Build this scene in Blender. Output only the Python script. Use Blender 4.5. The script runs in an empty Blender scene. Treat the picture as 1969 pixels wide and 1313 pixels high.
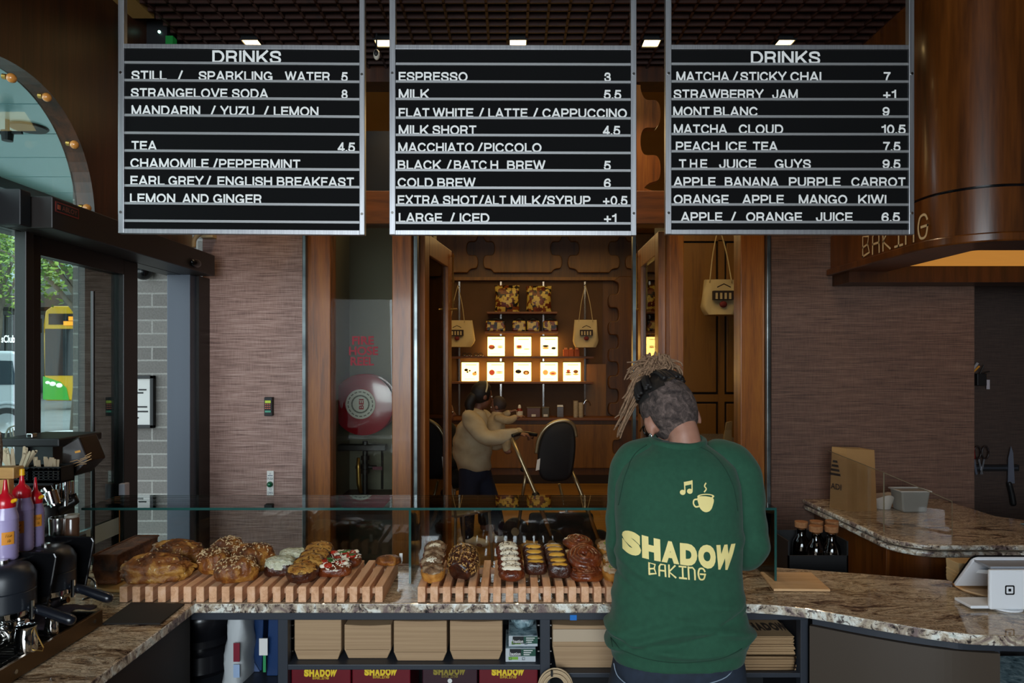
import bpy, bmesh, math, random
from math import sin, cos, pi, sqrt, radians
from mathutils import Vector, Matrix, noise
from mathutils.bvhtree import BVHTree

random.seed(7)
SC = bpy.context.scene
COL = SC.collection

# ------------------------------------------------------------------ camera, world, light, exposure
F = 1313.0            # focal length in pixels of the 1969 px wide frame
CX, CY = 984.5, 700.0  # where the horizon and the depth axis meet
EYE = 1.7


def W(px, py, d):
    """point seen at pixel (px, py) at depth d metres"""
    return Vector(((px - CX) * d / F, d, EYE - (py - CY) * d / F))


def X(px, d):
    return (px - CX) * d / F


def Z(py, d):
    return EYE - (py - CY) * d / F


cam_d = bpy.data.cameras.new('camera')
cam_d.lens = 24.0
cam_d.sensor_width = 36.0
cam_d.shift_y = (CY - 656.5) / 1969.0
cam_d.clip_end = 300
cam = bpy.data.objects.new('camera', cam_d)
cam.location = (0, 0, EYE)
cam.rotation_euler = (pi / 2, 0, 0)
COL.objects.link(cam)
SC.camera = cam

SC.view_settings.view_transform = 'Standard'
SC.view_settings.look = 'None'
SC.view_settings.gamma = 1.0
SC.view_settings.use_curve_mapping = False
SC.view_settings.exposure = 0.0

wd = bpy.data.worlds.new('overcast_sky')
SC.world = wd
wd.use_nodes = True
_bg = wd.node_tree.nodes['Background']
_bg.inputs[0].default_value = (0.80, 0.94, 1.0, 1)
_bg.inputs[1].default_value = 3.0


def light(name, kind, loc, energy, color, rot=(0, 0, 0), size=None, size_y=None, angle=None, blend=.5, radius=None, spread=None):
    l = bpy.data.lights.new(name, kind)
    l.energy = energy
    l.color = color
    if kind == 'AREA':
        l.shape = 'RECTANGLE'
        l.size = size
        l.size_y = size_y or size
        if spread:
            l.spread = radians(spread)
    if kind == 'SPOT':
        l.spot_size = radians(angle)
        l.spot_blend = blend
        l.shadow_soft_size = radius or .04
    if kind == 'POINT':
        l.shadow_soft_size = radius or .05
    o = bpy.data.objects.new(name, l)
    o.location = loc
    o.rotation_euler = rot
    COL.objects.link(o)
    return o


WARM = (1.0, .72, .42)
COOL = (.84, .93, 1.0)
# daylight through the open street front behind the camera and the glazed left side
light('daylight_street_front', 'AREA', (-.75, -2.35, 2.05), 168, COOL, (radians(84), 0, 0), 3.0, 1.6)
# the shop across the doorway: its ceiling lights
light('hall_ceiling_light', 'AREA', (.3, 8.2, 3.4), 34, (1, .68, .28), (0, 0, 0), 3.0, 2.2)
light('hall_entry_light', 'AREA', (.5, 5.2, 3.4), 26, (1, .68, .28), (0, 0, 0), 2.6, 1.2)

# ------------------------------------------------------------------ helpers


def lin(c):
    if isinstance(c, str):
        c = [int(c[i:i + 2], 16) / 255 for i in (0, 2, 4)]
    else:
        c = [v / 255 for v in c]
    return tuple((v / 12.92 if v <= .04045 else ((v + .055) / 1.055) ** 2.4) for v in c) + (1,)


class MB:
    """collects faces; each face may carry a material index"""

    def __init__(s):
        s.v, s.f, s.m, s.k, s.T = [], [], [], 0, None

    def add(s, vs, fs, k=None):
        n = len(s.v)
        if s.T is not None:
            vs = [s.T @ Vector(q) for q in vs]
        s.v += [tuple(q) for q in vs]
        s.f += [tuple(i + n for i in q) for q in fs]
        s.m += [s.k if k is None else k] * len(fs)
        return s

    def box(s, x0, x1, y0, y1, z0, z1, k=None):
        v = [(x, y, z) for x in (x0, x1) for y in (y0, y1) for z in (z0, z1)]
        return s.add(v, [(0, 1, 3, 2), (4, 6, 7, 5), (0, 4, 5, 1), (2, 3, 7, 6), (0, 2, 6, 4), (1, 5, 7, 3)], k)

    def bar(s, p, q, w, t, up=(0, 0, 1), k=None):
        """rectangular bar from p to q, w wide, t thick along up"""
        p, q, up = Vector(p), Vector(q), Vector(up)
        d = (q - p).normalized()
        sx = d.cross(up)
        if sx.length < 1e-4:
            sx = d.cross(Vector((1, 0, 0)))
        sx.normalize()
        u = sx.cross(d).normalized()
        a, b = sx * w / 2, u * t / 2
        v = [p - a - b, p + a - b, p + a + b, p - a + b, q - a - b, q + a - b, q + a + b, q - a + b]
        return s.add(v, [(3, 2, 1, 0), (4, 5, 6, 7), (0, 1, 5, 4), (1, 2, 6, 5), (2, 3, 7, 6), (3, 0, 4, 7)], k)

    def loft(s, rings, caps=True, k=None, closed=True):
        n = len(rings[0])
        v = [q for r in rings for q in r]
        f = []
        for i in range(len(rings) - 1):
            for j in range(n if closed else n - 1):
                a, b = i * n + j, i * n + (j + 1) % n
                f.append((a, b, b + n, a + n))
        if caps and closed:
            f.append(tuple(range(n - 1, -1, -1)))
            f.append(tuple(range((len(rings) - 1) * n, len(rings) * n)))
        return s.add(v, f, k)

    def tube(s, pts, r, n=10, caps=True, k=None, up=None, flat=1.0):
        pts = [Vector(p) for p in pts]
        rs = r if isinstance(r, (list, tuple)) else [r] * len(pts)
        rings = []
        ref = Vector(up) if up else None
        prev = None
        for i, p in enumerate(pts):
            d = (pts[min(i + 1, len(pts) - 1)] - pts[max(i - 1, 0)])
            if d.length < 1e-9:
                d = Vector((0, 0, 1))
            d.normalize()
            if prev is None:
                a = ref if ref is not None else (Vector((0, 0, 1)) if abs(d.z) < .9 else Vector((1, 0, 0)))
            else:
                a = prev
            a = (a - d * a.dot(d))
            if a.length < 1e-6:
                a = d.orthogonal()
            a.normalize()
            prev = a
            b = d.cross(a)
            rings.append([p + (a * cos(t) * flat + b * sin(t)) * rs[i] for t in [2 * pi * j / n for j in range(n)]])
        return s.loft(rings, caps, k)

    def limb(s, pts, rs, n=14, sub=5, k=None, flat=1.0, up=None):
        """smooth tapering limb with rounded ends"""
        P, R = spline(pts, sub), spline([(r,) for r in rs], sub)
        R = [q[0] for q in R]
        a, b = (P[0] - P[1]).normalized(), (P[-1] - P[-2]).normalized()
        r0, r1 = R[0], R[-1]
        P = [P[0] + a * r0 * .95, P[0] + a * r0 * .8, P[0] + a * r0 * .45] + P + [P[-1] + b * r1 * .45, P[-1] + b * r1 * .8, P[-1] + b * r1 * .95]
        R = [r0 * .2, r0 * .6, r0 * .9] + R + [r1 * .9, r1 * .6, r1 * .2]
        return s.tube(P, R, n, True, k, up, flat)

    def lathe(s, prof, c=(0, 0, 0), n=24, k=None, axis=None):
        """profile of (radius, height) turned about z through c, or along axis"""
        c = Vector(c)
        A = Matrix.Identity(3) if axis is None else Vector((0, 0, 1)).rotation_difference(Vector(axis)).to_matrix()
        rings = [[c + A @ Vector((max(r, 1e-4) * cos(2 * pi * j / n), max(r, 1e-4) * sin(2 * pi * j / n), h)) for j in range(n)] for r, h in prof]
        return s.loft(rings, True, k)

    def cyl(s, p, q, r, n=16, k=None, r2=None):
        return s.tube([p, q], [r, r if r2 is None else r2], n, True, k)

    def prism(s, poly, f3, t0, t1, k=None):
        """polygon (list of 2d points) placed by f3(u, v, t) between t0 and t1"""
        n = len(poly)
        v = [f3(u, w, t0) for u, w in poly] + [f3(u, w, t1) for u, w in poly]
        f = [tuple(range(n - 1, -1, -1)), tuple(range(n, 2 * n))]
        f += [(i, (i + 1) % n, (i + 1) % n + n, i + n) for i in range(n)]
        return s.add(v, f, k)

    def ball(s, c, r, n=16, m=10, k=None, amp=0, freq=3, seed=0, floor=None, sq=1.0):
        """ellipsoid, optionally lumpy and flattened below floor (a fraction of rz)"""
        c = Vector(c)
        r = Vector((r, r, r)) if not hasattr(r, '__len__') else Vector(r)
        v, f = [], []

        def pt(a, b):
            d = Vector((sin(a) * cos(b), sin(a) * sin(b), cos(a)))
            if sq != 1:
                d = Vector([math.copysign(abs(q) ** sq, q) for q in d])
            q_ = d * freq + Vector((seed * 3.7, seed * 1.3, seed))
            g = 1 + amp * (noise.noise(q_) + .38 * noise.noise(q_ * 2.7) + .15 * noise.noise(q_ * 6.1)) if amp else 1
            p = Vector((d.x * r.x * g, d.y * r.y * g, d.z * r.z * g))
            if floor is not None and p.z < floor * r.z:
                p.z = floor * r.z + (p.z - floor * r.z) * .06
            return c + p
        v.append(pt(0, 0))
        for i in range(1, m):
            for j in range(n):
                v.append(pt(pi * i / m, 2 * pi * j / n))
        v.append(pt(pi, 0))
        for j in range(n):
            f.append((0, 1 + j, 1 + (j + 1) % n))
        for i in range(m - 2):
            for j in range(n):
                a, b = 1 + i * n + j, 1 + i * n + (j + 1) % n
                f.append((a, a + n, b + n, b))
        e = len(v) - 1
        o = 1 + (m - 2) * n
        for j in range(n):
            f.append((o + j, e, o + (j + 1) % n))
        return s.add(v, f, k)


def spline(pts, sub=6, closed=False):
    """Catmull-Rom through the points"""
    pts = [Vector(p) if len(p) == 3 else Vector((p[0], p[1] if len(p) > 1 else 0, 0)) for p in pts]
    n = len(pts)
    out = []
    for i in range(n if closed else n - 1):
        g = (lambda j: pts[j % n]) if closed else (lambda j: pts[max(0, min(n - 1, j))])
        a, b, c, d = g(i - 1), g(i), g(i + 1), g(i + 2)
        for j in range(sub):
            t = j / sub
            out.append(.5 * ((2 * b) + (c - a) * t + (2 * a - 5 * b + 4 * c - d) * t * t + (3 * b - a - 3 * c + d) * t ** 3))
    if not closed:
        out.append(pts[-1])
    return out


def s2(pts, sub=6, closed=False):
    return [(p.x, p.y) for p in spline(pts, sub, closed)]


def tag(o, label=None, cat=None, group=None, kind=None):
    if label:
        o['label'] = label
    if cat:
        o['category'] = cat
    if group:
        o['group'] = group
    if kind:
        o['kind'] = kind
    return o


def E(name, loc, label, cat, group=None):
    o = bpy.data.objects.new(name, None)
    o.empty_display_size = .05
    o.location = loc
    COL.objects.link(o)
    return tag(o, label, cat, group)


def mesh_of(mb, name='m'):
    me = bpy.data.meshes.new(name)
    me.from_pydata(mb.v, [], mb.f)
    me.polygons.foreach_set('material_index', mb.m)
    me.update()
    return me


def O(name, mb, mats, parent=None, label=None, cat=None, group=None, kind=None, smooth=False, bevel=0, sub=0, bseg=2, fix=True):
    """one mesh object; geometry is written in world coordinates, the parent keeps it there"""
    me = mesh_of(mb, name) if isinstance(mb, MB) else mb
    if fix:
        bm = bmesh.new()
        bm.from_mesh(me)
        bmesh.ops.recalc_face_normals(bm, faces=bm.faces)
        bm.to_mesh(me)
        bm.free()
    for m in (mats if isinstance(mats, (list, tuple)) else [mats]):
        me.materials.append(m)
    o = bpy.data.objects.new(name, me)
    COL.objects.link(o)
    if parent is not None:
        o.parent = parent
        o.matrix_parent_inverse = wm(parent).inverted()
    if smooth:
        me.polygons.foreach_set('use_smooth', [True] * len(me.polygons))
        if smooth != True:
            me.set_sharp_from_angle(angle=radians(smooth))
    if bevel:
        b = o.modifiers.new('edge', 'BEVEL')
        b.width = bevel
        b.segments = bseg
        b.limit_method = 'ANGLE'
        b.angle_limit = radians(40)
    if sub:
        b = o.modifiers.new('smooth', 'SUBSURF')
        b.levels = b.render_levels = sub
    return tag(o, label, cat, group, kind)


def wm(o):
    """world matrix without needing a scene update"""
    m = Matrix.LocRotScale(o.location, o.rotation_euler, o.scale)
    return m if o.parent is None else wm(o.parent) @ o.matrix_parent_inverse @ m


def S(name, mb, mats, parent=None, **kw):
    return O(name, mb, mats, parent, kind=None if parent else 'structure', **kw)


def dup(o, loc, rotz=0, label=None, scale=None, parent=None, tilt=None):
    """a copy of a thing with copies of its parts and sub-parts"""
    c = o.copy()
    COL.objects.link(c)
    if parent is not None:
        c.parent = parent
    else:
        c.location = loc
        c.rotation_euler = tilt if tilt else (0, 0, rotz)
        if scale:
            c.scale = scale if hasattr(scale, '__len__') else (scale,) * 3
    if label:
        c['label'] = label
    for ch in list(o.children):
        dup(ch, None, parent=c)
    return c


def place(o, loc, rotz=0, scale=None, tilt=None):
    o.location = loc
    o.rotation_euler = tilt if tilt else (0, 0, rotz)
    if scale:
        o.scale = scale if hasattr(scale, '__len__') else (scale,) * 3
    return o


def baked(mb, voxel, smooth=4):
    """one continuous surface from overlapping limbs"""
    o = bpy.data.objects.new('tmp', mesh_of(mb))
    COL.objects.link(o)
    r = o.modifiers.new('r', 'REMESH')
    r.mode = 'VOXEL'
    r.voxel_size = voxel
    s = o.modifiers.new('s', 'SMOOTH')
    s.iterations = smooth
    s.factor = .5
    dg = bpy.context.evaluated_depsgraph_get()
    me = bpy.data.meshes.new_from_object(o.evaluated_get(dg))
    bpy.data.objects.remove(o)
    return me


_fonts = {}


def glyphs(txt, bold=0.0, shear=0.0):
    """flat outline mesh of a word: (verts, faces, xmin, xmax); height 1 = capital height"""
    key = (txt, bold, shear)
    if key not in _fonts:
        c = bpy.data.curves.new('t', 'FONT')
        c.body = txt
        c.offset = bold
        c.shear = shear
        c.resolution_u = 4
        o = bpy.data.objects.new('t', c)
        COL.objects.link(o)
        dg = bpy.context.evaluated_depsgraph_get()
        me = bpy.data.meshes.new_from_object(o.evaluated_get(dg))
        bpy.data.objects.remove(o)
        vs = [tuple(v.co) for v in me.vertices]
        fs = [tuple(p.vertices) for p in me.polygons]
        xs = [v[0] for v in vs] or [0, 1]
        _fonts[key] = (vs, fs, min(xs), max(xs))
        bpy.data.meshes.remove(me)
    return _fonts[key]


CAP = None


def capheight():
    global CAP
    if CAP is None:
        vs = glyphs('H', .0)[0]
        CAP = max(v[1] for v in vs)
    return CAP


def word(mb, txt, f3, x0, x1, y0, y1, bold=.0, shear=0, k=None):
    """writes txt in the rectangle x0..x1, y0 (baseline) .. y1 (cap line), mapped by f3(u, v)"""
    vs, fs, a, b = glyphs(txt, bold, shear)
    ch = capheight()
    q = [f3(x0 + (v[0] - a) / max(b - a, 1e-6) * (x1 - x0), y0 + v[1] / ch * (y1 - y0)) for v in vs]
    mb.add(q, fs, k)


def strokes(mb, lines, f3, w, k=None, sub=1):
    """flat pen strokes: each line a list of (u, v)"""
    for ln in lines:
        p = [Vector((u, v, 0)) for u, v in ln]
        if sub > 1:
            p = spline(p, sub)
        n = len(p)
        L, R = [], []
        loop = n > 6 and (p[0] - p[-1]).length < 1e-4
        for i in range(n):
            d = (p[1] - p[-2]) if loop and i in (0, n - 1) else p[min(n - 1, i + 1)] - p[max(0, i - 1)]
            d = d.normalized() if d.length > 1e-9 else Vector((1, 0, 0))
            nrm = Vector((-d.y, d.x, 0)) * w / 2
            e = d * w / 2 * (0 if loop else -1 if i == 0 else 1 if i == n - 1 else 0)
            L.append(p[i] + nrm + e)
            R.append(p[i] - nrm + e)
        v = [f3(q.x, q.y) for q in L] + [f3(q.x, q.y) for q in R]
        mb.add(v, [(i, i + 1, n + i + 1, n + i) for i in range(n - 1)], k)



# heavy grotesque capitals drawn with one pen: (advance width, strokes) in units of the capital height
PW = .188


def _arc(cx, cy, rx, ry, a0, a1, n=14):
    return [(cx + rx * cos(radians(a0 + (a1 - a0) * i / n)), cy + ry * sin(radians(a0 + (a1 - a0) * i / n))) for i in range(n + 1)]


_l, _t = PW / 2, 1 - PW / 2
_st = [(_l, _l), (_l, _t)]
PEN = {
    'A': (.93, [[(.07, .06), (.44, .93)], [(.49, .93), (.86, .06)], [(.26, .31), (.67, .31)]]),
    'B': (.87, [_st, [(_l, _t), (.50, _t)] + _arc(.50, .72, .22, _t - .72, 90, -90) + [(_l, .525)], [(_l, .525), (.53, .525)] + _arc(.53, .304, .255, .221, 90, -90) + [(_l, _l)]]),
    'C': (.92, [_arc(.48, .5, .40, .417, 38, 322, 24)]),
    'D': (.92, [_st, [(_l, _t), (.42, _t)] + _arc(.42, .5, .415, .417, 90, -90, 18) + [(_l, _l)]]),
    'E': (.78, [_st, [(_l, _t), (.70, _t)], [(_l, .52), (.64, .52)], [(_l, _l), (.71, _l)]]),
    'F': (.72, [_st, [(_l, _t), (.66, _t)], [(_l, .50), (.58, .50)]]),
    'G': (.99, [_arc(.48, .5, .40, .417, 40, 335, 26), [(.88, .42), (.88, .07)], [(.58, .43), (.86, .43)]]),
    'H': (.90, [_st, [(.90 - _l, _l), (.90 - _l, _t)], [(_l, .52), (.9 - _l, .52)]]),
    'I': (.17, [_st]),
    'J': (.70, [[(.70 - _l, _t), (.70 - _l, .36)] + _arc(.35, .36, .35 - _l, .277, 0, -180, 14)]),
    'K': (.90, [_st, [(.80, .95), (.16, .36)], [(.36, .56), (.82, .05)]]),
    'L': (.70, [_st, [(_l, _l), (.65, _l)]]),
    'M': (1.06, [_st, [(1.06 - _l, _l), (1.06 - _l, _t)], [(.11, .93), (.50, .10)], [(.95, .93), (.56, .10)]]),
    'N': (.90, [_st, [(.9 - _l, _l), (.9 - _l, _t)], [(.10, .92), (.80, .08)]]),
    'O': (1.0, [_arc(.5, .5, .417, .417, 0, 360, 32)]),
    'P': (.83, [_st, [(_l, _t), (.5, _t)] + _arc(.5, .68, .25, _t - .68, 90, -90) + [(_l, .442)]]),
    'R': (.88, [_st, [(_l, _t), (.52, _t)] + _arc(.52, .69, .24, _t - .69, 90, -90) + [(_l, .462)], [(.50, .462), (.65, .42), (.71, .30), (.72, .12), (.78, .06)]]),
    'S': (.85, [s2([(.755, .70), (.69, .86), (.43, _t), (.17, .85), (.105, .71), (.20, .58), (.45, .50), (.68, .42), (.765, .28), (.69, .13), (.43, _l), (.16, .13), (.085, .30)], 4)]),
    'T': (.82, [[(_l, _t), (.82 - _l, _t)], [(.41, _l), (.41, _t)]]),
    'U': (.89, [[(_l, _t), (_l, .38)] + _arc(.445, .38, .445 - _l, .297, 180, 360, 16) + [(.89 - _l, _t)]]),
    'V': (.90, [[(.07, .94), (.44, .07)], [(.83, .94), (.46, .07)]]),
    'W': (1.28, [[(.07, .94), (.34, .07)], [(.35, .07), (.63, .93)], [(.65, .93), (.93, .07)], [(.94, .07), (1.21, .94)]]),
    'X': (.90, [[(.09, .06), (.80, .94)], [(.09, .94), (.82, .06)]]),
    'Y': (.90, [[(.07, .94), (.45, .43)], [(.83, .94), (.45, .43)], [(.45, .43), (.45, _l)]]),
    'Z': (.82, [[(_l, _t), (.75, _t)], [(.70, .88), (.11, .12)], [(_l, _l), (.77, _l)]]),
    '0': (.76, [_arc(.38, .5, .30, .417, 0, 360, 26)]),
    '1': (.46, [[(.37, _l), (.37, _t)], [(.08, .73), (.30, .79)]]),
    '3': (.76, [s2([(.10, .70), (.17, .86), (.38, _t), (.60, .84), (.63, .69), (.55, .56), (.36, .53)], 4), s2([(.36, .53), (.60, .46), (.68, .29), (.60, .13), (.38, _l), (.15, .14), (.085, .30)], 4)]),
    '4': (.78, [[(.55, _l), (.55, .92)], [(.51, .88), (.10, .31)], [(.09, .27), (.70, .27)]]),
    '5': (.76, [[(.64, _t), (.22, _t)], [(.20, .90), (.13, .50)], s2([(.13, .50), (.24, .58), (.40, .61), (.60, .52), (.675, .34), (.60, .15), (.38, _l), (.16, .13), (.085, .26)], 4)]),
    '6': (.76, [_arc(.38, .32, .295, .237, 0, 360, 22), s2([(.65, .73), (.57, .87), (.40, _t), (.19, .80), (.09, .55), (.085, .32)], 4)]),
    '7': (.74, [[(_l, _t), (.66, _t)], s2([(.64, .88), (.45, .58), (.34, .30), (.30, _l)], 4)]),
    '8': (.76, [_arc(.38, .72, .24, .197, 0, 360, 20), _arc(.38, .30, .29, .217, 0, 360, 22)]),
    '9': (.76, [_arc(.38, .68, .295, .237, 0, 360, 22), s2([(.11, .27), (.19, .13), (.36, _l), (.57, .20), (.67, .45), (.675, .68)], 4)]),
    '.': (.19, [[(.095, .07), (.095, .10)]]),
    '+': (.78, [[(.10, .40), (.68, .40)], [(.39, .12), (.39, .68)]]),
    '/': (.42, [[(.05, .03), (.37, .97)]]),
}


def grot(mb, txt, f3, x0, x1, y0, y1, k=None, pen=PW):
    """a word of the grotesque capitals filling x0..x1"""
    gap = .12
    tot = sum(PEN[c][0] for c in txt) + gap * (len(txt) - 1)
    h = abs(y1 - y0)
    sx = (x1 - x0) / tot
    u = 0
    for c in txt:
        w, ls = PEN[c]
        for ln in ls:
            # keep the pen even when the word is squeezed: draw in isotropic units first
            lift = Vector((0, -.0003 * ls.index(ln), 0))
            strokes(mb, [ln], lambda a, b, u=u: Vector(f3(x0 + (u + a) * sx, y0 + b * (y1 - y0))) + lift, pen * (h / sx if sx > 0 and h / sx < 1 else 1), k)
        u += w + gap


# ------------------------------------------------------------------ materials
def _new(name):
    m = bpy.data.materials.new(name)
    m.use_nodes = True
    nt = m.node_tree
    return m, nt, nt.nodes['Principled BSDF']


def N(nt, t, **kw):
    n = nt.nodes.new(t)
    for k, v in kw.items():
        if k in n.inputs:
            n.inputs[k].default_value = v
        else:
            setattr(n, k, v)
    return n


def coords(nt, scale=(1, 1, 1), rot=(0, 0, 0), kind='Object'):
    tc = N(nt, 'ShaderNodeTexCoord')
    mp = N(nt, 'ShaderNodeMapping')
    mp.inputs['Scale'].default_value = scale
    mp.inputs['Rotation'].default_value = rot
    nt.links.new(tc.outputs[kind], mp.inputs['Vector'])
    return mp.outputs['Vector']


def ramp(nt, fac, stops, interp='LINEAR'):
    r = N(nt, 'ShaderNodeValToRGB')
    r.color_ramp.interpolation = interp
    el = r.color_ramp.elements
    while len(el) < len(stops):
        el.new(.5)
    for e, (p, c) in zip(el, stops):
        e.position = p
        e.color = c if len(c) == 4 and max(c) <= 1.0 and not isinstance(c, str) else lin(c)
    nt.links.new(fac, r.inputs['Fac'])
    return r.outputs['Color']


def bumpto(nt, b, h, strength, dist=.01):
    n = N(nt, 'ShaderNodeBump')
    n.inputs['Strength'].default_value = strength
    n.inputs['Distance'].default_value = dist
    nt.links.new(h, n.inputs['Height'])
    nt.links.new(n.outputs['Normal'], b.inputs['Normal'])


def mat(name, col, rough=.5, metal=0, spec=.5, emit=None, es=0, coat=0, bump=0, bscale=80, var=None, vscale=12, vs3=None, sheen=0, alpha=1, trans=0, ior=1.45):
    m, nt, b = _new(name)
    c = lin(col)
    b.inputs['Base Color'].default_value = c
    b.inputs['Roughness'].default_value = rough
    b.inputs['Metallic'].default_value = metal
    b.inputs['Specular IOR Level'].default_value = spec
    b.inputs['Coat Weight'].default_value = coat
    b.inputs['Coat Roughness'].default_value = .08
    b.inputs['Sheen Weight'].default_value = sheen
    b.inputs['Transmission Weight'].default_value = trans
    b.inputs['IOR'].default_value = ior
    b.inputs['Alpha'].default_value = alpha
    if emit is not None:
        b.inputs['Emission Color'].default_value = lin(emit)
        b.inputs['Emission Strength'].default_value = es
    if var is not None or bump:
        v = coords(nt, vs3 or (1, 1, 1))
    if var is not None:
        nz = N(nt, 'ShaderNodeTexNoise', Scale=vscale, Detail=5.0)
        nt.links.new(v, nz.inputs['Vector'])
        col2 = ramp(nt, nz.outputs['Fac'], [(.3, c), (.7, lin(var))])
        nt.links.new(col2, b.inputs['Base Color'])
    if bump:
        n2 = N(nt, 'ShaderNodeTexNoise', Scale=bscale, Detail=4.0)
        nt.links.new(v, n2.inputs['Vector'])
        bumpto(nt, b, n2.outputs['Fac'], bump)
    return m


def wood(name, c1, c2, along='z', scale=1.0, rough=.42, c3=None, coat=0.0, stretch=14):
    m, nt, b = _new(name)
    st = {'x': (1, stretch, stretch), 'y': (stretch, 1, stretch), 'z': (stretch, stretch, 1)}[along]
    v = coords(nt, tuple(q * scale for q in st))
    n1 = N(nt, 'ShaderNodeTexNoise', Scale=1.6, Detail=6.0, Distortion=.6)
    nt.links.new(v, n1.inputs['Vector'])
    v2 = coords(nt, tuple(q * scale * 5 for q in st))
    n2 = N(nt, 'ShaderNodeTexNoise', Scale=2.0, Detail=3.0)
    nt.links.new(v2, n2.inputs['Vector'])
    mx = N(nt, 'ShaderNodeMath', operation='MULTIPLY_ADD')
    nt.links.new(n2.outputs['Fac'], mx.inputs[0])
    mx.inputs[1].default_value = .45
    nt.links.new(n1.outputs['Fac'], mx.inputs[2])
    col = ramp(nt, mx.outputs[0], [(.42, lin(c1)), (.72, lin(c2)), (.95, lin(c3 or c2))])
    nt.links.new(col, b.inputs['Base Color'])
    b.inputs['Roughness'].default_value = rough
    b.inputs['Coat Weight'].default_value = coat
    b.inputs['Coat Roughness'].default_value = .12
    bumpto(nt, b, mx.outputs[0], .12, .004)
    return m


def granite(name, light_c, mid_c, dark_c, vein_c, rough=.07, rot=.5, sc=1.0):
    m, nt, b = _new(name)
    v = coords(nt, (3 * sc, 9 * sc, 9 * sc), (0, 0, rot))
    warp = N(nt, 'ShaderNodeTexNoise', Scale=1.2, Detail=3.0)
    nt.links.new(v, warp.inputs['Vector'])
    add = N(nt, 'ShaderNodeVectorMath', operation='MULTIPLY_ADD')
    nt.links.new(warp.outputs['Color'], add.inputs[0])
    add.inputs[1].default_value = (1.6, 1.6, 1.6)
    nt.links.new(v, add.inputs[2])
    n1 = N(nt, 'ShaderNodeTexNoise', Scale=1.7, Detail=9.0, Roughness=.68, Distortion=.9)
    nt.links.new(add.outputs[0], n1.inputs['Vector'])
    base = ramp(nt, n1.outputs['Fac'], [(.36, lin(dark_c)), (.435, lin(mid_c)), (.50, lin(light_c)), (.58, lin(mid_c)), (.66, lin(light_c))])
    n2 = N(nt, 'ShaderNodeTexNoise', Scale=2.6, Detail=12.0, Roughness=.75, Distortion=1.5)
    nt.links.new(add.outputs[0], n2.inputs['Vector'])
    vein = ramp(nt, n2.outputs['Fac'], [(.36, (1, 1, 1, 1)), (.42, (.1, .1, .1, 1)), (.465, (0, 0, 0, 1)), (.495, (.95, .95, .95, 1)), (.52, (0, 0, 0, 1)), (.58, (0, 0, 0, 1)), (.595, (.7, .7, .7, 1)), (.61, (0, 0, 0, 1))])
    mx = N(nt, 'ShaderNodeMix', data_type='RGBA')
    nt.links.new(vein, mx.inputs[0])
    nt.links.new(base, mx.inputs[6])
    mx.inputs[7].default_value = lin(vein_c)
    v3 = coords(nt, (60, 60, 60))
    n3 = N(nt, 'ShaderNodeTexNoise', Scale=2.0, Detail=3.0)
    nt.links.new(v3, n3.inputs['Vector'])
    sp = ramp(nt, n3.outputs['Fac'], [(.32, (.35, .32, .3, 1)), (.46, (1, 1, 1, 1))])
    mu = N(nt, 'ShaderNodeMix', data_type='RGBA', blend_type='MULTIPLY')
    mu.inputs[0].default_value = .6
    nt.links.new(mx.outputs[2], mu.inputs[6])
    nt.links.new(sp, mu.inputs[7])
    nt.links.new(mu.outputs[2], b.inputs['Base Color'])
    b.inputs['Roughness'].default_value = rough
    return m


def wallpaper(name, c1, c2, c3):
    """woven grass-cloth: fine irregular horizontal threads"""
    m, nt, b = _new(name)
    v = coords(nt, (7, 7, 230))
    n1 = N(nt, 'ShaderNodeTexNoise', Scale=1.0, Detail=3.0, Roughness=.6)
    nt.links.new(v, n1.inputs['Vector'])
    v2 = coords(nt, (260, 260, 14))
    n2 = N(nt, 'ShaderNodeTexNoise', Scale=1.0, Detail=2.0)
    nt.links.new(v2, n2.inputs['Vector'])
    mx = N(nt, 'ShaderNodeMath', operation='MULTIPLY_ADD')
    nt.links.new(n2.outputs['Fac'], mx.inputs[0])
    mx.inputs[1].default_value = .3
    nt.links.new(n1.outputs['Fac'], mx.inputs[2])
    nt.links.new(ramp(nt, mx.outputs[0], [(.42, lin(c1)), (.66, lin(c2)), (.88, lin(c3))]), b.inputs['Base Color'])
    b.inputs['Roughness'].default_value = .75
    bumpto(nt, b, mx.outputs[0], .3, .003)
    return m


def pane(name, tint=(1, 1, 1), rough=0.0, ior=1.5, gain=1.0):
    """thin window glass: clear with a Fresnel reflection"""
    m = bpy.data.materials.new(name)
    m.use_nodes = True
    nt = m.node_tree
    nt.nodes.clear()
    out = N(nt, 'ShaderNodeOutputMaterial')
    t = N(nt, 'ShaderNodeBsdfTransparent')
    t.inputs[0].default_value = tint + (1,)
    g = N(nt, 'ShaderNodeBsdfGlossy')
    g.inputs['Roughness'].default_value = rough
    fr = N(nt, 'ShaderNodeFresnel', IOR=ior)
    mu = N(nt, 'ShaderNodeMath', operation='MULTIPLY', use_clamp=True)
    nt.links.new(fr.outputs[0], mu.inputs[0])
    mu.inputs[1].default_value = gain
    mx = N(nt, 'ShaderNodeMixShader')
    nt.links.new(mu.outputs[0], mx.inputs[0])
    nt.links.new(t.outputs[0], mx.inputs[1])
    nt.links.new(g.outputs[0], mx.inputs[2])
    nt.links.new(mx.outputs[0], out.inputs[0])
    return m


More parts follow.
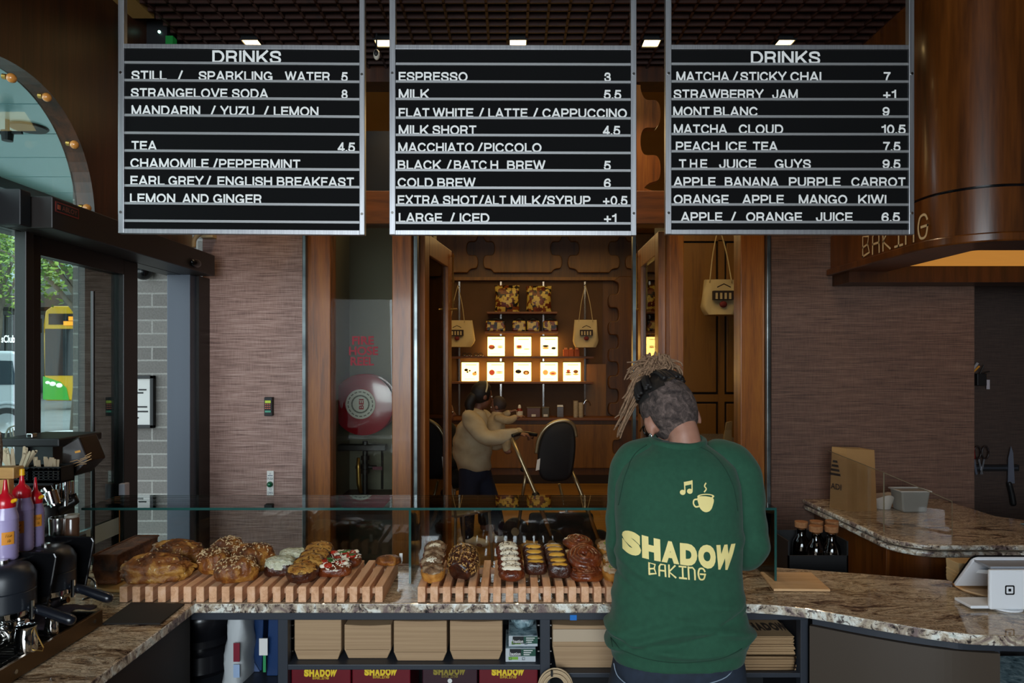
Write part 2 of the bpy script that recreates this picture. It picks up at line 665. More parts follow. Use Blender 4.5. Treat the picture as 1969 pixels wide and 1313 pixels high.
def crust(name, dark, midc, lightc, scale=9, rough=.45, bump=.5, fleck=None, fscale=60, cover=.6, gloss=0):
    m, nt, b = _new(name)
    v = coords(nt)
    n1 = N(nt, 'ShaderNodeTexNoise', Scale=float(scale * 3), Detail=6.0, Roughness=.62, Distortion=.5)
    nt.links.new(v, n1.inputs['Vector'])
    col = ramp(nt, n1.outputs['Fac'], [(.32, lin(dark)), (.5, lin(midc)), (.7, lin(lightc))])
    n2 = N(nt, 'ShaderNodeTexNoise', Scale=float(fscale), Detail=3.0)
    nt.links.new(v, n2.inputs['Vector'])
    if fleck:
        mk = ramp(nt, n2.outputs['Fac'], [(cover, (0, 0, 0, 1)), (cover + .05, (1, 1, 1, 1))])
        mx = N(nt, 'ShaderNodeMix', data_type='RGBA')
        nt.links.new(mk, mx.inputs[0])
        nt.links.new(col, mx.inputs[6])
        mx.inputs[7].default_value = lin(fleck)
        col = mx.outputs[2]
    nt.links.new(col, b.inputs['Base Color'])
    b.inputs['Roughness'].default_value = rough
    b.inputs['Coat Weight'].default_value = gloss
    b.inputs['Coat Roughness'].default_value = .15
    ad = N(nt, 'ShaderNodeMath', operation='MULTIPLY_ADD')
    nt.links.new(n2.outputs['Fac'], ad.inputs[0])
    ad.inputs[1].default_value = .5
    nt.links.new(n1.outputs['Fac'], ad.inputs[2])
    bumpto(nt, b, ad.outputs[0], min(1, bump * 1.6), .012)
    return m


def bricks(name, c1, c2, mortar, bw, bh, off=.5, mort=.01, axis='x'):
    m, nt, b = _new(name)
    v = coords(nt, (1, 1, 1), (pi / 2, 0, 0) if axis == 'x' else (0, 0, 0))
    t = N(nt, 'ShaderNodeTexBrick', offset=off)
    t.inputs['Color1'].default_value = lin(c1)
    t.inputs['Color2'].default_value = lin(c2)
    t.inputs['Mortar'].default_value = lin(mortar)
    t.inputs['Scale'].default_value = 1.0
    t.inputs['Mortar Size'].default_value = mort / 2
    t.inputs['Brick Width'].default_value = bw
    t.inputs['Row Height'].default_value = bh
    nt.links.new(v, t.inputs['Vector'])
    nz = N(nt, 'ShaderNodeTexNoise', Scale=90.0, Detail=4.0)
    nt.links.new(coords(nt), nz.inputs['Vector'])
    sp = ramp(nt, nz.outputs['Fac'], [(.3, (.7, .7, .7, 1)), (.6, (1, 1, 1, 1))])
    mu = N(nt, 'ShaderNodeMix', data_type='RGBA', blend_type='MULTIPLY')
    mu.inputs[0].default_value = .8
    nt.links.new(t.outputs['Color'], mu.inputs[6])
    nt.links.new(sp, mu.inputs[7])
    nt.links.new(mu.outputs[2], b.inputs['Base Color'])
    b.inputs['Roughness'].default_value = .9
    return m


M_WOOD_DARK = wood('dark_stained_timber', '1f0f06', '3a1c0a', 'z', 1.0, .38, '4a260f')
M_WOOD_WARM = wood('oiled_jarrah_timber', '4c2808', '85490f', 'z', 1.0, .4, '985a18', coat=.15)
M_WOOD_HOOD = wood('glossy_red_timber', '361a07', '5c300e', 'z', .7, .28, '6e3c13', coat=.3)
M_WOOD_H = wood('horizontal_timber', '4a2408', '75400f', 'x', 1.0, .45, '86491a')
M_WOOD_SOFT = wood('soft_ply_timber', '8a5f30', 'b88448', 'x', .6, .55, 'c79355', stretch=8)
M_SLAT = wood('pale_slat_timber', 'ba8058', 'dca880', 'y', 2.0, .6, 'e6b896')
M_BOARD = wood('pale_maple_board', 'b4895e', 'd0a678', 'x', 1.3, .5, 'dcb78c')
M_OAK = wood('light_oak', '8a6238', 'b1864f', 'x', 1.3, .5, 'c09658')
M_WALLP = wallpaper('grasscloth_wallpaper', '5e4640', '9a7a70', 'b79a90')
M_WALLP2 = wallpaper('grasscloth_wallpaper_shaded', '3f2d25', '65493c', '785c4c')  # same wallpaper, weaker light on the right painted in as darker threads
M_GRAN = granite('brown_granite', 'd8c6aa', 'a0886c', '4a3428', '2a1812', rot=.5, sc=.75)


def granite_edge(name):
    m, nt, b = _new(name)
    v = coords(nt, (1, 1, 1))
    n1 = N(nt, 'ShaderNodeTexNoise', Scale=62.0, Detail=6.0, Roughness=.7, Distortion=.8)
    nt.links.new(v, n1.inputs['Vector'])
    fine = ramp(nt, n1.outputs['Fac'], [(.35, lin('2a2226')), (.425, lin('8a7e78')), (.465, lin('dcd8cc')), (.62, lin('f4f2ea'))])
    n2 = N(nt, 'ShaderNodeTexNoise', Scale=13.0, Detail=4.0, Roughness=.6, Distortion=1.2)
    nt.links.new(v, n2.inputs['Vector'])
    patch = ramp(nt, n2.outputs['Fac'], [(.40, lin('6e5052')), (.50, lin('c8b8a4')), (.58, (1, 1, 1, 1)), (.70, lin('c0d0d0'))])
    mu = N(nt, 'ShaderNodeMix', data_type='RGBA', blend_type='MULTIPLY')
    mu.inputs[0].default_value = .9
    nt.links.new(fine, mu.inputs[6])
    nt.links.new(patch, mu.inputs[7])
    nt.links.new(mu.outputs[2], b.inputs['Base Color'])
    b.inputs['Roughness'].default_value = .3
    return m


M_GRAN_EDGE = granite_edge('rough_granite_edge')
M_STEEL = mat('brushed_aluminium', 'b4b4b6', .42, .85, var='9a9a9e', vscale=5, vs3=(40, 40, 1))
M_RAIL = mat('satin_aluminium_rail', 'a0a0a0', .5, .6)
M_CHANNEL = mat('satin_metal_channel', '7c8484', .3, .9, var='4c5254', vscale=2, vs3=(1, 1, 4))
M_CHROME = mat('polished_chrome', 'd8dcde', .08, 1)
M_INOX = mat('stainless_steel', 'b8b6b2', .16, 1)
M_BRASS = mat('aged_brass', 'b08a48', .3, .9)
M_BLACK = mat('matt_black_plastic', '121214', .5)
M_GLOSSBLACK = mat('gloss_black', '0b0b0d', .18)
M_LETTERBOARD = mat('black_letterboard_felt', '0a0a0b', .85, spec=.2)
M_LETTER = mat('white_plastic_letters', 'f2f0ec', .5)
M_CHAR = mat('charcoal_powdercoat', '2e323a', .45)
M_FRAMEGREY = mat('blue_grey_steel', '3d4450', .42)
M_DOORBLACK = mat('bronze_black_frame', '14110f', .4)
M_PANE = pane('clear_glass', (.96, .98, .97))
M_PANE_DOOR = pane('door_glass', (.90, .985, .96), gain=.35)
M_PANE_CASE = pane('display_glass', (.93, .965, .955), gain=1.3)
M_GLASSEDGE = mat('green_glass_edge', '2c5b55', .1, trans=.3, coat=.5)
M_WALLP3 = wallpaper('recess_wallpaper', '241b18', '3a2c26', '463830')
M_KRAFT = mat('kraft_card', '9a7b58', .8, var='a98a66', vscale=6)
M_KRAFT_RIB = None
M_WHITE = mat('white_plastic', 'e4e6ea', .35)
M_PAPER = mat('white_paper', 'dcdad6', .8)

# ------------------------------------------------------------------ the room shell
XL = -1.756           # inner face of the left wall
YB = 3.75             # inner face of the shop's far wall
ZC = 3.30             # underside of the ceiling grille

M_FLOOR = mat('dark_floor_tile', '3a3632', .5, var='45413c')
M_HALLFLOOR = wood('hall_timber_floor', '5a3d18', '8a6228', 'x', .8, .3, '9a7030')
M_CEIL = mat('dark_ceiling_paint', '190d09', .8)
M_GRILLE = wood('ceiling_grille_timber', '1c0b06', '30150b', 'y', 1.0, .5)
M_MUSTARD = mat('mustard_plaster', '8a6a30', .8, var='94733a', vscale=3)
M_CREAM = mat('cream_cupboard_lining', '75705e', .7)

S('floor', MB().box(-2.4, 4.2, -2.6, 3.85, -.06, 0), M_FLOOR)
S('floor_hall', MB().box(-1.8, 4, 3.85, 10.3, -.06, 0), M_HALLFLOOR)

mb = MB()
mb.k = 0
mb.box(-1.85, 4.2, -2.6, 3.86, 3.44, 3.52)
mb.k = 1
x = -1.62
while x < 2.7:
    mb.box(x - .006, x + .006, 1.6, 3.86, ZC, ZC + .05)
    x += .094
y = 1.6
while y < 3.86:
    mb.box(-1.65, 2.7, y - .005, y + .005, ZC, ZC + .05)
    y += .068
S('ceiling', mb, [M_CEIL, M_GRILLE])
S('trim_ceiling', MB().box(XL, -1.655, -2.6, 3.16, ZC, 3.44), M_MUSTARD)
S('ceiling_hall', MB().box(-1.8, 4, 3.86, 10.3, 3.62, 3.70), M_MUSTARD)

# left wall: timber panel over the doors with an arched window
arch = [(2.42 + .455 * math.copysign(abs(cos(t)) ** .92, cos(t)), 2.28 + .48 * sin(t) ** .92) for t in [pi - pi * i / 36 for i in range(37)]]
arch[0] = (arch[0][0], 2.28)
arch[-1] = (arch[-1][0], 2.28)
poly = [(-2.6, 2.28)] + arch + [(3.75, 2.28), (3.75, 3.44), (-2.6, 3.44)]
mb = MB().prism(poly, lambda u, v, t: (t, u, v), XL, XL - .08)
S('wall_left', mb, M_WOOD_DARK)
wn = S('window_1', MB().prism([(q[0], q[1]) for q in arch], lambda u, v, t: (t, u, v), XL - .078, XL - .072), pane('arch_glass', (.9, .98, .97), gain=.08))
mb = MB().box(-1.85, XL, -2.6, 2.0, 0, 2.28)
S('wall_left_solid', mb, M_WOOD_DARK)

# wall behind the camera with the open street front
mb = MB()
mb.box(-2.4, -2.35, -2.62, -2.5, 0, 3.44)
mb.box(.9, 4.2, -2.62, -2.5, 0, 3.44)
mb.box(-2.35, .9, -2.62, -2.5, 2.95, 3.44)
mb.box(-2.35, .9, -2.62, -2.5, 0, .55)
S('wall_rear', mb, M_WOOD_DARK)
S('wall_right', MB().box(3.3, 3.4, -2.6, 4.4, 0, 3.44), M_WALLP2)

# grass-cloth walls of the far side
S('wall_back_left', MB().box(-1.70, -1.141, YB, YB + .1, 0, 3.44), M_WALLP)
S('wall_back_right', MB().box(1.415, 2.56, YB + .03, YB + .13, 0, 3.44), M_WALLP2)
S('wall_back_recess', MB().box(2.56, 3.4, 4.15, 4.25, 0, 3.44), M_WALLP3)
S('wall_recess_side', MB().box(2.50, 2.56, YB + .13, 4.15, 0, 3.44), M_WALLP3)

# timber shopfront in the far wall
def jamb(name, x0, x1, y0=3.70, y1=3.82, z0=0, z1=2.45, m=None):
    return S(name, MB().box(x0, x1, y0, y1, z0, z1), m or M_WOOD_WARM, bevel=.004)


jamb('trim_1', -1.127, -.984)
jamb('trim_2', -.650, -.545)
jamb('trim_3', .855, .932)
jamb('trim_4', 1.240, 1.370)
jamb('trim_5', 1.370, 1.415, 3.72, 3.80, m=M_WOOD_DARK)
jamb('trim_6', -1.141, -1.127, 3.71, 3.83, m=M_WOOD_DARK)
jamb('trim_7', -.545, -.512, 3.74, 3.82, m=M_WOOD_DARK)
S('trim_8', MB().box(-1.141, 1.415, 3.70, 3.82, 2.46, 2.64), M_WOOD_H, bevel=.004)
S('trim_9', MB().box(-1.141, -.2, 3.72, 3.80, 2.64, 2.97), M_BLACK)
S('trim_10', MB().box(-1.127, -.53, 3.71, 3.82, 0, .42), M_WOOD_H)
S('trim_11', MB().box(.93, 1.24, 3.71, 3.82, 0, .42), M_WOOD_H)
# transom screen with a wavy jigsaw edge above the doors
def jig(y0, y1, x0, z0, z1, amp, per, side=1, n=10, ph=0.0):
    """points up a scalloped edge"""
    out = []
    z = z0
    steps = int((z1 - z0) / per * 24)
    for i in range(steps + 1):
        t = i / steps * (z1 - z0) / per * 2 * pi + ph
        s = sin(t)
        e = min(1, i / 6, (steps - i) / 6)
        out.append((x0 + side * amp * math.copysign(abs(s) ** .8, s), z0 + (z1 - z0) * i / steps - per * .085 * sin(2 * t) * e))
    return out


poly = [(.45, 2.64), (.78, 2.64)] + jig(0, 0, .755, 2.66, 3.22, .055, .30, ph=-.6) + [(.45, 3.25)]
S('trim_12', MB().prism(poly, lambda u, v, t: (u, t, v), 3.72, 3.78), M_WOOD_WARM)
S('trim_13', MB().box(-1.141, 1.415, 3.70, 3.84, 3.23, 3.44), M_WOOD_DARK)
S('trim_14', MB().box(.98, 1.415, 3.72, 3.80, 2.64, 3.23), M_WOOD_H)

# polished metal channels where the glass meets the timber
for i, (px, z1) in enumerate(((586, 2.45), (800, 2.45), (1477, 2.45))):
    x = X(px, 3.68)
    S('trim_%d' % (15 + i), MB().box(x - .010, x + .010, 3.665, 3.70, 0, z1), M_CHANNEL, bevel=.003)
S('trim_18', MB().box(.655, .672, 3.70, 3.74, 0, 2.45), M_CHANNEL)

# window in front of the fire hose cupboard, and the one by the pastry counter
w2 = S('window_2', MB().box(-.984, -.650, 3.755, 3.761, .42, 2.46), pane('hose_window_glass', (.93, .95, .93), gain=.30))
w3 = S('window_3', MB().box(.932, 1.240, 3.755, 3.761, .42, 2.46), pane('side_window_glass', (.95, .95, .93), gain=.3))
yw = 3.752
mb = MB()
f3 = lambda u, v: (X(u, yw), yw, Z(v, yw))
for t, a, b, y0, y1 in (('FIRE', 677, 719, 662, 647), ('HOSE', 671, 727, 682, 667), ('REEL', 674, 719, 702, 687)):
    word(mb, t, f3, a, b, y0, y1, .03)
O('lettering', mb, mat('red_window_vinyl', '8c1224', .6), w2, label='red FIRE HOSE REEL lettering')

# cupboard behind it
hcb = E('hose_cupboard', (-.83, 4.4, 0), 'cream lined cupboard niche around the fire hose reel', 'cupboard')
O('back_panel', MB().box(-1.14, -.53, 4.75, 4.80, 0, 3.0), M_CREAM, hcb)
O('side_panel', MB().box(-1.16, -1.13, 3.90, 4.75, 0, 3.0), M_CREAM, hcb)
O('side_panel', MB().box(-.545, -.53, 4.60, 4.75, 0, 3.0), M_CREAM, hcb)
O('ledge', MB().box(-1.13, -.53, 3.95, 4.74, .80, .83), M_WOOD_DARK, hcb)

# double doors folded back into the hall
def door_leaf(name, hx, ex, side):
    d = tag(E(name, (hx, 3.80, 0), None, None), kind='structure')
    A, B = Vector((hx, 3.80, 0)), Vector((ex, 4.47, 0))
    u = (B - A).normalized()
    L = (B - A).length
    n = Vector((u.y, -u.x, 0))

    def blk(a, b, z0, z1, t=.042):
        m = MB()
        p, q = A + u * a, A + u * b
        return m.bar((p.x, p.y, (z0 + z1) / 2), (q.x, q.y, (z0 + z1) / 2), t, z1 - z0)
    O('stile', blk(0, .10, 0, 2.44), M_WOOD_WARM, d, bevel=.004)
    O('stile', blk(L - .10, L, 0, 2.44), M_WOOD_WARM, d, bevel=.004)
    O('rail', blk(.10, L - .10, 2.32, 2.44), M_WOOD_WARM, d, bevel=.004)
    O('rail', blk(.10, L - .10, 0, .55), M_WOOD_WARM, d, bevel=.004)
    O('pane', blk(.10, L - .10, .55, 2.32, .006), M_PANE, d)
    e = A + u * (L - .03) + n * side * .035
    m = MB()
    m.cyl((e.x, e.y, 2.42), (e.x, e.y, 2.06), .006, 8)
    for z in (2.40, 2.24, 2.10):
        m.cyl((e.x, e.y, z - .008), (e.x, e.y, z + .008), .011, 8)
    m.cyl((e.x - n.x * side * .02, e.y - n.y * side * .02, 2.055), (e.x + n.x * side * .03, e.y + n.y * side * .03, 2.055), .007, 8)
    O('bolt', m, M_BRASS, d)
    return d


door_leaf('door_1', -.505, -.415, 1)
door_leaf('door_2', .835, .845, -1)

# ------------------------------------------------------------------ sliding glass doors of the left wall
XD = XL + .03


def yl(px, x=None):
    return -(XD - .005 if x is None else x) * F / (CX - px)


fr = S('door_3', MB().box(X(27, 2.40), X(50, 2.40), 2.40, 2.44, 0, 2.17), M_DOORBLACK, bevel=.003)
S('trim_19', MB().box(XL - .03, XD, 2.02, 2.06, 0, 2.17), M_DOORBLACK)
S('trim_20', MB().box(XL - .06, XD, 2.0, 3.75, 2.165, 2.285), M_DOORBLACK)
S('window_4', MB().box(XL - .004, XL + .002, 2.06, 2.40, .1, 2.165), M_PANE_DOOR)
d4 = tag(E('door_4', (XL, 2.8, 0), None, None), kind='structure')
a0, a1, b0, b1 = yl(60), yl(79), yl(238), yl(265)
for q in ((a0, a1), (b0, b1)):
    O('stile', MB().box(XL - .02, XD - .005, q[0], q[1], .0, 2.165), M_DOORBLACK, d4, bevel=.003)
O('rail', MB().box(XL - .02, XD - .005, a1, b0, 2.10, 2.165), M_DOORBLACK, d4)
O('rail', MB().box(XL - .02, XD - .005, a1, b0, 0, .12), M_DOORBLACK, d4)
O('pane', MB().box(XL - .004, XL + .002, a1, b0, .12, 2.10), M_PANE_DOOR, d4)
O('safety_band', MB().box(XL + .003, XL + .005, yl(150), b0, .945, 1.018), mat('frosted_band', 'a8bcc0', .7), d4, label='pale frosted safety band')
O('sensor', MB().box(XL + .012, XL + .04, yl(233), yl(243), 1.09, 1.17), mat('sensor_white', 'b8b4c0', .5), d4, bevel=.004)
O('pull_handle', MB().cyl((XL + .03, yl(176), .8), (XL + .03, yl(176), 2.0), .008, 8), M_DOORBLACK, d4)
# second leaf slid behind the first
S('door_5', MB().box(XL - .05, XL - .022, yl(150, XL - .05), yl(228, XL - .022), 0, 2.16), mat('bronze_tinted_leaf', '1b1917', .25))
S('trim_21', MB().box(-1.795, -1.674, 3.55, 3.75, 0, 2.168), M_FRAMEGREY, bevel=.004)
S('trim_22', MB().box(-1.674, -1.660, 3.62, 3.75, 0, 2.168), M_DOORBLACK)

hd = E('door_operator', (-1.66, 3.0, 2.17), 'long dark metal door operator housing above the sliding glass doors', 'door operator')
O('housing', MB().box(XL + .03, -1.575, 2.34, 3.62, 2.166, 2.276), mat('operator_housing', '1d1714', .45), hd, bevel=.004)
O('motion_sensor', MB().ball((-1.565, 3.38, 2.20), (.018, .05, .022), 14, 8), M_GLOSSBLACK, hd, smooth=True)
tb = E('sensor_box', (-1.7, 2.31, 2.17), 'square black box at the near end of the door operator housing', 'sensor box')
O('casing', MB().box(XL + .02, -1.645, 2.285, 2.335, 2.166, 2.288), M_BLACK, tb, bevel=.004)
mb = MB()
lx = -1.574
for k, (p, q, z0, z1) in enumerate(((2.352, 2.48, 2.226, 2.262), (2.358, 2.474, 2.230, 2.258), (2.362, 2.376, 2.236, 2.252))):
    mb.box(lx, lx + .001 * (k + 1), p, q, z0, z1, k)
f3 = lambda u, v: (lx + .0035, u, v)
word(mb, 'ABLOY', f3, 2.384, 2.466, 2.236, 2.252, 0, 0, 3)
O('maker_plate', mb, [mat('plate_red', '7c2a20', .5), M_BLACK, mat('plate_orange', 'a0482c', .5), mat('plate_letter', '8a4a38', .5)], hd)

sc = E('security_camera', (-2.33, 4.35, 2.17), 'black dome security camera under the door head in front of the block wall', 'camera')
O('mount', MB().box(-2.40, -2.30, 4.30, 4.40, 2.30, 2.36), M_BLACK, sc)
O('dome', MB().ball((-2.345, 4.34, 2.285), (.055, .055, .05), 16, 10), M_GLOSSBLACK, sc, smooth=True)

# block wall outside, framed notice on it
S('wall_block', MB().box(-2.83, -1.70, 4.4, 4.6, 0, 3.2), bricks('grey_block', '77726e', '86817c', 'a5a29c', .29, .0862, mort=.011))
nf = E('framed_notice', (X(263, 4.4), 4.38, Z(772, 4.4)), 'white notice in a black frame hung on the grey block wall', 'notice')
x0, x1, z0, z1 = X(228, 4.37), X(295, 4.37), Z(823, 4.37), Z(722, 4.37)
mb = MB()
for q in ((x0, x1, z0, z0 + .02), (x0, x1, z1 - .02, z1), (x0, x0 + .022, z0, z1), (x1 - .022, x1, z0, z1)):
    mb.box(q[0], q[1], 4.365, 4.395, q[2], q[3])
O('frame', mb, M_BLACK, nf, bevel=.002)
mb = MB().box(x0 + .02, x1 - .02, 4.385, 4.395, z0 + .02, z1 - .02, 0)
for z, a, b in ((.24, .12, .17), (.22, .05, .15), (.13, .1, .175), (.10, .1, .18), (.06, .03, .12)):
    mb.box(x0 + a, x0 + b, 4.383, 4.3849, z0 + z, z0 + z + .010, 1)
O('sheet', mb, [M_PAPER, M_BLACK], nf)

# street awning soffit with thin joints
mb = MB()
y = 1.9
while y < 8.6:
    mb.box(-4.1, -1.84, y + .006, y + .50, 3.2, 3.23, 0)
    y += .51
mb.box(-4.1, -1.84, 1.9, 8.6, 3.212, 3.24, 1)
mb.box(-4.16, -4.1, 1.9, 8.6, 3.12, 3.3, 1)
S('ceiling_awning', mb, [mat('awning_soffit_panel', '8fb4b6', .2, spec=.8), M_CHAR])
for i, (px, py, n, lab, shp) in enumerate(((14, 236, 'awning_spotlight', 'small black spotlight under the awning, nearest the arch top', 0), (55, 250, 'awning_downlight', 'flat dark disc light under the awning beside the spotlight', 1))):
    d = 1.5 * F / (CY - py + 6)
    x = X(px, d)
    t = E(n, (x, d, 3.2), lab, 'light')
    if shp == 0:
        O('bracket', MB().cyl((x, d, 3.2), (x, d, 3.11), .012, 8), M_BLACK, t)
        O('head', MB().lathe([(.0, -.03), (.03, -.03), (.035, .03), (.0, .04)], (x, d, 3.10), 14), M_BLACK, t)
        O('arm', MB().bar((x - .09, d, 3.12), (x + .09, d, 3.12), .02, .015), M_BLACK, t)
    else:
        O('trim_ring', MB().lathe([(.0, -.012), (.10, -.012), (.11, .0), (0, .0)], (x, d, 3.199), 24), M_BLACK, t)

# bulbs around the arch
M_BULB = mat('amber_bulb_glass', 'c9823c', .25, coat=.5)
spots = ((22, 150), (90, 187), (143, 278), (167, 400))
labs = ('amber round bulb at the top of the arched window rim', 'amber round bulb below the arch top, on its curve',
        'amber round bulb halfway down the arched window rim', 'amber round bulb at the foot of the arch by the door operator')
t0 = E('arch_bulb', (0, 0, 0), labs[0], 'bulb', 'bulbs round the arched window')
O('globe', MB().ball((0, 0, 0), .0165, 14, 10), M_BULB, t0, smooth=True)
O('socket', MB().cyl((-.016, 0, .004), (-.030, 0, .006), .010, 10), M_BRASS, t0)
for i, (px, py) in enumerate(spots):
    d = (-XL - .012) * F / (CX - px)
    p = (XL + .012, d, Z(py, d))
    if i == 0:
        place(t0, p)
    else:
        dup(t0, p, 0, labs[i])

# ceiling lights
M_LAMP = mat('downlight_lens', 'fff2d8', .4, emit='ffd890', es=9)
labs = ['square ceiling light above the left menu board', 'square ceiling light between the left and middle menu boards', 'square ceiling light above the centre of the middle menu board',
        'square ceiling light between the middle and right menu boards', 'square ceiling light above the right menu board']
t0 = E('ceiling_light', (0, 0, 0), labs[0], 'light', 'row of square ceiling lights')
mb = MB()
for a, b, c, d in ((-.046, .046, -.046, -.040), (-.046, .046, .040, .046), (-.046, -.040, -.046, .046), (.040, .046, -.046, .046)):
    mb.box(a, b, c, d, -.006, .05)
O('housing', mb, M_BLACK, t0)
O('lens', MB().box(-.040, .040, -.040, .040, .0, .008), M_LAMP, t0)
for i, px in enumerate((485, 738, 996, 1252, 1508)):
    p = (X(px, 3.40), 3.40, ZC)
    if i == 0:
        place(t0, p)
    else:
        dup(t0, p, 0, labs[i])
    light('ceiling_spot', 'SPOT', (p[0], p[1], ZC - .02), 14, WARM, (radians(0), 0, 0), angle=110, blend=.7, radius=.04)

ex = E('exit_sign', (X(298, 3.3), 3.3, 3.2), 'black exit sign box with a green glow under the ceiling, top left', 'sign')
O('case', MB().box(X(282, 3.3), X(325, 3.3), 3.28, 3.36, Z(92, 3.3), Z(44, 3.3)), M_BLACK, ex)
O('lit_face', MB().box(X(320, 3.27), X(334, 3.27), 3.26, 3.30, Z(92, 3.3), Z(76, 3.3)), mat('exit_green', '0f5a26', .4, emit='0f6a2a', es=.25), ex)
O('indicator', MB().ball((X(306, 3.275), 3.275, Z(61, 3.275)), .007, 8, 6), mat('green_led', 'a0ffd8', .4, emit='b8ffe8', es=3), ex)
mt = E('ceiling_sensor', (X(724, 3.3), 3.3, Z(107, 3.3)), 'small white oval sensor hanging below the ceiling between two boards', 'sensor')
O('body', MB().ball((X(724, 3.3), 3.3, Z(105, 3.3)), (.016, .016, .026), 12, 10), mat('sensor_shell', 'c8c0b0', .4), mt, smooth=True)
O('lens', MB().ball((X(724, 3.3), 3.286, Z(104, 3.3)), (.010, .008, .016), 10, 8), M_BLACK, mt, smooth=True)
O('stem', MB().cyl((X(724, 3.3), 3.3, Z(98, 3.3)), (X(724, 3.3), 3.3, ZC + .01), .004, 8), M_BLACK, mt)
sp = E('pipe_bracket', (X(395, 3.7), 3.7, 2.3), 'cream bent conduit with a small box on the wallpaper above the doorway end', 'conduit')
O('pipe', MB().tube(spline([W(372, 476, 3.70), W(374, 460, 3.70), W(384, 450, 3.70), W(398, 444, 3.70)], 5), .012, 10), mat('cream_plastic', 'b0946a', .5), sp, smooth=True)
O('junction_box', MB().box(X(388, 3.72), X(412, 3.72), 3.70, 3.75, Z(458, 3.72), Z(440, 3.72)), mat('cream_box', 'b8a078', .5), sp, bevel=.003)

# keypad and door release on the wallpaper
kp = E('keypad', (X(519, YB), 3.73, Z(782, YB)), 'small black alarm keypad with red keys on the left wallpaper', 'keypad')
x0, x1, z0, z1 = X(512, YB), X(527, YB), Z(799, YB), Z(763, YB)
O('case', MB().box(x0, x1, 3.715, 3.75, z0, z1), M_BLACK, kp, bevel=.003)
O('screen', MB().box(x0 + .006, x1 - .006, 3.712, 3.715, z1 - .032, z1 - .018), mat('keypad_screen', 'a8b83c', .5, emit='9ab030', es=.25), kp)
mb = MB()
for r in range(3):
    for c in range(3):
        mb.box(x0 + .006 + c * .011, x0 + .013 + c * .011, 3.712, 3.7149, z0 + .04 + r * .011, z0 + .045 + r * .011)
O('keys', mb, mat('red_keys', 'c0604a', .5), kp)
O('label', MB().box(x0 + .006, x1 - .006, 3.712, 3.7149, z0 + .02, z0 + .03), mat('teal_label', '4c9a80', .5), kp)
rb = E('door_release', (X(520, YB), 3.73, Z(930, YB)), 'white push to open plate with a green dome button on the wallpaper', 'button plate')
x0, x1, z0, z1 = X(514, YB), X(527, YB), Z(953, YB), Z(905, YB)
mb = MB().box(x0, x1, 3.742, 3.75, z0, z1, 0)
yy = 3.7412
f3 = lambda u, v: (u, yy, v)
for t, z, h in (('PUSH', z0 + .088, .013), ('TO', z0 + .030, .012), ('OPEN', z0 + .010, .013)):
    a = .004 if t != 'TO' else .011
    word(mb, t, f3, x0 + a, x1 - a, z, z + h, 0, 0, 1)
mb.box(x0 + .005, x1 - .005, yy, 3.742, z0 + .110, z0 + .113, 1)
strokes(mb, [[(x0 + .014, z0 + .118), (x0 + .0185, z0 + .128), (x0 + .023, z0 + .118), (x0 + .014, z0 + .118)]], f3, .0015, 1)
O('plate', mb, [M_PAPER, mat('blue_print', '2a3450', .6)], rb)
O('dome_button', MB().ball(((x0 + x1) / 2, 3.738, z0 + .064), (.017, .02, .017), 14, 10), mat('green_dome', '0f5a3c', .15, coat=.6), rb, smooth=True)
O('indicator', MB().box(x0, x1 - .002, 3.735, 3.75, z0 - .026, z0 - .002), mat('grey_indicator', '6a6a58', .5), rb)

# ------------------------------------------------------------------ curved timber canopy over the right bench
def rounded(x0, y0, x1, yb, r, n=14):
    """plan outline from (x0, yb) along x0 to a rounded corner and on to (x1, y0)"""
    p = [(x0, yb)]
    for i in range(n + 1):
        t = pi + pi / 2 * i / n
        p.append((x0 + r + r * cos(t), y0 + r + r * sin(t)))
    return p + [(x1, y0)]


def wallring(path, z0, z1, th):
    """vertical sheet following a plan path, th thick inwards (towards +x, +y)"""
    mb = MB()
    n = len(path)
    c = []
    for i in range(n):
        a, b = Vector(path[max(0, i - 1)]), Vector(path[min(n - 1, i + 1)])
        d = (b - a).normalized()
        c.append((path[i][0] - d.y * th, path[i][1] + d.x * th))
    rings = [[(o[0], o[1], z0), (o[0], o[1], z1), (q[0], q[1], z1), (q[0], q[1], z0)] for o, q in zip(path, c)]
    return mb.loft(rings)


hood = tag(E('wall_canopy', (2.4, 3.2, 2.2), None, None), kind='structure')
path = rounded(1.76, 2.70, 3.3, YB + .02, .24)
O('upper_fascia', wallring(path, 2.415, 3.44, .04), M_WOOD_HOOD, hood, smooth=30)
O('groove', wallring(rounded(1.772, 2.712, 3.3, YB + .02, .23), 2.403, 2.416, .03), M_GLOSSBLACK, hood, smooth=30)
O('lower_fascia', wallring(path, 2.22, 2.404, .04), M_WOOD_HOOD, hood, smooth=30)
O('ledge', wallring(rounded(1.735, 2.675, 3.3, YB + .02, .26), 2.185, 2.222, .24), M_WOOD_HOOD, hood, smooth=30, bevel=.006)
M_LUM = mat('luminous_canopy_panel', 'b07a3a', .6, emit='dc9440', es=.58, var='c08a48', vscale=4, vs3=(2, 30, 30))
O('light_panel', MB().box(1.9, 3.3, 2.85, 3.60, 2.215, 2.235), M_LUM, hood, label='lit honey coloured ceiling panel')
O('rear_beam', MB().box(1.77, 3.3, 3.585, YB + .02, 2.13, 2.22), M_WOOD_DARK, hood)

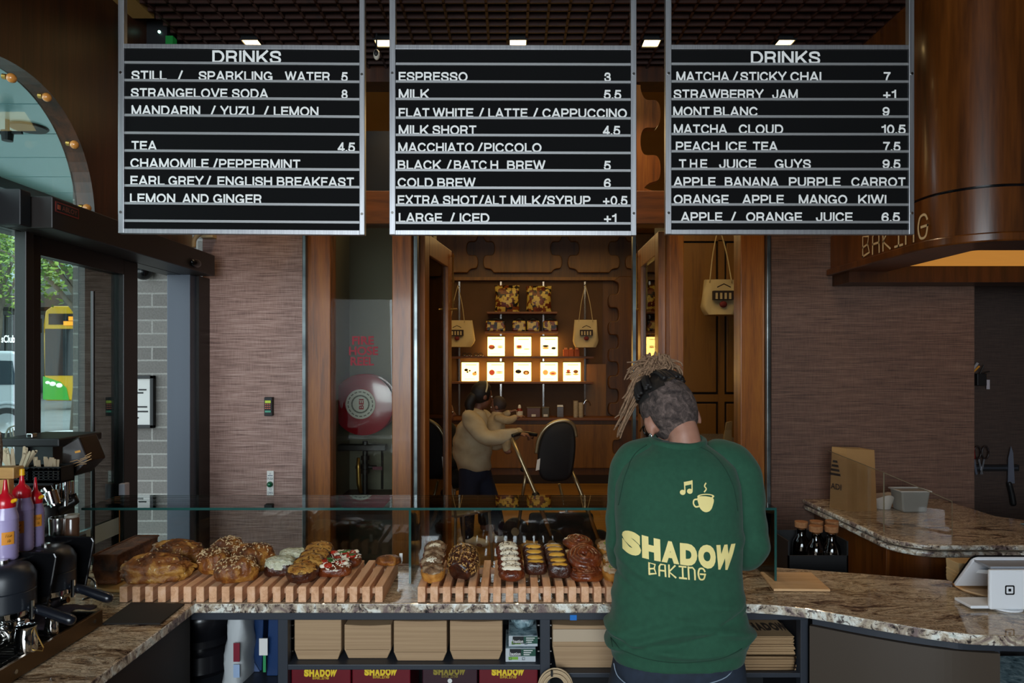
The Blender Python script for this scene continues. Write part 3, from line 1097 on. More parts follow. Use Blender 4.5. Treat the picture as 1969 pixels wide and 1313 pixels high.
# pen strokes of the shop's monoline lettering, unit boxes
GL = {
    'B': [[(0, 0), (0, 1), (.75, .92), (.62, .55), (0, .45)], [(.62, .55), (.85, .12), (0, 0)]],
    'A': [[(0, 0), (.02, .8), (.2, 1), (.75, 1), (.8, 0)], [(0, .45), (.78, .45)]],
    'K': [[(0, 0), (0, 1)], [(.75, 1), (0, .42), (.8, 0)]],
    'I': [[(.1, 1), (.9, 1)], [(.5, 1), (.5, 0)], [(.1, 0), (.9, 0)]],
    'N': [[(0, 0), (0, 1)], [(0, .95), (.55, 1), (.8, .8), (.8, 0)]],
    'G': [[(.85, .78), (.7, .95), (.45, 1), (.15, .9), (0, .5), (.15, .1), (.45, 0), (.75, .1), (.9, .5)], [(.9, .5), (.3, .5)]],
}


def baking(mb, f3, x0, x1, y0, y1, w, k=None):
    n = 6
    step = (x1 - x0) / n
    for i, ch in enumerate('BAKING'):
        cw = step * .80
        ls = [[(x0 + i * step + u * cw, y0 + v * (y1 - y0)) for u, v in ln] for ln in GL[ch]]
        for ln in ls:
            strokes(mb, [ln], f3, w, k, 4 if (ch == 'G' and len(ln) > 3) else 1)


def shadow(mb, f3, x0, x1, y0, y1, k=None, bold=.075):
    ws = dict(S=1, H=1.05, A=1.05, D=1.05, O=1.1, W=1.35)
    tot = sum(ws[c] for c in 'SHADOW')
    x = x0
    for ch in 'SHADOW':
        w = ws[ch] / tot * (x1 - x0)
        word(mb, ch, f3, x, x + w * .95, y0, y1, bold, .32 if ch == 'W' else 0, k)
        x += w


mb = MB()
baking(mb, lambda u, v: (1.757, u, v), 3.42, 2.86, 2.238, 2.338, .0105)
O('lettering', mb, mat('cream_sign_letters', 'd8b888', .5), hood, label='thin cream BAKING lettering')
# brighter lamp strip beam under the ledge end at the wall

# ------------------------------------------------------------------ street outside the left doors
S('street_pavement', MB().box(-9, -1.85, -3, 13, -.12, -.01), bricks('pavement_tiles', '8d8f88', '9a9c94', '6a6c66', .6, .3, mort=.012, axis='z'))
S('street_road', MB().box(-60, 4, 13, 40, -.2, -.12), mat('asphalt', '7d8284', .9, var='8a8f90', vscale=2))
S('street_road.001', MB().box(-60, -9, -3, 13, -.2, -.12), mat('asphalt_near', '7d8284', .9, var='8a8f90', vscale=2))
fac = tag(E('building_exterior', (-24, 36, 0), None, None), kind='structure')
mb = MB().box(-60, -4, 36, 37, -.2, 16)
O('wall', mb, mat('facade_grey', '565a58', .8, var='60645f', vscale=.4), fac)
mb = MB()
mb.box(-60, -4, 33.5, 36, 4.5, 5.1)
O('street_awning', mb, mat('awning_brown', '3a342e', .7), fac)
mb = MB()
for i in range(26):
    x = -58 + i * 2.1
    mb.box(x, x + 1.9, 35.9, 36.0, .2, 4.3, 0)
    mb.box(x, x + 1.7, 35.92, 36.0, 6.0, 8.6, 1)
    mb.box(x, x + 1.7, 35.92, 36.0, 9.4, 12, 1)
O('shop_glazing', mb, [mat('dark_shop_glass', '1c2226', .1), mat('pale_window_glass', '8aa09c', .15)], fac)
mb = MB()
f3 = lambda u, v: (u, 33.45, v)
x0 = X(3, 33.4)
word(mb, 'bsClub', f3, x0 - .2, x0 + .62, Z(658, 33.4), Z(645, 33.4), .03)
O('shop_sign', mb, mat('white_sign_letters', 'f0f0f0', .5, emit='ffffff', es=.6), fac)

# the bus
BD = 27.0
bx0, bx1 = X(82, BD), X(82, BD) + 2.6
bus = E('bus', ((bx0 + bx1) / 2, BD, -.15), 'yellow and green bus coming along the street outside', 'bus')


def bz(py):
    return Z(py, BD)


mb = MB()
prof = [(bx0 + .06, .25), (bx1 - .06, .25), (bx1, .5), (bx1, 3.8), (bx1 - .25, bz(588)), (bx0 + .35, bz(588)), (bx0 + .08, bz(597)), (bx0, bz(625))]
mb.prism([(p[0], p[1]) for p in prof], lambda u, v, t: (u, t, v), BD, BD + 11)
O('body', mb, mat('bus_yellow', 'd8a80a', .3, coat=.4), bus, bevel=.08, bseg=3)
O('windscreen', MB().box(bx0 + .10, bx1 - .15, BD - .03, BD + .02, bz(722), bz(632)), mat('bus_glass', '2a3034', .08), bus, bevel=.01)
O('destination_panel', MB().box(bx0 + .25, bx1 - .2, BD - .03, BD + .02, bz(624), bz(603)), mat('bus_sign_glass', '1c1e1e', .15), bus)
mb = MB()
for r, (a, b) in enumerate(((1.05, 1.9), (.85, 2.1))):
    z = bz(612 + 9 * r)
    mb.box(bx0 + a, bx0 + b, BD - .05, BD - .035, z - .09, z + .07)
O('destination_display', mb, mat('amber_led', 'ff9a20', .4, emit='ff9420', es=1.2), bus)
mb = MB().prism([(bx0 + .02, .30), (bx0 + 1.05, .28), (bx0 + .95, .75), (bx0 + .7, 1.0), (bx0 + .02, 1.22)], lambda u, v, t: (u, t, v), BD - .02, BD + .02)
O('bumper_panel', mb, mat('bus_green', '3fae3a', .3, coat=.4), bus)
mb = MB()
for u, v, r in ((.42, .92, .13), (.68, .86, .13), (.22, .97, .09)):
    mb.ball((bx0 + u, BD - .04, v), (r, .05, r * .7), 12, 8)
O('headlight', mb, mat('headlight_glass', 'eef6ea', .2, emit='f4ffe8', es=.7), bus, smooth=True)
O('number_plate', MB().box(bx0 + 1.8, bx0 + 2.2, BD - .04, BD, .85, .95), M_BLACK, bus)
O('roof_pod', MB().ball((bx0 + 2.0, BD + 2, bz(585)), (1.1, 1.6, .62), 18, 12, floor=0), mat('roof_green', '6fc07a', .4), bus, smooth=True)
for s, nm in ((bx0 - .12, 'mirror'), (bx1 + .12, 'mirror')):
    O(nm, MB().box(s - .1, s + .1, BD - .1, BD, bz(640), bz(612)), mat('mirror_black', '1d1f20', .4), bus, bevel=.02)
for x in (bx0 + .15, bx1 - .15):
    for yy in (BD + 2.2, BD + 8.6):
        O('wheel', MB().lathe([(0, -.14), (.3, -.14), (.48, -.1), (.48, .1), (.3, .14), (0, .14)], (x, yy, .33), 20, None, (1, 0, 0)), mat('tyre', '17181a', .8), bus)

# silver four wheel drive parked by the kerb
CD = 16.6
xe = X(12, CD) + .62
car = E('car', (xe - .62, CD, -.12), 'silver four wheel drive parked beyond the footpath, at the far left', 'car')


def cz(py):
    return Z(py, CD)


pr = [(xe, .35), (xe + .02, .85), (xe - .15, 1.02), (xe - .55, 1.08), (xe - .95, 1.75), (xe - 1.25, 1.95), (xe - 3.4, 1.95), (xe - 3.7, 1.15), (xe - 4.7, 1.0), (xe - 4.75, .35)]
pr = [(xe, .35), (xe + .02, 1.05), (xe - .10, 1.12), (xe - .25, 1.85), (xe - .45, 2.02), (xe - 2.9, 2.02), (xe - 3.5, 1.2), (xe - 4.6, 1.08), (xe - 4.7, .35)]
mb = MB().prism(pr, lambda u, v, t: (u, t, v), CD, CD + 1.8)
O('body', mb, mat('silver_paint', 'b4bcc2', .25, .3, coat=.6), car, bevel=.07, bseg=3)
mb = MB().prism([(xe - .42, 1.2), (xe - .50, 1.78), (xe - 1.3, 1.8), (xe - 1.3, 1.2)], lambda u, v, t: (u, t, v), CD - .015, CD + .01)
mb.prism([(xe - 1.42, 1.2), (xe - 1.42, 1.8), (xe - 2.3, 1.8), (xe - 2.3, 1.2)], lambda u, v, t: (u, t, v), CD - .015, CD + .01)
O('side_window', mb, mat('car_glass', '27343c', .06), car)
for k, x in enumerate((xe - .62, xe - 3.6)):
    w = O('wheel', MB().lathe([(0, -.10), (.24, -.10), (.36, -.08), (.38, 0), (.36, .1), (0, .1)], (x, CD + .02, .27), 28, None, (0, -1, 0)), mat('car_tyre', '1b1c1e', .8), car, smooth=40)
    mb = MB().lathe([(0, .10), (.06, .12), (.22, .10), (.24, .11), (.24, .08)], (x, CD + .02, .27), 24, None, (0, -1, 0))
    O('hub_cap', mb, mat('alloy', 'b8bcc0', .3, .8), w, smooth=40)
    O('arch', MB().tube([(x + .46 * cos(t), CD - .01, .30 + .46 * sin(t)) for t in [pi * i / 14 for i in range(15)]], .045, 8), mat('arch_grey', '9aa2a8', .4), car, smooth=True)
O('sill', MB().box(xe - 3.35, xe - 1.3, CD - .05, CD + .1, .28, .40), M_CHAR, car)


car.rotation_euler = (0, 0, radians(36))


def tree(name, label, x, y, th, cr, crown, n, seed, col, col2, group):
    rnd = random.Random(seed)
    t = E(name, (x, y, -.12), label, 'tree', group)
    mb = MB()
    mb.limb([(x, y, -.1), (x + .1, y, th * .5), (x + .25, y + .1, th), (x + .3, y, th + crown * .8)], [.20, .16, .13, .05], 10, 4)
    for k in range(6):
        a = rnd.uniform(0, 6.28)
        mb.limb([(x + .2, y, th * .8 + .2 * k), (x + .2 + cr * .4 * cos(a), y + cr * .4 * sin(a), th + .6 + .3 * k), (x + .2 + cr * .8 * cos(a), y + cr * .8 * sin(a), th + 1.2 + .3 * k)], [.08, .05, .02], 7, 3)
    O('trunk', mb, mat('bark', '5a5248', .9, var='6e655a', vscale=4), t, smooth=True)
    mb = MB()
    for k in range(n):
        a, e, q = rnd.uniform(0, 6.28), rnd.uniform(-1, 1), rnd.random() ** .45
        lump = .8 + .35 * noise.noise(Vector((cos(a) * 2, sin(a) * 2, e * 2 + seed)))
        r = cr * q * lump
        c = Vector((x + .2 + r * cos(a) * sqrt(1 - e * e), y + r * sin(a) * sqrt(1 - e * e), th + crown * .55 + crown * .62 * e * q * lump))
        u = Vector((rnd.uniform(-1, 1), rnd.uniform(-1, 1), rnd.uniform(-.6, .6))).normalized()
        v = u.orthogonal().normalized()
        L, w = rnd.uniform(.12, .22), rnd.uniform(.06, .10)
        mb.add([c - u * L / 2, c + v * w / 2, c + u * L / 2, c - v * w / 2], [(0, 1, 2, 3)], rnd.choice((0, 0, 1)))
    O('foliage', mb, [mat(name + '_leaf', col, .5), mat(name + '_leaf_pale', col2, .5)], t, fix=False)
    return t


tree('plane_tree', 'leafy street tree standing in front of the bus', X(150, 19), 19, 3.3, 2.6, 4.0, 4200, 3, '4f6e2c', '8aa84a', 'street trees')
tree('plane_tree', 'leafy street tree standing beyond the silver car', X(-20, 25), 25, 3.4, 3.2, 4.4, 4200, 5, '5c7a30', '9ab452', 'street trees')
tree('plane_tree', 'leafy street tree filling the foot of the arched window', -9.6, 10.6, 3.6, 2.3, 3.2, 4200, 9, '557530', '92b04e', 'street trees')

# footpath table and chairs
tx, ty = X(125, 9.4), 9.4
t = E('cafe_table', (tx, ty, 0), 'round white cafe table on the footpath outside', 'table')
O('tabletop', MB().lathe([(0, .73), (.33, .73), (.35, .745), (.33, .76), (0, .76)], (tx, ty, 0), 28), M_WHITE, t, smooth=30)
O('leg', MB().lathe([(.22, 0), (.22, .015), (.03, .03), (.03, .73), (.0, .73)], (tx, ty, 0), 20), M_CHAR, t)


def cafe_chair(name, label, loc, rz, mm, group=None):
    t = E(name, (0, 0, 0), label, 'chair', group)
    O('seat', MB().box(-.20, .20, -.20, .20, .43, .455), mm, t, bevel=.01)
    hoop = spline([(-.19, .19, .44), (-.20, .23, .65), (-.12, .26, .82), (.12, .26, .82), (.20, .23, .65), (.19, .19, .44)], 5)
    O('backrest', MB().tube(hoop, .012, 8), mm, t, smooth=True)
    mb = MB()
    for k in range(7):
        u = -.12 + k * .04
        mb.bar((u, .205, .50), (u, .258, .81), .018, .006, (0, 1, 0))
    O('back_slats', mb, mm, t)
    for sx in (-.18, .18):
        for sy in (-.18, .18):
            O('leg', MB().cyl((sx, sy, .43), (sx * 1.12, sy * 1.12, 0), .013, 8), mm, t)
    return place(t, loc, rz)


M_CHAIR = mat('dark_bronze_metal', '5a584c', .35, .6)
cafe_chair('cafe_chair', 'dark metal cafe chair left of the round white footpath table', (X(62, 9.5), 9.5, 0), 1.3, M_CHAIR, 'footpath chairs')
cafe_chair('cafe_chair', 'dark metal cafe chair in front of the round white footpath table', (X(104, 8.5), 8.5, 0), 3.3, M_CHAIR, 'footpath chairs')

# ------------------------------------------------------------------ the hall and the shop across it
YH = 10.0
M_HALLWOOD = wood('hall_timber', '382008', '5a3610', 'z', .5, .45, '684014')
M_HALLWOOD2 = wood('hall_timber_light', '52320e', '785018', 'z', .5, .45, '84581e')
M_SHELF = wood('shelf_timber', '4a2810', '70401a', 'x', .5, .5)
M_NICHE = mat('niche_brown_board', '5a3d22', .7, var='4c331c', vscale=2)
S('wall_hall_back', MB().box(-1.8, 4, YH + .08, YH + .2, 0, 3.7), M_HALLWOOD)
S('wall_hall_left', MB().box(-1.80, -1.72, 4.62, YH + .1, 0, 3.7), M_MUSTARD)
S('wall_hall_right', MB().box(2.7, 2.8, 4.3, YH + .1, 0, 3.7), M_HALLWOOD)
S('wall_niche', MB().box(X(866, YH), X(1160, YH), YH + .06, YH + .085, Z(800, YH), Z(538, YH)), M_NICHE)


def zig(px0, px1, z0, z1, ph=0, amp=11, per=.40):
    """closed outline of a plaque with scalloped sides"""
    a = amp * YH / F
    Rr = jig(0, 0, X(px1, YH) - a, z0, z1, a, per, 1, ph=ph)
    Ll = jig(0, 0, X(px0, YH) + a, z0, z1, a, per, -1, ph=ph)
    return Rr + Ll[::-1]


zb, zt = Z(524, YH), 3.61
for i, (p0, p1, ph) in enumerate(((700, 919, 0), (929, 1081, 0), (1092, 1192, 0), (1203, 1350, 0))):
    S('trim_%d' % (30 + i), MB().prism(zig(p0, p1, zb, zt, -.9), lambda u, v, t: (u, t, v), YH, YH + .08), M_HALLWOOD2, bevel=.01)
S('trim_34', MB().box(X(800, YH), X(1195, YH), YH - .02, YH + .08, Z(539, YH), Z(533, YH)), M_HALLWOOD2)
# scalloped board right of the shelves
a = 10 * YH / F
edge = jig(0, 0, X(1179, YH), Z(800, YH), Z(540, YH), a, 52 * YH / F, -1)
S('trim_35', MB().prism([(2.7, Z(800, YH)), (2.7, Z(532, YH)), (X(1190, YH), Z(532, YH))] + edge[::-1], lambda u, v, t: (u, t, v), YH - .06, YH + .08), M_HALLWOOD, bevel=.012)
S('trim_36', MB().box(X(1126, YH), X(1166, YH), YH + .03, YH + .08, Z(800, YH), Z(700, YH)), M_HALLWOOD2)
# bench with cupboard front
yb2 = 9.7
bn = E('bench_cabinet', (0, yb2, 0), 'long timber bench cabinet with a scalloped end under the lit shelves', 'cabinet')
O('benchtop', MB().box(X(800, yb2), 2.7, yb2 - .02, YH + .07, .90, .94), M_SHELF, bn, bevel=.005)
edge = jig(0, 0, X(1186, yb2), .22, .84, 8 * yb2 / F, .40, 1)
O('front_panel', MB().prism([(X(800, yb2), .22)] + edge + [(X(800, yb2), .84)], lambda u, v, t: (u, t, v), yb2, yb2 + .04), M_HALLWOOD2, bn, bevel=.01)
O('carcass', MB().box(X(800, yb2), 2.7, yb2 + .04, YH + .07, .0, .90), M_HALLWOOD, bn)
O('plinth', MB().box(X(800, yb2), 2.7, yb2 + .02, yb2 + .04, .0, .12), mat('dark_plinth', '241409', .6), bn)

sh = E('shelf_unit', (X(1000, YH), YH, 1.4), 'wall mounted timber shelf unit on thin metal uprights across the hall', 'shelves')
mb = MB()
for p in (883, 963, 1045, 1125):
    x = X(p, YH)
    mb.box(x - .012, x + .012, YH + .02, YH + .062, Z(798, YH), Z(541, YH))
O('upright', mb, M_INOX, sh)
SHY = YH - .22
for py, p0, p1 in ((599, 936, 1072), (637, 932, 1074), (685, 862, 1142), (734, 862, 1141)):
    O('shelf', MB().box(X(p0, SHY), X(p1, SHY), SHY, YH + .05, Z(py + 4, SHY), Z(py, SHY)), M_SHELF, sh, bevel=.004)

# lit picture boxes
M_BOXLIT = mat('lit_acrylic', 'ffe0a0', .4, emit='ffc868', es=6.5)
M_BOXSIDE = mat('picture_box_rim', '6a4a1c', .5)
P_BROWN = mat('print_brown', '8a4a1c', .5, emit='8a4a1c', es=.7)
P_RED = mat('print_red', 'c4482a', .5, emit='c4482a', es=.8)
P_DARK = mat('print_dark', '2a1c14', .5)
P_TAN = mat('print_tan', 'e0a050', .5, emit='e0a050', es=1.0)
PH = YH - .10
prints = {
    'bread': ((-.5, .0, .36, .26, P_BROWN), (-.55, .12, .26, .14, P_RED), (.45, .1, .30, .06, P_TAN), (.45, -.05, .30, .05, P_BROWN)),
    'cake': ((-.4, 0, .34, .10, P_BROWN), (-.4, .14, .34, .08, P_RED), (-.4, -.14, .34, .06, P_TAN), (.45, -.22, .34, .05, P_TAN)),
    'cream': ((-.4, .12, .36, .12, P_DARK), (-.4, -.1, .36, .12, P_TAN), (.5, -.12, .26, .14, P_DARK)),
    'cow': ((-.45, .28, .22, .16, P_DARK), (-.05, .20, .12, .10, P_DARK), (-.3, .05, .12, .10, P_DARK), (.5, -.15, .26, .20, P_TAN), (.6, .05, .12, .08, P_DARK)),
    'disc': ((-.42, 0, .32, .32, P_RED), (.42, .08, .40, .05, P_RED), (.42, -.06, .40, .05, P_RED)),
    'log': ((-.45, .1, .34, .22, P_DARK), (.42, -.02, .34, .24, P_BROWN), (.42, -.06, .16, .14, P_TAN)),
    'dome': ((-.42, 0, .30, .30, P_TAN), (.42, -.1, .40, .24, P_TAN), (.42, -.12, .22, .08, P_RED)),
    'stack': ((-.42, .18, .22, .14, P_RED), (-.42, -.02, .30, .10, P_BROWN), (-.42, -.24, .34, .08, P_TAN), (.42, .1, .28, .2, P_BROWN), (.42, -.2, .32, .10, P_TAN)),
}
rows = [(937, 971, 647, 683, 'bread', 'lit picture box with a loaf print, first on the upper lit shelf'),
        (988, 1022, 647, 683, 'cake', 'lit picture box with a layered cake print, middle of the upper lit shelf'),
        (1039, 1073, 647, 683, 'cream', 'lit picture box with dark topped cake print, beside the orange cartons'),
        (887, 921, 696, 732, 'cow', 'lit picture box with black blotches, first on the lower lit shelf'),
        (936, 970, 696, 732, 'disc', 'lit picture box with a red disc print on the lower lit shelf'),
        (987, 1022, 696, 732, 'log', 'lit picture box with two dark log cakes on the lower lit shelf'),
        (1039, 1073, 696, 732, 'dome', 'lit picture box with pale domed pastries, second from the right end'),
        (1083, 1117, 696, 732, 'stack', 'lit picture box with two stacked pastries at the right end')]
for p0, p1, q0, q1, pic, lab in rows:
    x0, x1, z0, z1 = X(p0, PH), X(p1, PH), (Z(685, SHY) if q0 < 690 else Z(734, SHY)) + .001, Z(q0, PH)
    t = E('picture_box', ((x0 + x1) / 2, PH, z0), lab, 'light box', 'lit picture boxes on the shelves')
    mb = MB().box(x0 + .004, x1 - .004, PH, PH + .06, z0 + .006, z1 - .004)
    O('lit_panel', mb, M_BOXLIT, t, bevel=.006)
    mb = MB().box(x0, x1, PH - .002, PH + .064, z0, z0 + .006)
    mb.box(x0 - .004, x1 + .004, PH - .01, PH + .064, z1 - .006, z1 + .012)
    O('rim', mb, M_BOXSIDE, t)
    cx, cz_, w = (x0 + x1) / 2, (z0 + z1) / 2 - .01, (x1 - x0) / 2
    mats, mb = [], MB()
    for u, v, ru, rv, mm in prints[pic]:
        if mm not in mats:
            mats.append(mm)
        n = 16
        mb.add([(cx + (u + ru * cos(2 * pi * k / n)) * w, PH - .0015 - .0006 * len(mb.f), cz_ + (v + rv * sin(2 * pi * k / n)) * w) for k in range(n)], [tuple(range(n))], mats.index(mm))
    if P_DARK not in mats:
        mats.append(P_DARK)
    mb.box(cx - w * .5, cx + w * .7, PH - .002, PH - .001, z1 - .045, z1 - .038, mats.index(P_DARK))
    mb.box(cx - w * .6, cx + w * .5, PH - .002, PH - .001, z0 + .035, z0 + .039, mats.index(P_TAN) if P_TAN in mats else 0)
    O('print', mb, mats, t)

# patterned pouches
def patterned(name):
    m, nt, b = _new(name)
    v = coords(nt, (23, 23, 23))
    t = N(nt, 'ShaderNodeTexVoronoi', distance='CHEBYCHEV', Scale=1.0)
    nt.links.new(v, t.inputs['Vector'])
    bw = N(nt, 'ShaderNodeSeparateColor')
    nt.links.new(t.outputs['Color'], bw.inputs[0])
    nt.links.new(ramp(nt, bw.outputs[0], [(.0, lin('b8a04a')), (.25, lin('5a2010')), (.45, lin('1c120c')), (.62, lin('c4ac58')), (.8, lin('70380f'))], 'CONSTANT'), b.inputs['Base Color'])
    b.inputs['Roughness'].default_value = .35
    return m


M_PATT = patterned('pouch_print')


def pillow(cx, cy, z0, w, h, t, lab, name, cat, group, mm):
    """soft bag with a crimped top"""
    rings = []
    for i in range(13):
        f = i / 12
        th = t * (.55 + .45 * sin(pi * min(1, f * 1.15))) * (1 if f < .85 else max(.12, 1 - (f - .85) * 6))
        ww = w * (1 - .06 * sin(pi * f))
        rings.append([(cx + ww / 2 * cos(a) * (abs(cos(a)) ** -.35 if abs(cos(a)) > .05 else 1) * .98, cy + th / 2 * math.copysign(abs(sin(a)) ** .8, sin(a)), z0 + h * f) for a in [2 * pi * k / 20 for k in range(20)]])
    return O(name, MB().loft(rings), mm, None, lab, cat, group, smooth=50)


zs = Z(599, SHY)
pillow(X(975, 9.9), 9.9, zs, .37, .39, .16, 'brown and yellow patterned pouch, left of the pair on the top shelf', 'coffee_pouch', 'pouch', 'patterned pouches on the top shelf', M_PATT)
pillow(X(1036, 9.9), 9.9, zs, .38, .38, .16, 'brown and yellow patterned pouch, right of the pair on the top shelf', 'coffee_pouch', 'pouch', 'patterned pouches on the top shelf', M_PATT)
zs = Z(637, SHY)
for (p, w, lab) in ((953, .28, 'low patterned box bag at the left end of the second shelf'), (998, .19, 'low patterned box bag, second along the second shelf'),
                    (1025, .18, 'low patterned box bag, third along the second shelf'), (1058, .21, 'low patterned box bag at the right end of the second shelf')):
    x = X(p, 9.88)
    t = E('box_bag', (x, 9.88, zs), lab, 'bag', 'low patterned bags on the second shelf')
    O('body', MB().box(x - w / 2, x + w / 2, 9.80, 9.95, zs, zs + .155), M_PATT, t, bevel=.02, bseg=3)
    O('zip_top', MB().tube([(x - w * .4, 9.87, zs + .158), (x, 9.87, zs + .185), (x + w * .4, 9.87, zs + .158)], .018, 8), M_BLACK, t, smooth=True)

# canvas tote bags on hooks
M_CANVAS = mat('natural_canvas', 'c2b08a', .9, var='b5a37c', vscale=3)


def tote(cx, y, zt, zb2, wt, wb, lab):
    t = E('tote_bag', (cx, y, zt + .5), lab, 'bag', 'canvas tote bags')
    rings = []
    for i in range(9):
        f = i / 8
        z = zt + (zb2 - zt) * f
        w = wt + (wb - wt) * min(1, f * 1.25) if f < .8 else wb - (wb - wt * .9) * (f - .8) / .2 * 1.0
        th = .03 + .07 * f
        rings.append([(cx + w / 2 * math.copysign(abs(cos(a)) ** .4, cos(a)), y + th * math.copysign(abs(sin(a)) ** .6, sin(a)) + .01 * sin(5 * a + f * 6), z) for a in [2 * pi * k / 24 for k in range(24)]])
    O('body', MB().loft(rings), M_CANVAS, t, smooth=50)
    for s in (-1, 1):
        O('strap', MB().tube(spline([(cx - .10 * s, y - .03, zt - .03), (cx - .06 * s, y, zt + .25), (cx, y + .03, zt + .50)], 5), .012, 8, flat=.4), M_CANVAS, t, smooth=True)
    O('hook', MB().cyl((cx, y + .03, zt + .505), (cx, y + (.30 if y > 9 else .19), zt + .52), .008, 8), M_INOX, t)
    mb = MB()
    zc = (zt + zb2) / 2
    fx = y - .125
    mb.box(cx - .09, cx + .09, fx, fx + .05, zc - .03, zc + .05, 0)
    for k in range(4):
        mb.box(cx - .075 + k * .04, cx - .055 + k * .04, fx - .002, fx, zc - .025, zc + .03, 1)
    mb.ball((cx, fx + .02, zc - .07), (.035, .02, .03), 12, 8, 2)
    mb.tube([(cx - .06, fx, zc + .08), (cx, fx, zc + .11), (cx + .06, fx, zc + .08)], .005, 6, True, 0)
    O('print', mb, [mat('navy_print', '2a2026', .8), M_CANVAS, mat('maroon_print', '6a2426', .8)], t)


tote(X(1126, 9.75), 9.75, Z(615, 9.75), Z(668, 9.75), .32, .37, 'cream canvas tote bag hanging right of the lit picture boxes')
tote(X(880, 9.75), 9.75, Z(616, 9.75), Z(667, 9.75), .42, .51, 'cream canvas tote bag hanging left of the shelves behind the open door')
t = tote(X(1384, 6.2), 6.2, Z(538, 6.2), Z(606, 6.2), .28, .34, 'cream canvas tote bag added as a reflection in the right window')  # solid bag added to imitate a tote reflected in the window glass

# small goods
zs = Z(685, SHY)
for i, (p, lab) in enumerate(((1088, 'left orange carton of the three beside the right tote'), (1098, 'middle orange carton of the three beside the right tote'), (1109, 'right orange carton of the three beside the right tote'))):
    x = X(p, 9.88)
    t = E('carton', (x, 9.88, zs), lab, 'carton', 'orange cartons')
    O('box', MB().box(x - .037, x + .037, 9.84, 9.92, zs, zs + .10), mat('orange_card', 'b8541c', .6), t, bevel=.004)
    O('tab', MB().box(x - .02, x + .02, 9.86, 9.90, zs + .10, zs + .125), P_BROWN, t)
for i, (p, lab) in enumerate(((898, 'folded dark spectacles on the left end of the third shelf'), (920, 'folded dark spectacles nearer the loaf picture box'))):
    x = X(p, 9.85)
    t = E('spectacles', (x, 9.85, zs), lab, 'glasses', 'spectacles on the shelf')
    mb = MB()
    for s in (-1, 1):
        mb.tube([(x + s * .035 + .028 * cos(a), 9.85, zs + .026 + .022 * sin(a)) for a in [2 * pi * k / 14 for k in range(15)]], .005, 6)
    O('frame', mb, M_BLACK, t)
    O('temple', MB().cyl((x - .06, 9.86, zs + .01), (x + .07, 9.90, zs + .008), .005, 6), M_WHITE, t)
bt = .941
bottle_x = X(999, 9.75)
t = E('sauce_bottle', (bottle_x, 9.75, bt), 'white capped red sauce bottle standing on the far bench', 'bottle')
O('body', MB().lathe([(0, 0), (.045, 0), (.047, .09), (.03, .12), (.02, .13), (0, .13)], (bottle_x, 9.75, bt), 16), mat('sauce_red', '7a1c14', .3), t, smooth=40)
O('label', MB().lathe([(.0475, .02), (.0475, .09)], (bottle_x, 9.75, bt), 16), M_PAPER, t, fix=False)
O('cap', MB().lathe([(0, .13), (.024, .13), (.02, .165), (.008, .18), (0, .18)], (bottle_x, 9.75, bt), 14), M_WHITE, t, smooth=40)
for p0, p1, py, lab, c in ((1013, 1039, 784, 'brown snack tub with a white label on the far bench', '5a3014'), (1042, 1056, 784, 'small green topped tub on the far bench', '50462a')):
    x0, x1 = X(p0, 9.75), X(p1, 9.75)
    t = E('snack_tub', (x0, 9.75, bt), lab, 'tub')
    O('tub', MB().box(x0, x1, 9.72, 9.82, bt, Z(py, 9.75)), mat('snack_' + c, c, .3), t, bevel=.006)
    O('label', MB().box((x0 + x1) / 2 - .03, (x0 + x1) / 2 + .03, 9.714, 9.72, bt + .012, bt + .045), M_PAPER, t)
    O('lid', MB().box(x0 - .003, x1 + .003, 9.717, 9.823, Z(py, 9.75), Z(py, 9.75) + .012), mat('lid_' + c, '6a5a34', .4), t)
x = X(1077, 9.75)
t = E('napkin_holder', (x, 9.75, bt), 'silver upright napkin holder on the far bench', 'napkin holder')
O('body', MB().box(x - .05, x + .05, 9.71, 9.80, bt, bt + .16), M_INOX, t, bevel=.006)
O('napkins', MB().box(x - .04, x + .04, 9.72, 9.79, bt + .16, bt + .175), M_WHITE, t)
for p, h, lab in ((1107, .235, 'taller stack of paper cups on the far bench'), (1117, .21, 'shorter stack of paper cups beside the tap')):
    x = X(p, 9.75)
    mb = MB()
    pf = [(0, 0), (.032, 0)]
    for k in range(9):
        pf += [(.034, h * (k + .7) / 9), (.039, h * (k + .95) / 9), (.034, h * (k + 1) / 9)]
    tag(O('cup_stack', mb.lathe(pf + [(0, h)], (x, 9.75, bt), 18), mat('paper_cup', 'b8a88c', .7), smooth=40), lab, 'cups', 'cup stacks')
x = X(1127, 9.8)
t = E('water_tap', (x, 9.8, bt), 'tall curved chrome tap at the right end of the far bench', 'tap')
O('spout', MB().tube(spline([(x - .04, 9.8, bt), (x - .04, 9.8, bt + .16), (x, 9.8, bt + .24), (x + .05, 9.8, bt + .20), (x + .055, 9.8, bt + .16)], 6), .009, 10), M_CHROME, t, smooth=True)
O('base', MB().cyl((x - .04, 9.8, bt), (x - .04, 9.8, bt + .02), .018, 12), M_CHROME, t)

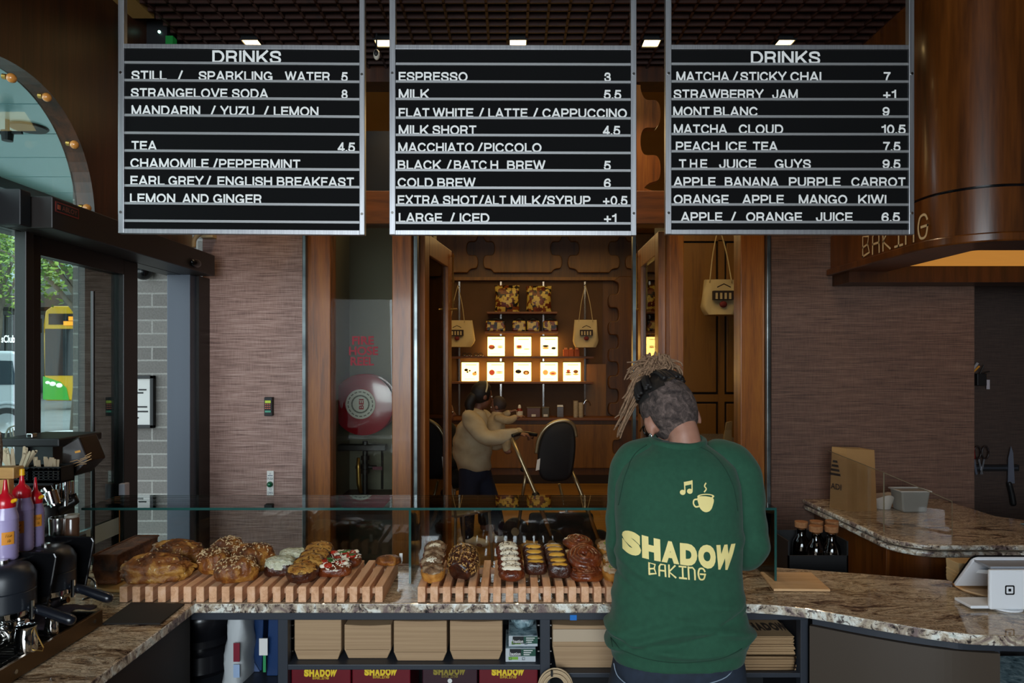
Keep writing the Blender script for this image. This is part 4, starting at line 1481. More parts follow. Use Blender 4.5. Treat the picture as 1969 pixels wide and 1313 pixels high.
# panelled cupboard doors and pastry counter seen through the right window
pc = E('panelled_cupboard', (1.8, 6.4, 0), 'tall timber cupboard with panelled doors beyond the right window', 'cupboard')
yp = 6.4
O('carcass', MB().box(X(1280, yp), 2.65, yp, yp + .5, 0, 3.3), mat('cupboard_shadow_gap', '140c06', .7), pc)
M_PANELW = wood('panel_timber', '5e3c16', '80581f', 'z', .5, .5)
for p0, p1, q0, q1 in ((1290, 1376, 468, 754), (1396, 1490, 468, 754), (1290, 1376, 776, 1000), (1396, 1490, 776, 1000)):
    O('panel', MB().box(X(p0, yp), X(p1, yp), yp - .025, yp, Z(q1, yp), Z(q0, yp)), M_PANELW, pc, bevel=.006)
mb = MB()
for p0, p1, q0, q1 in ((1380, 1392, 462, 1010), (1278, 1286, 462, 1010), (1286, 1380, 758, 772), (1392, 1500, 758, 772), (1280, 1500, 440, 464)):
    mb.box(X(p0, yp), X(p1, yp), yp - .02, yp, Z(q1, yp), Z(q0, yp))
O('stiles', mb, M_PANELW, pc)
pk = E('pastry_counter', (1.35, 4.9, 0), 'timber counter carrying cake trays beyond the right window', 'counter')
O('carcass', MB().box(1.14, 1.75, 4.42, 5.7, 0, 1.06), M_WOOD_SOFT, pk)
O('benchtop', MB().box(1.12, 1.77, 4.40, 5.72, 1.06, 1.09), M_WOOD_SOFT, pk, bevel=.004)
M_TRAY = mat('tray_steel', '8a8478', .35, .6)
M_CAKE = mat('cream_cake', 'c8b27a', .7)
for i, (y, lab) in enumerate(((4.50, 'narrow dark tray of cake squares at the near end of the pastry counter'), (4.78, 'narrow dark tray of cake squares, second along the pastry counter'))):
    x0 = 1.14
    t = E('cake_tray', (x0, y, 1.09), lab, 'tray', 'cake trays on the pastry counter')
    O('tray', MB().box(x0 + .02, 1.72, y, y + .11, 1.09, 1.105), M_BLACK, t)
    mb = MB()
    for k in range(7):
        mb.box(x0 + .035 + k * .095, x0 + .115 + k * .095, y + .012, y + .098, 1.105, 1.13)
    O('cakes', mb, M_CAKE, t, bevel=.004)
t = E('cooling_grid', (1.4, 5.3, 1.09), 'wide silver wire cooling grid at the back of the pastry counter', 'rack')
mb = MB()
for k in range(26):
    mb.box(1.14 + k * .024, 1.146 + k * .024, 5.0, 5.68, 1.112, 1.118)
for k in range(12):
    mb.box(1.14, 1.75, 5.0 + k * .06, 5.006 + k * .06, 1.118, 1.122)
O('wires', mb, M_TRAY, t)
mb = MB()
for q in ((1.15, 5.02), (1.74, 5.02), (1.15, 5.66), (1.74, 5.66)):
    mb.box(q[0] - .006, q[0] + .006, q[1] - .006, q[1] + .006, 1.09, 1.113)
O('feet', mb, M_TRAY, t)
O('rail', MB().box(1.13, 1.76, 4.99, 5.0, 1.10, 1.12), M_TRAY, t)
t = E('menu_card', (X(1395, 4.66), 4.66, 1.09), 'folded cream card standing on the pastry counter', 'card')
O('card', MB().prism([(X(1389, 4.66), 1.092), (X(1408, 4.66), 1.092), (X(1409, 4.66), 1.31), (X(1398, 4.66), 1.30)], lambda u, v, q: (u, q + (v - 1.09) * .12, v), 4.66, 4.664), mat('cream_card', 'a8926a', .8), t)
O('fold', MB().prism([(X(1389, 4.66), 1.092), (X(1408, 4.66), 1.092), (X(1409, 4.66), 1.31), (X(1398, 4.66), 1.30)], lambda u, v, q: (u, q - (v - 1.31) * .25, v), 4.664, 4.668), mat('cream_card_back', '9a845c', .8), t)

# fire hose reel
hy = 4.45
hc = W(698, 778, hy)
hr = E('fire_hose_reel', (hc.x, hy, hc.z), 'red fire hose reel with a white dial behind the window lettering', 'fire hose reel')
R0 = 59 * hy / F
O('drum', MB().lathe([(0, -.01), (R0 * .5, -.012), (R0 * .9, -.004), (R0, .0), (R0, .012), (R0 * .55, .02), (R0 * .5, .12), (R0, .13), (R0, .142), (0, .142)], (hc.x, hy, hc.z), 48, None, (0, 1, 0)), mat('hose_reel_red', '8c1420', .25, coat=.5), hr, smooth=40)
O('hose', MB().lathe([(R0 * .9, .02), (R0 * .96, .045), (R0 * .9, .07), (R0 * .96, .095), (R0 * .9, .12)], (hc.x, hy, hc.z), 36, None, (0, 1, 0)), M_BLACK, hr, smooth=True)
lc = W(693, 777, hy - .016)
mb = MB().lathe([(0, -.004), (.096, -.004), (.097, .0), (0, 0)], (lc.x, hy - .012, lc.z), 40, 0, (0, 1, 0))
f3 = lambda u, v: (u, hy - .0175, v)
for k in range(18):
    a = 2 * pi * k / 18 + .2
    for rr, l in ((.083, .007), (.06, .010)):
        c, s_ = cos(a), sin(a)
        mb.add([f3(lc.x + (rr - l) * c - .010 * s_, lc.z + (rr - l) * s_ + .010 * c), f3(lc.x + rr * c - .010 * s_, lc.z + rr * s_ + .010 * c),
                f3(lc.x + rr * c + .009 * s_, lc.z + rr * s_ - .009 * c), f3(lc.x + (rr - l) * c + .009 * s_, lc.z + (rr - l) * s_ - .009 * c)], [(0, 1, 2, 3)], 1)
g3 = lambda u, v: f3(lc.x + u * .94 + v * .34, lc.z - u * -.34 + v * .94)
g4 = lambda u, v: f3(lc.x - v + .006, lc.z + u)
word(mb, 'BEI', g4, -.034, .034, -.014, .014, .03, 0, 2)
O('dial_label', mb, [mat('dial_white', 'c8c4b4', .6), mat('dial_print', '6a675c', .7), mat('dial_red', 'a01c28', .6)], hr)
pipe = mat('hose_pipe_metal', '34302e', .4, .6)
O('bracket', MB().box(X(640, hy), X(742, hy), hy - .02, hy + .06, Z(866, hy), Z(855, hy)), pipe, hr, bevel=.004)
mb = MB().cyl(W(702, 848, hy), W(702, 950, hy), .018, 12)
for py in (880, 896, 906):
    mb.cyl(W(702, py - 4, hy), W(702, py + 4, hy), .028, 12)
mb.cyl(W(684, 898, hy), W(724, 898, hy), .012, 10)
mb.cyl(W(735, 866, hy), W(735, 940, hy), .008, 8)
O('valve_pipe', mb, pipe, hr, smooth=40)
O('nozzle', MB().tube([W(689, 880, hy - .03), W(689, 900, hy - .03), W(690, 930, hy - .03), W(694, 948, hy - .03)], [.010, .014, .016, .014], 10), M_BRASS, hr, smooth=True)
O('tag', MB().box(X(718, hy), X(736, hy), hy - .03, hy - .025, Z(902, hy), Z(896, hy)), mat('tag_maroon', '5a2430', .6), hr)

# ------------------------------------------------------------------ hanging menu boards
DB = 2.50


def board(name, lab, px0, px1, ix0, ix1, top0, top1, bot0, bot1, rails, head, rows, tilt, floor_rail):
    cx = (px0 + px1) / 2
    loc = (X(cx, DB), DB, Z(bot1, DB))
    t = E(name, loc, lab, 'menu board', 'hanging menu boards')
    px = lambda p: X(p, DB)
    slope = tilt

    def zz(v, u=None):
        return Z(v + ((u - cx) * slope if u is not None else 0), DB)
    for a, b in ((px0, ix0), (ix1, px1)):
        mb = MB().box(px(a), px(b), DB - .012, DB + .012, Z(bot1 + (a - cx) * slope, DB), ZC + .14)
        o = O('post', mb, M_STEEL, t, bevel=.002)
        mb = MB()
        for v in (144, 411):
            c = Vector((px((a + b) / 2), DB - .012, Z(v + (a - cx) * slope, DB)))
            mb.cyl(c, c + Vector((0, -.003, 0)), .005, 10)
        O('screws', mb, M_INOX, o)

    def slat(v0, v1, y0, y1):
        m = MB()
        a, b = ix0 - .5, ix1 + .5
        vs = []
        for y in (y0, y1):
            for p, v in ((a, v0), (b, v0), (b, v1), (a, v1)):
                vs.append((px(p), y, Z(v + (p - cx) * slope, DB)))
        return m.add(vs, [(3, 2, 1, 0), (4, 5, 6, 7), (0, 1, 5, 4), (1, 2, 6, 5), (2, 3, 7, 6), (3, 0, 4, 7)])
    O('panel', slat(top0, bot1 - 2, DB - .002, DB + .006), M_LETTERBOARD, t)
    O('top_rail', slat(top0, top1, DB - .011, DB + .011), M_STEEL, t, bevel=.001)
    O('bottom_rail', slat(bot0, bot1, DB - .011, DB + .011), M_STEEL, t, bevel=.001)
    for r in rails:
        O('letter_rail', slat(r - 2.3, r + 2.4, DB - .008, DB), M_RAIL, t)
    f3 = lambda u, v: (px(u), DB - .0045, Z(v + (u - cx) * slope, DB))
    if head:
        mb = MB()
        grot(mb, 'DRINKS', f3, head[0], head[1], rails[0] - .5, rails[0] - 25)
        O('lettering', mb, M_LETTER, t)
    for i, ws in enumerate(rows):
        if not ws:
            continue
        for s, a, b in ws:
            mb = MB()
            grot(mb, s, f3, a, b, rails[i + 1] - .9, rails[i + 1] - 18.9)
            O('lettering', mb, M_LETTER, t)
    return t


rowsL = [[('STILL', 254, 321), ('/', 343, 352), ('SPARKLING', 383, 525), ('WATER', 549, 635), ('5', 657, 669)],
         [('STRANGELOVE', 253, 438), ('SODA', 447, 516), ('8', 657, 669)],
         [('MANDARIN', 254, 386), ('/', 406, 415), ('YUZU', 425, 490), ('/', 508, 517), ('LEMON', 527, 613)], [],
         [('TEA', 254, 302), ('4.5', 650, 683)],
         [('CHAMOMILE', 252, 402), ('/', 411, 419), ('PEPPERMINT', 422, 578)],
         [('EARL', 252, 317), ('GREY', 325, 392), ('/', 398, 406), ('ENGLISH', 419, 524), ('BREAKFAST', 533, 681)],
         [('LEMON', 251, 338), ('AND', 352, 402), ('GINGER', 411, 504)]]
rowsM = [[('ESPRESSO', 767, 899), ('3', 1162, 1174)], [('MILK', 767, 825), ('5.5', 1161, 1194)],
         [('FLAT', 767, 826), ('WHITE', 833, 910), ('/', 921, 930), ('LATTE', 939, 1014), ('/', 1025, 1034), ('CAPPUCCINO', 1043, 1205)],
         [('MILK', 767, 824), ('SHORT', 832, 916), ('4.5', 1159, 1192)], [('MACCHIATO', 766, 911), ('/', 918, 928), ('PICCOLO', 931, 1041)],
         [('BLACK', 765, 848), ('/', 859, 868), ('BATC', 873, 936), ('H', 943, 958), ('BREW', 975, 1048), ('5', 1161, 1174)],
         [('COLD', 765, 833), ('BREW', 841, 914), ('6', 1161, 1174)],
         [('EXTRA', 765, 844), ('SHOT', 852, 918), ('/', 921, 930), ('ALT', 932, 973), ('MILK', 982, 1039), ('/', 1042, 1051), ('SYRUP', 1052, 1135), ('+0.5', 1159, 1206)],
         [('LARGE', 767, 850), ('/', 866, 874), ('ICED', 884, 941), ('+1', 1161, 1185)]]
rowsR = [[('MATCHA', 1300, 1401), ('/', 1408, 1418), ('STICKY', 1423, 1511), ('CHAI', 1519, 1578), ('7', 1698, 1711)],
         [('STRAWBERRY', 1295, 1467), ('JAM', 1484, 1533), ('+1', 1697, 1722)], [('MONT', 1294, 1364), ('BLANC', 1372, 1456), ('9', 1696, 1709)],
         [('MATCHA', 1295, 1397), ('CLOUD', 1420, 1505), ('10.5', 1694, 1740)], [('PEACH', 1299, 1382), ('ICE', 1395, 1434), ('TEA', 1447, 1494), ('7.5', 1697, 1730)],
         [('T', 1305, 1319), ('H', 1326, 1340), ('E', 1346, 1359), ('JUICE', 1382, 1453), ('GUYS', 1489, 1558), ('9.5', 1696, 1730)],
         [('APPLE', 1295, 1375), ('BANANA', 1393, 1496), ('PURPLE', 1516, 1615), ('CARROT', 1636, 1740)],
         [('ORANGE', 1295, 1400), ('APPLE', 1427, 1506), ('MANGO', 1535, 1628), ('KIWI', 1649, 1703)],
         [('APPLE', 1309, 1388), ('/', 1405, 1414), ('ORANGE', 1434, 1541), ('JUICE', 1568, 1638), ('6.5', 1694, 1729)]]
board('menu_board', 'black letter board headed DRINKS that starts with still and sparkling water', 230, 702.5, 241.5, 692, 88, 96.5, 442, 451,
      [123, 157, 190.5, 224, 258, 292, 325.5, 359, 393, 426.5], (409, 541), rowsL, .0075, 1)
board('menu_board', 'black letter board with no heading that starts with espresso', 749.5, 1223, 761.5, 1212, 89, 97.5, 444, 453,
      [124.8, 158.6, 192, 228, 261, 294.5, 328.2, 362, 395.5, 429.5], None, rowsM, .003, 1)
board('menu_board', 'black letter board headed DRINKS that starts with matcha and chai', 1278.5, 1755, 1290, 1744.5, 88.5, 97, 442.5, 451.5,
      [124.5, 158, 192, 225.2, 259, 292, 325.8, 360.2, 394, 427.5], (1443, 1576), rowsR, .001, 1)

# ------------------------------------------------------------------ counters
ZT = .90


def slab(poly, z0, z1):
    mb = MB()
    n = len(poly)
    mb.add([(x, y, z1) for x, y in poly], [tuple(range(n))], 0)
    mb.add([(x, y, z0) for x, y in poly], [tuple(range(n))[::-1]], 0)
    mb.add([(x, y, z) for z in (z0, z1) for x, y in poly], [(i, (i + 1) % n, (i + 1) % n + n, i + n) for i in range(n)], 1)
    me = mesh_of(mb)
    bm = bmesh.new()
    bm.from_mesh(me)
    bmesh.ops.remove_doubles(bm, verts=bm.verts, dist=1e-5)
    bm.to_mesh(me)
    bm.free()
    return me


front = s2([(.70, 2.28), (.82, 2.275), (.96, 2.235), (1.156, 2.12), (1.31, 2.04), (1.50, 2.01), (2.3, 1.99)], 6)
back = s2([(2.3, 2.46), (1.9, 2.49), (1.62, 2.53), (1.30, 2.62), (1.0, 2.70), (.90, 2.72)], 6)
ctop = [(-1.70, .6), (-1.06, .6), (-1.06, 2.28)] + front + back + [(-1.70, 2.72)]
ct = O('countertop', slab(ctop, .868, ZT), [M_GRAN, M_GRAN_EDGE], None, 'brown granite countertop running under the pastry racks and round both ends', 'countertop', bevel=.004)

# dark steel shelving under the counter
cab = E('counter_shelving', (.2, 2.4, 0), 'charcoal steel open shelving under the granite counter', 'shelving')
yf = 2.335
zr0, zr1 = Z(1190, yf), Z(1178, yf)
xA, xB, xC, xD = X(348, yf), X(545, yf), X(1048, yf), X(1545, yf)
O('top_rail', MB().box(-1.41, xD + .01, yf - .01, yf + .03, zr0, zr1 + .012), M_CHAR, cab, bevel=.002)
for x, w in ((xB, .022), (xC, .022), (xD, .014), (-1.40, .02)):
    O('upright', MB().box(x - w / 2 - .006, x + w / 2 + .006, yf - .008, yf + .03, 0, zr1), M_CHAR, cab, bevel=.002)
    O('divider', MB().box(x - .008, x + .008, yf + .03, 2.70, 0, .862), mat('cabinet_dark_board', '1b1c20', .5), cab)
zs1 = Z(1277, yf)
O('shelf', MB().box(xB, xC, yf - .004, 2.70, zs1 - .018, zs1), M_CHAR, cab, bevel=.002)
zs2 = Z(1293, yf)
O('shelf', MB().box(xC, xD, yf - .004, 2.70, zs2 - .016, zs2), M_CHAR, cab, bevel=.002)
zs0 = Z(1268, 2.60)
O('shelf', MB().box(-1.39, xB, yf - .004, 2.70, .56, .575), mat('cabinet_floor', '2a2d33', .35), cab)
O('back_panel', MB().box(-1.42, xD, 2.69, 2.705, 0, .866), mat('cabinet_dark_back', '101114', .6), cab)
O('base_panel', MB().box(-1.39, xD, yf, 2.70, .1, .12), M_CHAR, cab)
pins = MB()
for k in range(5):
    for x in (xB + .020, xC + .020, xC - .020):
        z = .84 - k * .045
        pins.cyl((x - .004, yf + .035, z), (x + .004, yf + .035, z), .004, 6)
O('shelf_pins', pins, M_INOX, cab)
O('masking_tape', MB().box(X(1096, yf - .012), X(1109, yf - .012), yf - .0125, yf - .0105, Z(1190, yf), Z(1180, yf)), mat('blue_tape', '1a6fc0', .7), cab, label='strip of blue masking tape')

# brown panel and side bay of the right end
fp = s2([(.999, 2.292), (1.17, 2.18), (1.33, 2.10), (1.48, 2.07)], 8)
ec = E('end_cabinet', (1.3, 2.2, 0), 'dark brown fronted cabinet under the curved end of the counter', 'cabinet')


def sheet(path, z0, z1, th):
    mb = MB()
    rings = []
    for i, p in enumerate(path):
        a, b = Vector(path[max(0, i - 1)]), Vector(path[min(len(path) - 1, i + 1)])
        d = (b - a).normalized()
        n = Vector((-d.y, d.x)) * th
        rings.append([(p[0], p[1], z0), (p[0], p[1], z1), (p[0] + n.x, p[1] + n.y, z1), (p[0] + n.x, p[1] + n.y, z0)])
    return mb.loft(rings)


O('front_panel', sheet(fp, .1, .822, .018), mat('brown_laminate', '453a30', .45), ec)
fp2 = s2([(1.012, 2.30), (1.17, 2.195), (1.33, 2.115), (1.48, 2.085), (2.2, 2.05)], 8)
O('rail', sheet(fp2, .824, .866, .02), M_CHAR, ec)
O('side', MB().box(1.475, 1.49, 2.085, 2.45, .1, .84), M_CHAR, ec)
O('back_panel', MB().box(1.0, 2.25, 2.43, 2.445, .1, .86), mat('end_back_dark', '0e0f11', .6), ec)
O('base_panel', MB().box(1.49, 2.25, 2.10, 2.44, .52, .54), M_CHAR, ec)

# left wing cabinet under the coffee machine
lw = E('wing_cabinet', (-1.35, 1.5, 0), 'dark cabinet carrying the granite beside the coffee machine', 'cabinet')
O('side_panel', MB().box(-1.10, -1.085, .65, 2.30, 0, .866), mat('wing_brown_panel', '2a211b', .5), lw)
O('carcass', MB().box(-1.69, -1.10, .65, 2.30, 0, .866), M_BLACK, lw)

# ------------------------------------------------------------------ glass display case on the counter
gc = E('glass_display', (-.3, 2.6, ZT), 'clear glass display screen with a shelf standing on the granite counter', 'glass display')
GX0, GX1, GY0, GY1, GZ = -1.57, .965, 2.49, 2.735, 1.172
g = O('glass_shelf', MB().box(GX0, GX1, GY0, GY1, GZ - .004, GZ + .004), M_PANE_CASE, gc)
mb = MB().box(GX0, GX1, GY0 - .0015, GY0 - .0002, GZ - .0045, GZ + .0045)
mb.box(GX0, GX1, GY1 + .0002, GY1 + .0015, GZ - .002, GZ + .002)
O('edge', mb, M_GLASSEDGE, g)
O('rear_pane', MB().box(GX0, GX1, GY1 - .008, GY1 - .001, ZT + .0, GZ - .004), M_PANE_CASE, gc)
for x, nm in ((-.372, 'divider_pane'), (GX1 - .004, 'end_pane')):
    p = O(nm, MB().box(x - .004, x + .004, GY0 + .0, GY1 - .008, ZT, GZ - .004), M_PANE_CASE, gc)
    O('edge', MB().box(x - .0042, x + .0042, GY0 - .0015, GY0 - .0001, ZT, GZ - .004), M_GLASSEDGE, p)

# ------------------------------------------------------------------ slatted racks
RT = ZT + .054


def rack(lab, x0, n, pitch, w=.026):
    t = E('cooling_rack', (x0 + n * pitch / 2, 2.45, ZT), lab, 'rack', 'slatted wooden bread racks')
    for i in range(n):
        a = x0 + i * pitch
        O('slat', MB().box(a, a + w, 2.288, 2.60, ZT + .0012, RT), M_SLAT, t, bevel=.0015, bseg=1)
    for y in (2.33, 2.545):
        O('cross_rail', MB().box(x0 + .004, x0 + (n - 1) * pitch + w - .004, y, y + .018, ZT + .018, ZT + .036), mat('pale_rail_timber', 'd2a987', .6), t)
    return t


rack('slatted wooden rack carrying the loaves and buns, left of the glass divider', X(230, 2.29), 21, 24.55 * 2.29 / F)
rack('slatted wooden rack carrying the chocolate pastries, right of the glass divider', X(803, 2.29), 21, 24.2 * 2.29 / F)

# ------------------------------------------------------------------ breads and pastries
C_RYE = crust('dark_loaf_crust', '341a0a', '623414', '8e5424', 5, .6, .5)
C_LOAF = crust('rustic_loaf_crust', '3a1806', '7c4412', 'c89444', 5, .55, .9, 'd8b878', 45, .66)
C_BUN = crust('bun_crust', '3c1a07', '7e4413', 'c48a3a', 5, .5, .6)
C_ALM = mat('flaked_almond', 'd8bd92', .6, var='b89468', vscale=60)
C_CHOC = crust('chocolate_pastry', '24100a', '3e1c10', '5e3018', 6, .3, .5, gloss=.4)
C_SWIRL = crust('cinnamon_dough', '3a1608', '6a2c10', '8e4a1c', 5, .28, .5, gloss=.5)
C_TART = crust('tart_shell', '8a5018', 'b87a30', 'd8a050', 6, .5, .3)
C_CREAM = mat('whipped_cream', 'efe4cc', .55, bump=.2, bscale=60)
C_COCO = crust('desiccated_coconut', 'c8c8a8', 'dcdcc0', 'ecead8', 20, .8, 1.0)
C_CUST = mat('yellow_custard', 'd8a23a', .35, var='c88a28', vscale=30)
C_PIST = mat('green_pistachio', '8aa03c', .7, var='6e8428', vscale=60)
C_TOM = mat('roast_tomato', 'b8321c', .35, var='8c2414', vscale=30)
C_COCOA = mat('cocoa_dust', '4a2c1e', .9)
C_SUGAR = mat('sugar_crumb', 'd8c8ac', .8, var='a8825c', vscale=90)
C_BASIL = mat('basil_leaf', '2f5a22', .5)


def flakes(mb, fn, n, rnd, s, thick=.0015, k=None):
    """little flakes lying on a surface; fn(rnd) -> point, normal"""
    for _ in range(n):
        p, nn = fn(rnd)
        u = nn.orthogonal().normalized()
        a = rnd.uniform(0, 6.28)
        u = (u * cos(a) + nn.cross(u) * sin(a)).normalized()
        u = (u + nn * rnd.uniform(-.4, .4)).normalized()
        v = nn.cross(u).normalized()
        l, w = s * rnd.uniform(.7, 1.3), s * rnd.uniform(.35, .6)
        o = p + nn * thick
        mb.add([o - u * l / 2, o + v * w / 2 + nn * thick, o + u * l / 2, o - v * w / 2 + nn * thick], [(0, 1, 2, 3)], k)


def dome(rx, ry, rz, zmin=.3, c=(0, 0, 0)):
    def fn(r):
        while True:
            d = Vector((r.uniform(-1, 1), r.uniform(-1, 1), r.uniform(0, 1)))
            if .1 < d.length < 1:
                d.normalize()
                if d.z > zmin:
                    break
        return Vector((c[0] + d.x * rx, c[1] + d.y * ry, c[2] + d.z * rz)), Vector((d.x / rx, d.y / ry, d.z / rz)).normalized()
    return fn


def onmesh(mb, zmin, cz=0.0):
    """sample the upward faces of a lumpy body"""
    fs = []
    for f in mb.f:
        p = [Vector(mb.v[i]) for i in f]
        n = (p[1] - p[0]).cross(p[-1] - p[0])
        if n.length < 1e-12:
            continue
        a = n.length
        n.normalize()
        c = sum(p, Vector()) / len(p)
        if n.dot(c - Vector((0, 0, cz))) < 0:
            n = -n
        if n.z > zmin:
            fs.append((p, n, a))
    ws = [q[2] for q in fs]

    def fn(r):
        p, n, _ = r.choices(fs, ws)[0]
        w = [r.random() for _ in p]
        t = sum(w)
        return sum((q * (x / t) for q, x in zip(p, w)), Vector()), n
    return fn


def loaf(name, lab, cat, loc, rx, ry, rz, seed, mm, rotz=0, amp=.22, freq=2.2, group=None, almond=0, almond_mat=None, ridge=False, sq=.9, tilt=0):
    mb = MB().ball((0, 0, rz * .62), (rx, ry, rz), 56, 34, amp=amp, freq=freq, seed=seed, floor=-.6, sq=sq)
    up = onmesh(mb, .45, rz * .3)
    o = O(name, mb, mm, None, lab, cat, group, smooth=True)
    if ridge:
        r = random.Random(seed)
        mb = MB()
        for k in range(5):
            a = -.7 + k * .35
            pts = [(rx * (a + .14 * j + r.uniform(-.04, .04)), ry * (-.55 + .36 * j), rz * .62 + rz * 1.0 * sqrt(max(0, 1 - (a + .14 * j) ** 2 * .95 - (-.55 + .36 * j) ** 2 * .95))) for j in range(4)]
            mb.tube(spline(pts, 4), .0075, 7)
        O('crust_ridges', mb, mm, o, smooth=True, label='raised torn ridges of crust')
    if almond:
        mb = MB()
        flakes(mb, up, almond, random.Random(seed), .011, .0022)
        O('almond_flakes', mb, almond_mat or C_ALM, o, fix=False, kind='stuff')
    return place(o, loc, rotz, tilt=(0, tilt, rotz))


# tall tin loaf on a round board beside the rack
lp = E('tin_loaf', (-1.42, 2.56, ZT + .012), 'tall dark square tin loaf standing on a round board left of the rack', 'loaf')
vx = MB()
x0, x1, y0, y1, z0, z1 = -1.448, -1.352, 2.43, 2.768, ZT + .013, ZT + .118
x0, x1 = X(176, 2.43), X(226, 2.43)
rings = []
for i in range(7):
    f = i / 6
    z = z0 + (z1 - z0) * f
    e = .004 * (1 - f) + .003 * sin(f * 9)
    rings.append([(x0 + e, y0 + e, z), (x1 - e, y0 + e, z), (x1 - e, y1 - e - .05, z), (x0 + e, y1 - e - .05, z)])
O('crumb', vx.loft(rings), C_RYE, lp, bevel=.006, bseg=3)
O('crust_rim', MB().tube([(x0 + .002, y0 + .002, z1), (x1 - .002, y0 + .002, z1), (x1 - .002, y1 - .054, z1), (x0 + .002, y1 - .054, z1), (x0 + .002, y0 + .002, z1)], .004, 6), C_RYE, lp)
tag(O('round_board', MB().lathe([(0, .0012), (.165, .0012), (.172, .007), (.165, .0125), (0, .0125)], (-1.375, 2.55, ZT), 36), M_OAK, None, smooth=30), 'round wooden board under the tall tin loaf', 'board')

z = RT
loaf('rustic_loaf', 'long craggy golden loaf at the front left end of the rack', 'loaf', (X(297, 2.36), 2.37, z), .114, .065, .052, 4, C_LOAF, .06, .20, 2.6, 'craggy long loaves', 26, ridge=True, sq=.85)
loaf('rustic_loaf', 'long craggy golden loaf lying behind the front left one', 'loaf', (X(342, 2.53), 2.53, z), .105, .062, .056, 11, C_LOAF, -.10, .22, 2.8, 'craggy long loaves', 26, ridge=True, sq=.85)
buns = [(455, 2.365, .072, .052, .048, 21, 'flaked almond bun at the front of the rack', .3, 95), (412, 2.46, .060, .052, .048, 22, 'flaked almond bun beside the craggy loaves', 0, 60),
        (437, 2.56, .062, .05, .058, 23, 'flaked almond bun at the back, highest of the almond buns', .2, 80), (487, 2.49, .078, .055, .056, 24, 'large glossy almond bun next to the coconut slices', -.2, 60)]
for px, y, rx, ry, rz, sd, lab, rz_, na in buns:
    loaf('almond_bun', lab, 'bun', (X(px, y), y, z), rx, ry, rz, sd, C_BUN, rz_, .16, 2.0, 'flaked almond buns', na * 2)


def slice_(lab, loc, rot, tilt):
    t = O('coconut_slice', MB().ball((0, 0, .020), (.052, .040, .030), 28, 16, amp=.06, freq=3, seed=5, floor=-.65, sq=.62), C_CHOC, None, lab, 'slice', 'coconut topped slices', smooth=True)
    mb = MB().ball((0, 0, .036), (.050, .039, .020), 30, 16, amp=.16, freq=5, seed=8, sq=.7)
    flakes(mb, dome(.050, .039, .021, .1, (0, 0, .036)), 160, random.Random(4), .008, .001)
    O('coconut_topping', mb, C_COCO, t, smooth=True, label='pale green white coconut topping')
    return place(t, loc, rot, tilt=(tilt, 0, rot))


slice_('coconut topped slice at the front of the pair', (X(538, 2.44), 2.44, z), .25, .12)
slice_('coconut topped slice leaning at the back of the pair', (X(562, 2.52), 2.53, z + .004), .25, .18)


def bake_round(name, lab, cat, group, loc, r, h, shell, top, topc, tilt, sd, n=90, topn='topping', fl=True, rot=0, sy=1.0):
    mb = MB().lathe([(0, 0), (r * .82, 0), (r * .93, h * .25), (r, h * .7), (r * .97, h * .95), (r * .8, h), (0, h)], (0, 0, 0), 26)
    t = O(name, mb, shell, None, lab, cat, group, smooth=40)
    mb = MB().ball((0, 0, h * .93), (r * .9, r * .9, h * .34), 24, 12, amp=.22, freq=4, seed=sd)
    if fl:
        flakes(mb, dome(r * .9, r * .9, h * .38, .15, (0, 0, h * .93)), n, random.Random(sd), r * .22, .0015)
    o = O(topn, mb, top, t, smooth=True)
    if topc:
        mb = MB().ball((0, 0, h * 1.15), (r * .5, r * .45, h * .2), 16, 8, amp=.3, freq=5, seed=sd + 2)
        O('crown', mb, topc, t, smooth=True)
    t.scale = (1, sy, 1)
    return place(t, loc, tilt=(tilt, 0, rot), scale=(1, sy, 1))


C_EGG = crust('baked_egg_filling', '8a4c14', 'c08a3c', 'd8b468', 8, .4, .5, '4a200c', 70, .58)
for i, (px, y, dz, lab) in enumerate(((582, 2.37, 0, 'round egg tart nearest the front edge of the left rack'), (596, 2.435, .008, 'round egg tart second from the front on the left rack'),
                                     (606, 2.50, .012, 'round egg tart third from the front on the left rack'), (614, 2.56, .020, 'round egg tart at the back of its row on the left rack'))):
    bake_round('egg_tart', lab, 'tart', 'round egg tarts', (X(px, y), y, z + dz + .001), .056, .038, C_CHOC, C_EGG, None, .32 if i else .12, 30 + i, 40, 'egg_filling', True)


def toast(lab, loc, rot, tilt, sd):
    t = O('tomato_focaccia', MB().ball((0, 0, .018), (.062, .040, .024), 28, 14, amp=.10, freq=3, seed=sd, floor=-.7, sq=.7), C_SWIRL, None, lab, 'focaccia', 'tomato topped focaccias', smooth=True)
    r = random.Random(sd)
    mb = MB()
    for k in range(9):
        mb.ball((r.uniform(-.045, .045), r.uniform(-.025, .025), .036 + r.uniform(0, .008)), (.016, .013, .008), 12, 7, 0, .2, 4, k)
    for k in range(6):
        mb.ball((r.uniform(-.045, .045), r.uniform(-.028, .028), .040), (.013, .010, .007), 10, 6, 1, .2, 4, k)
    for k in range(5):
        c = (r.uniform(-.03, .03), r.uniform(-.02, .02), .050)
        mb.ball(c, (.012, .007, .003), 8, 5, 2)
    flakes(mb, dome(.060, .038, .034, .25, (0, 0, .018)), 150, r, .009, .002, 1)
    O('topping', mb, [C_TOM, C_CREAM, C_BASIL], t, smooth=True)
    return place(t, loc, tilt=(tilt, 0, rot))


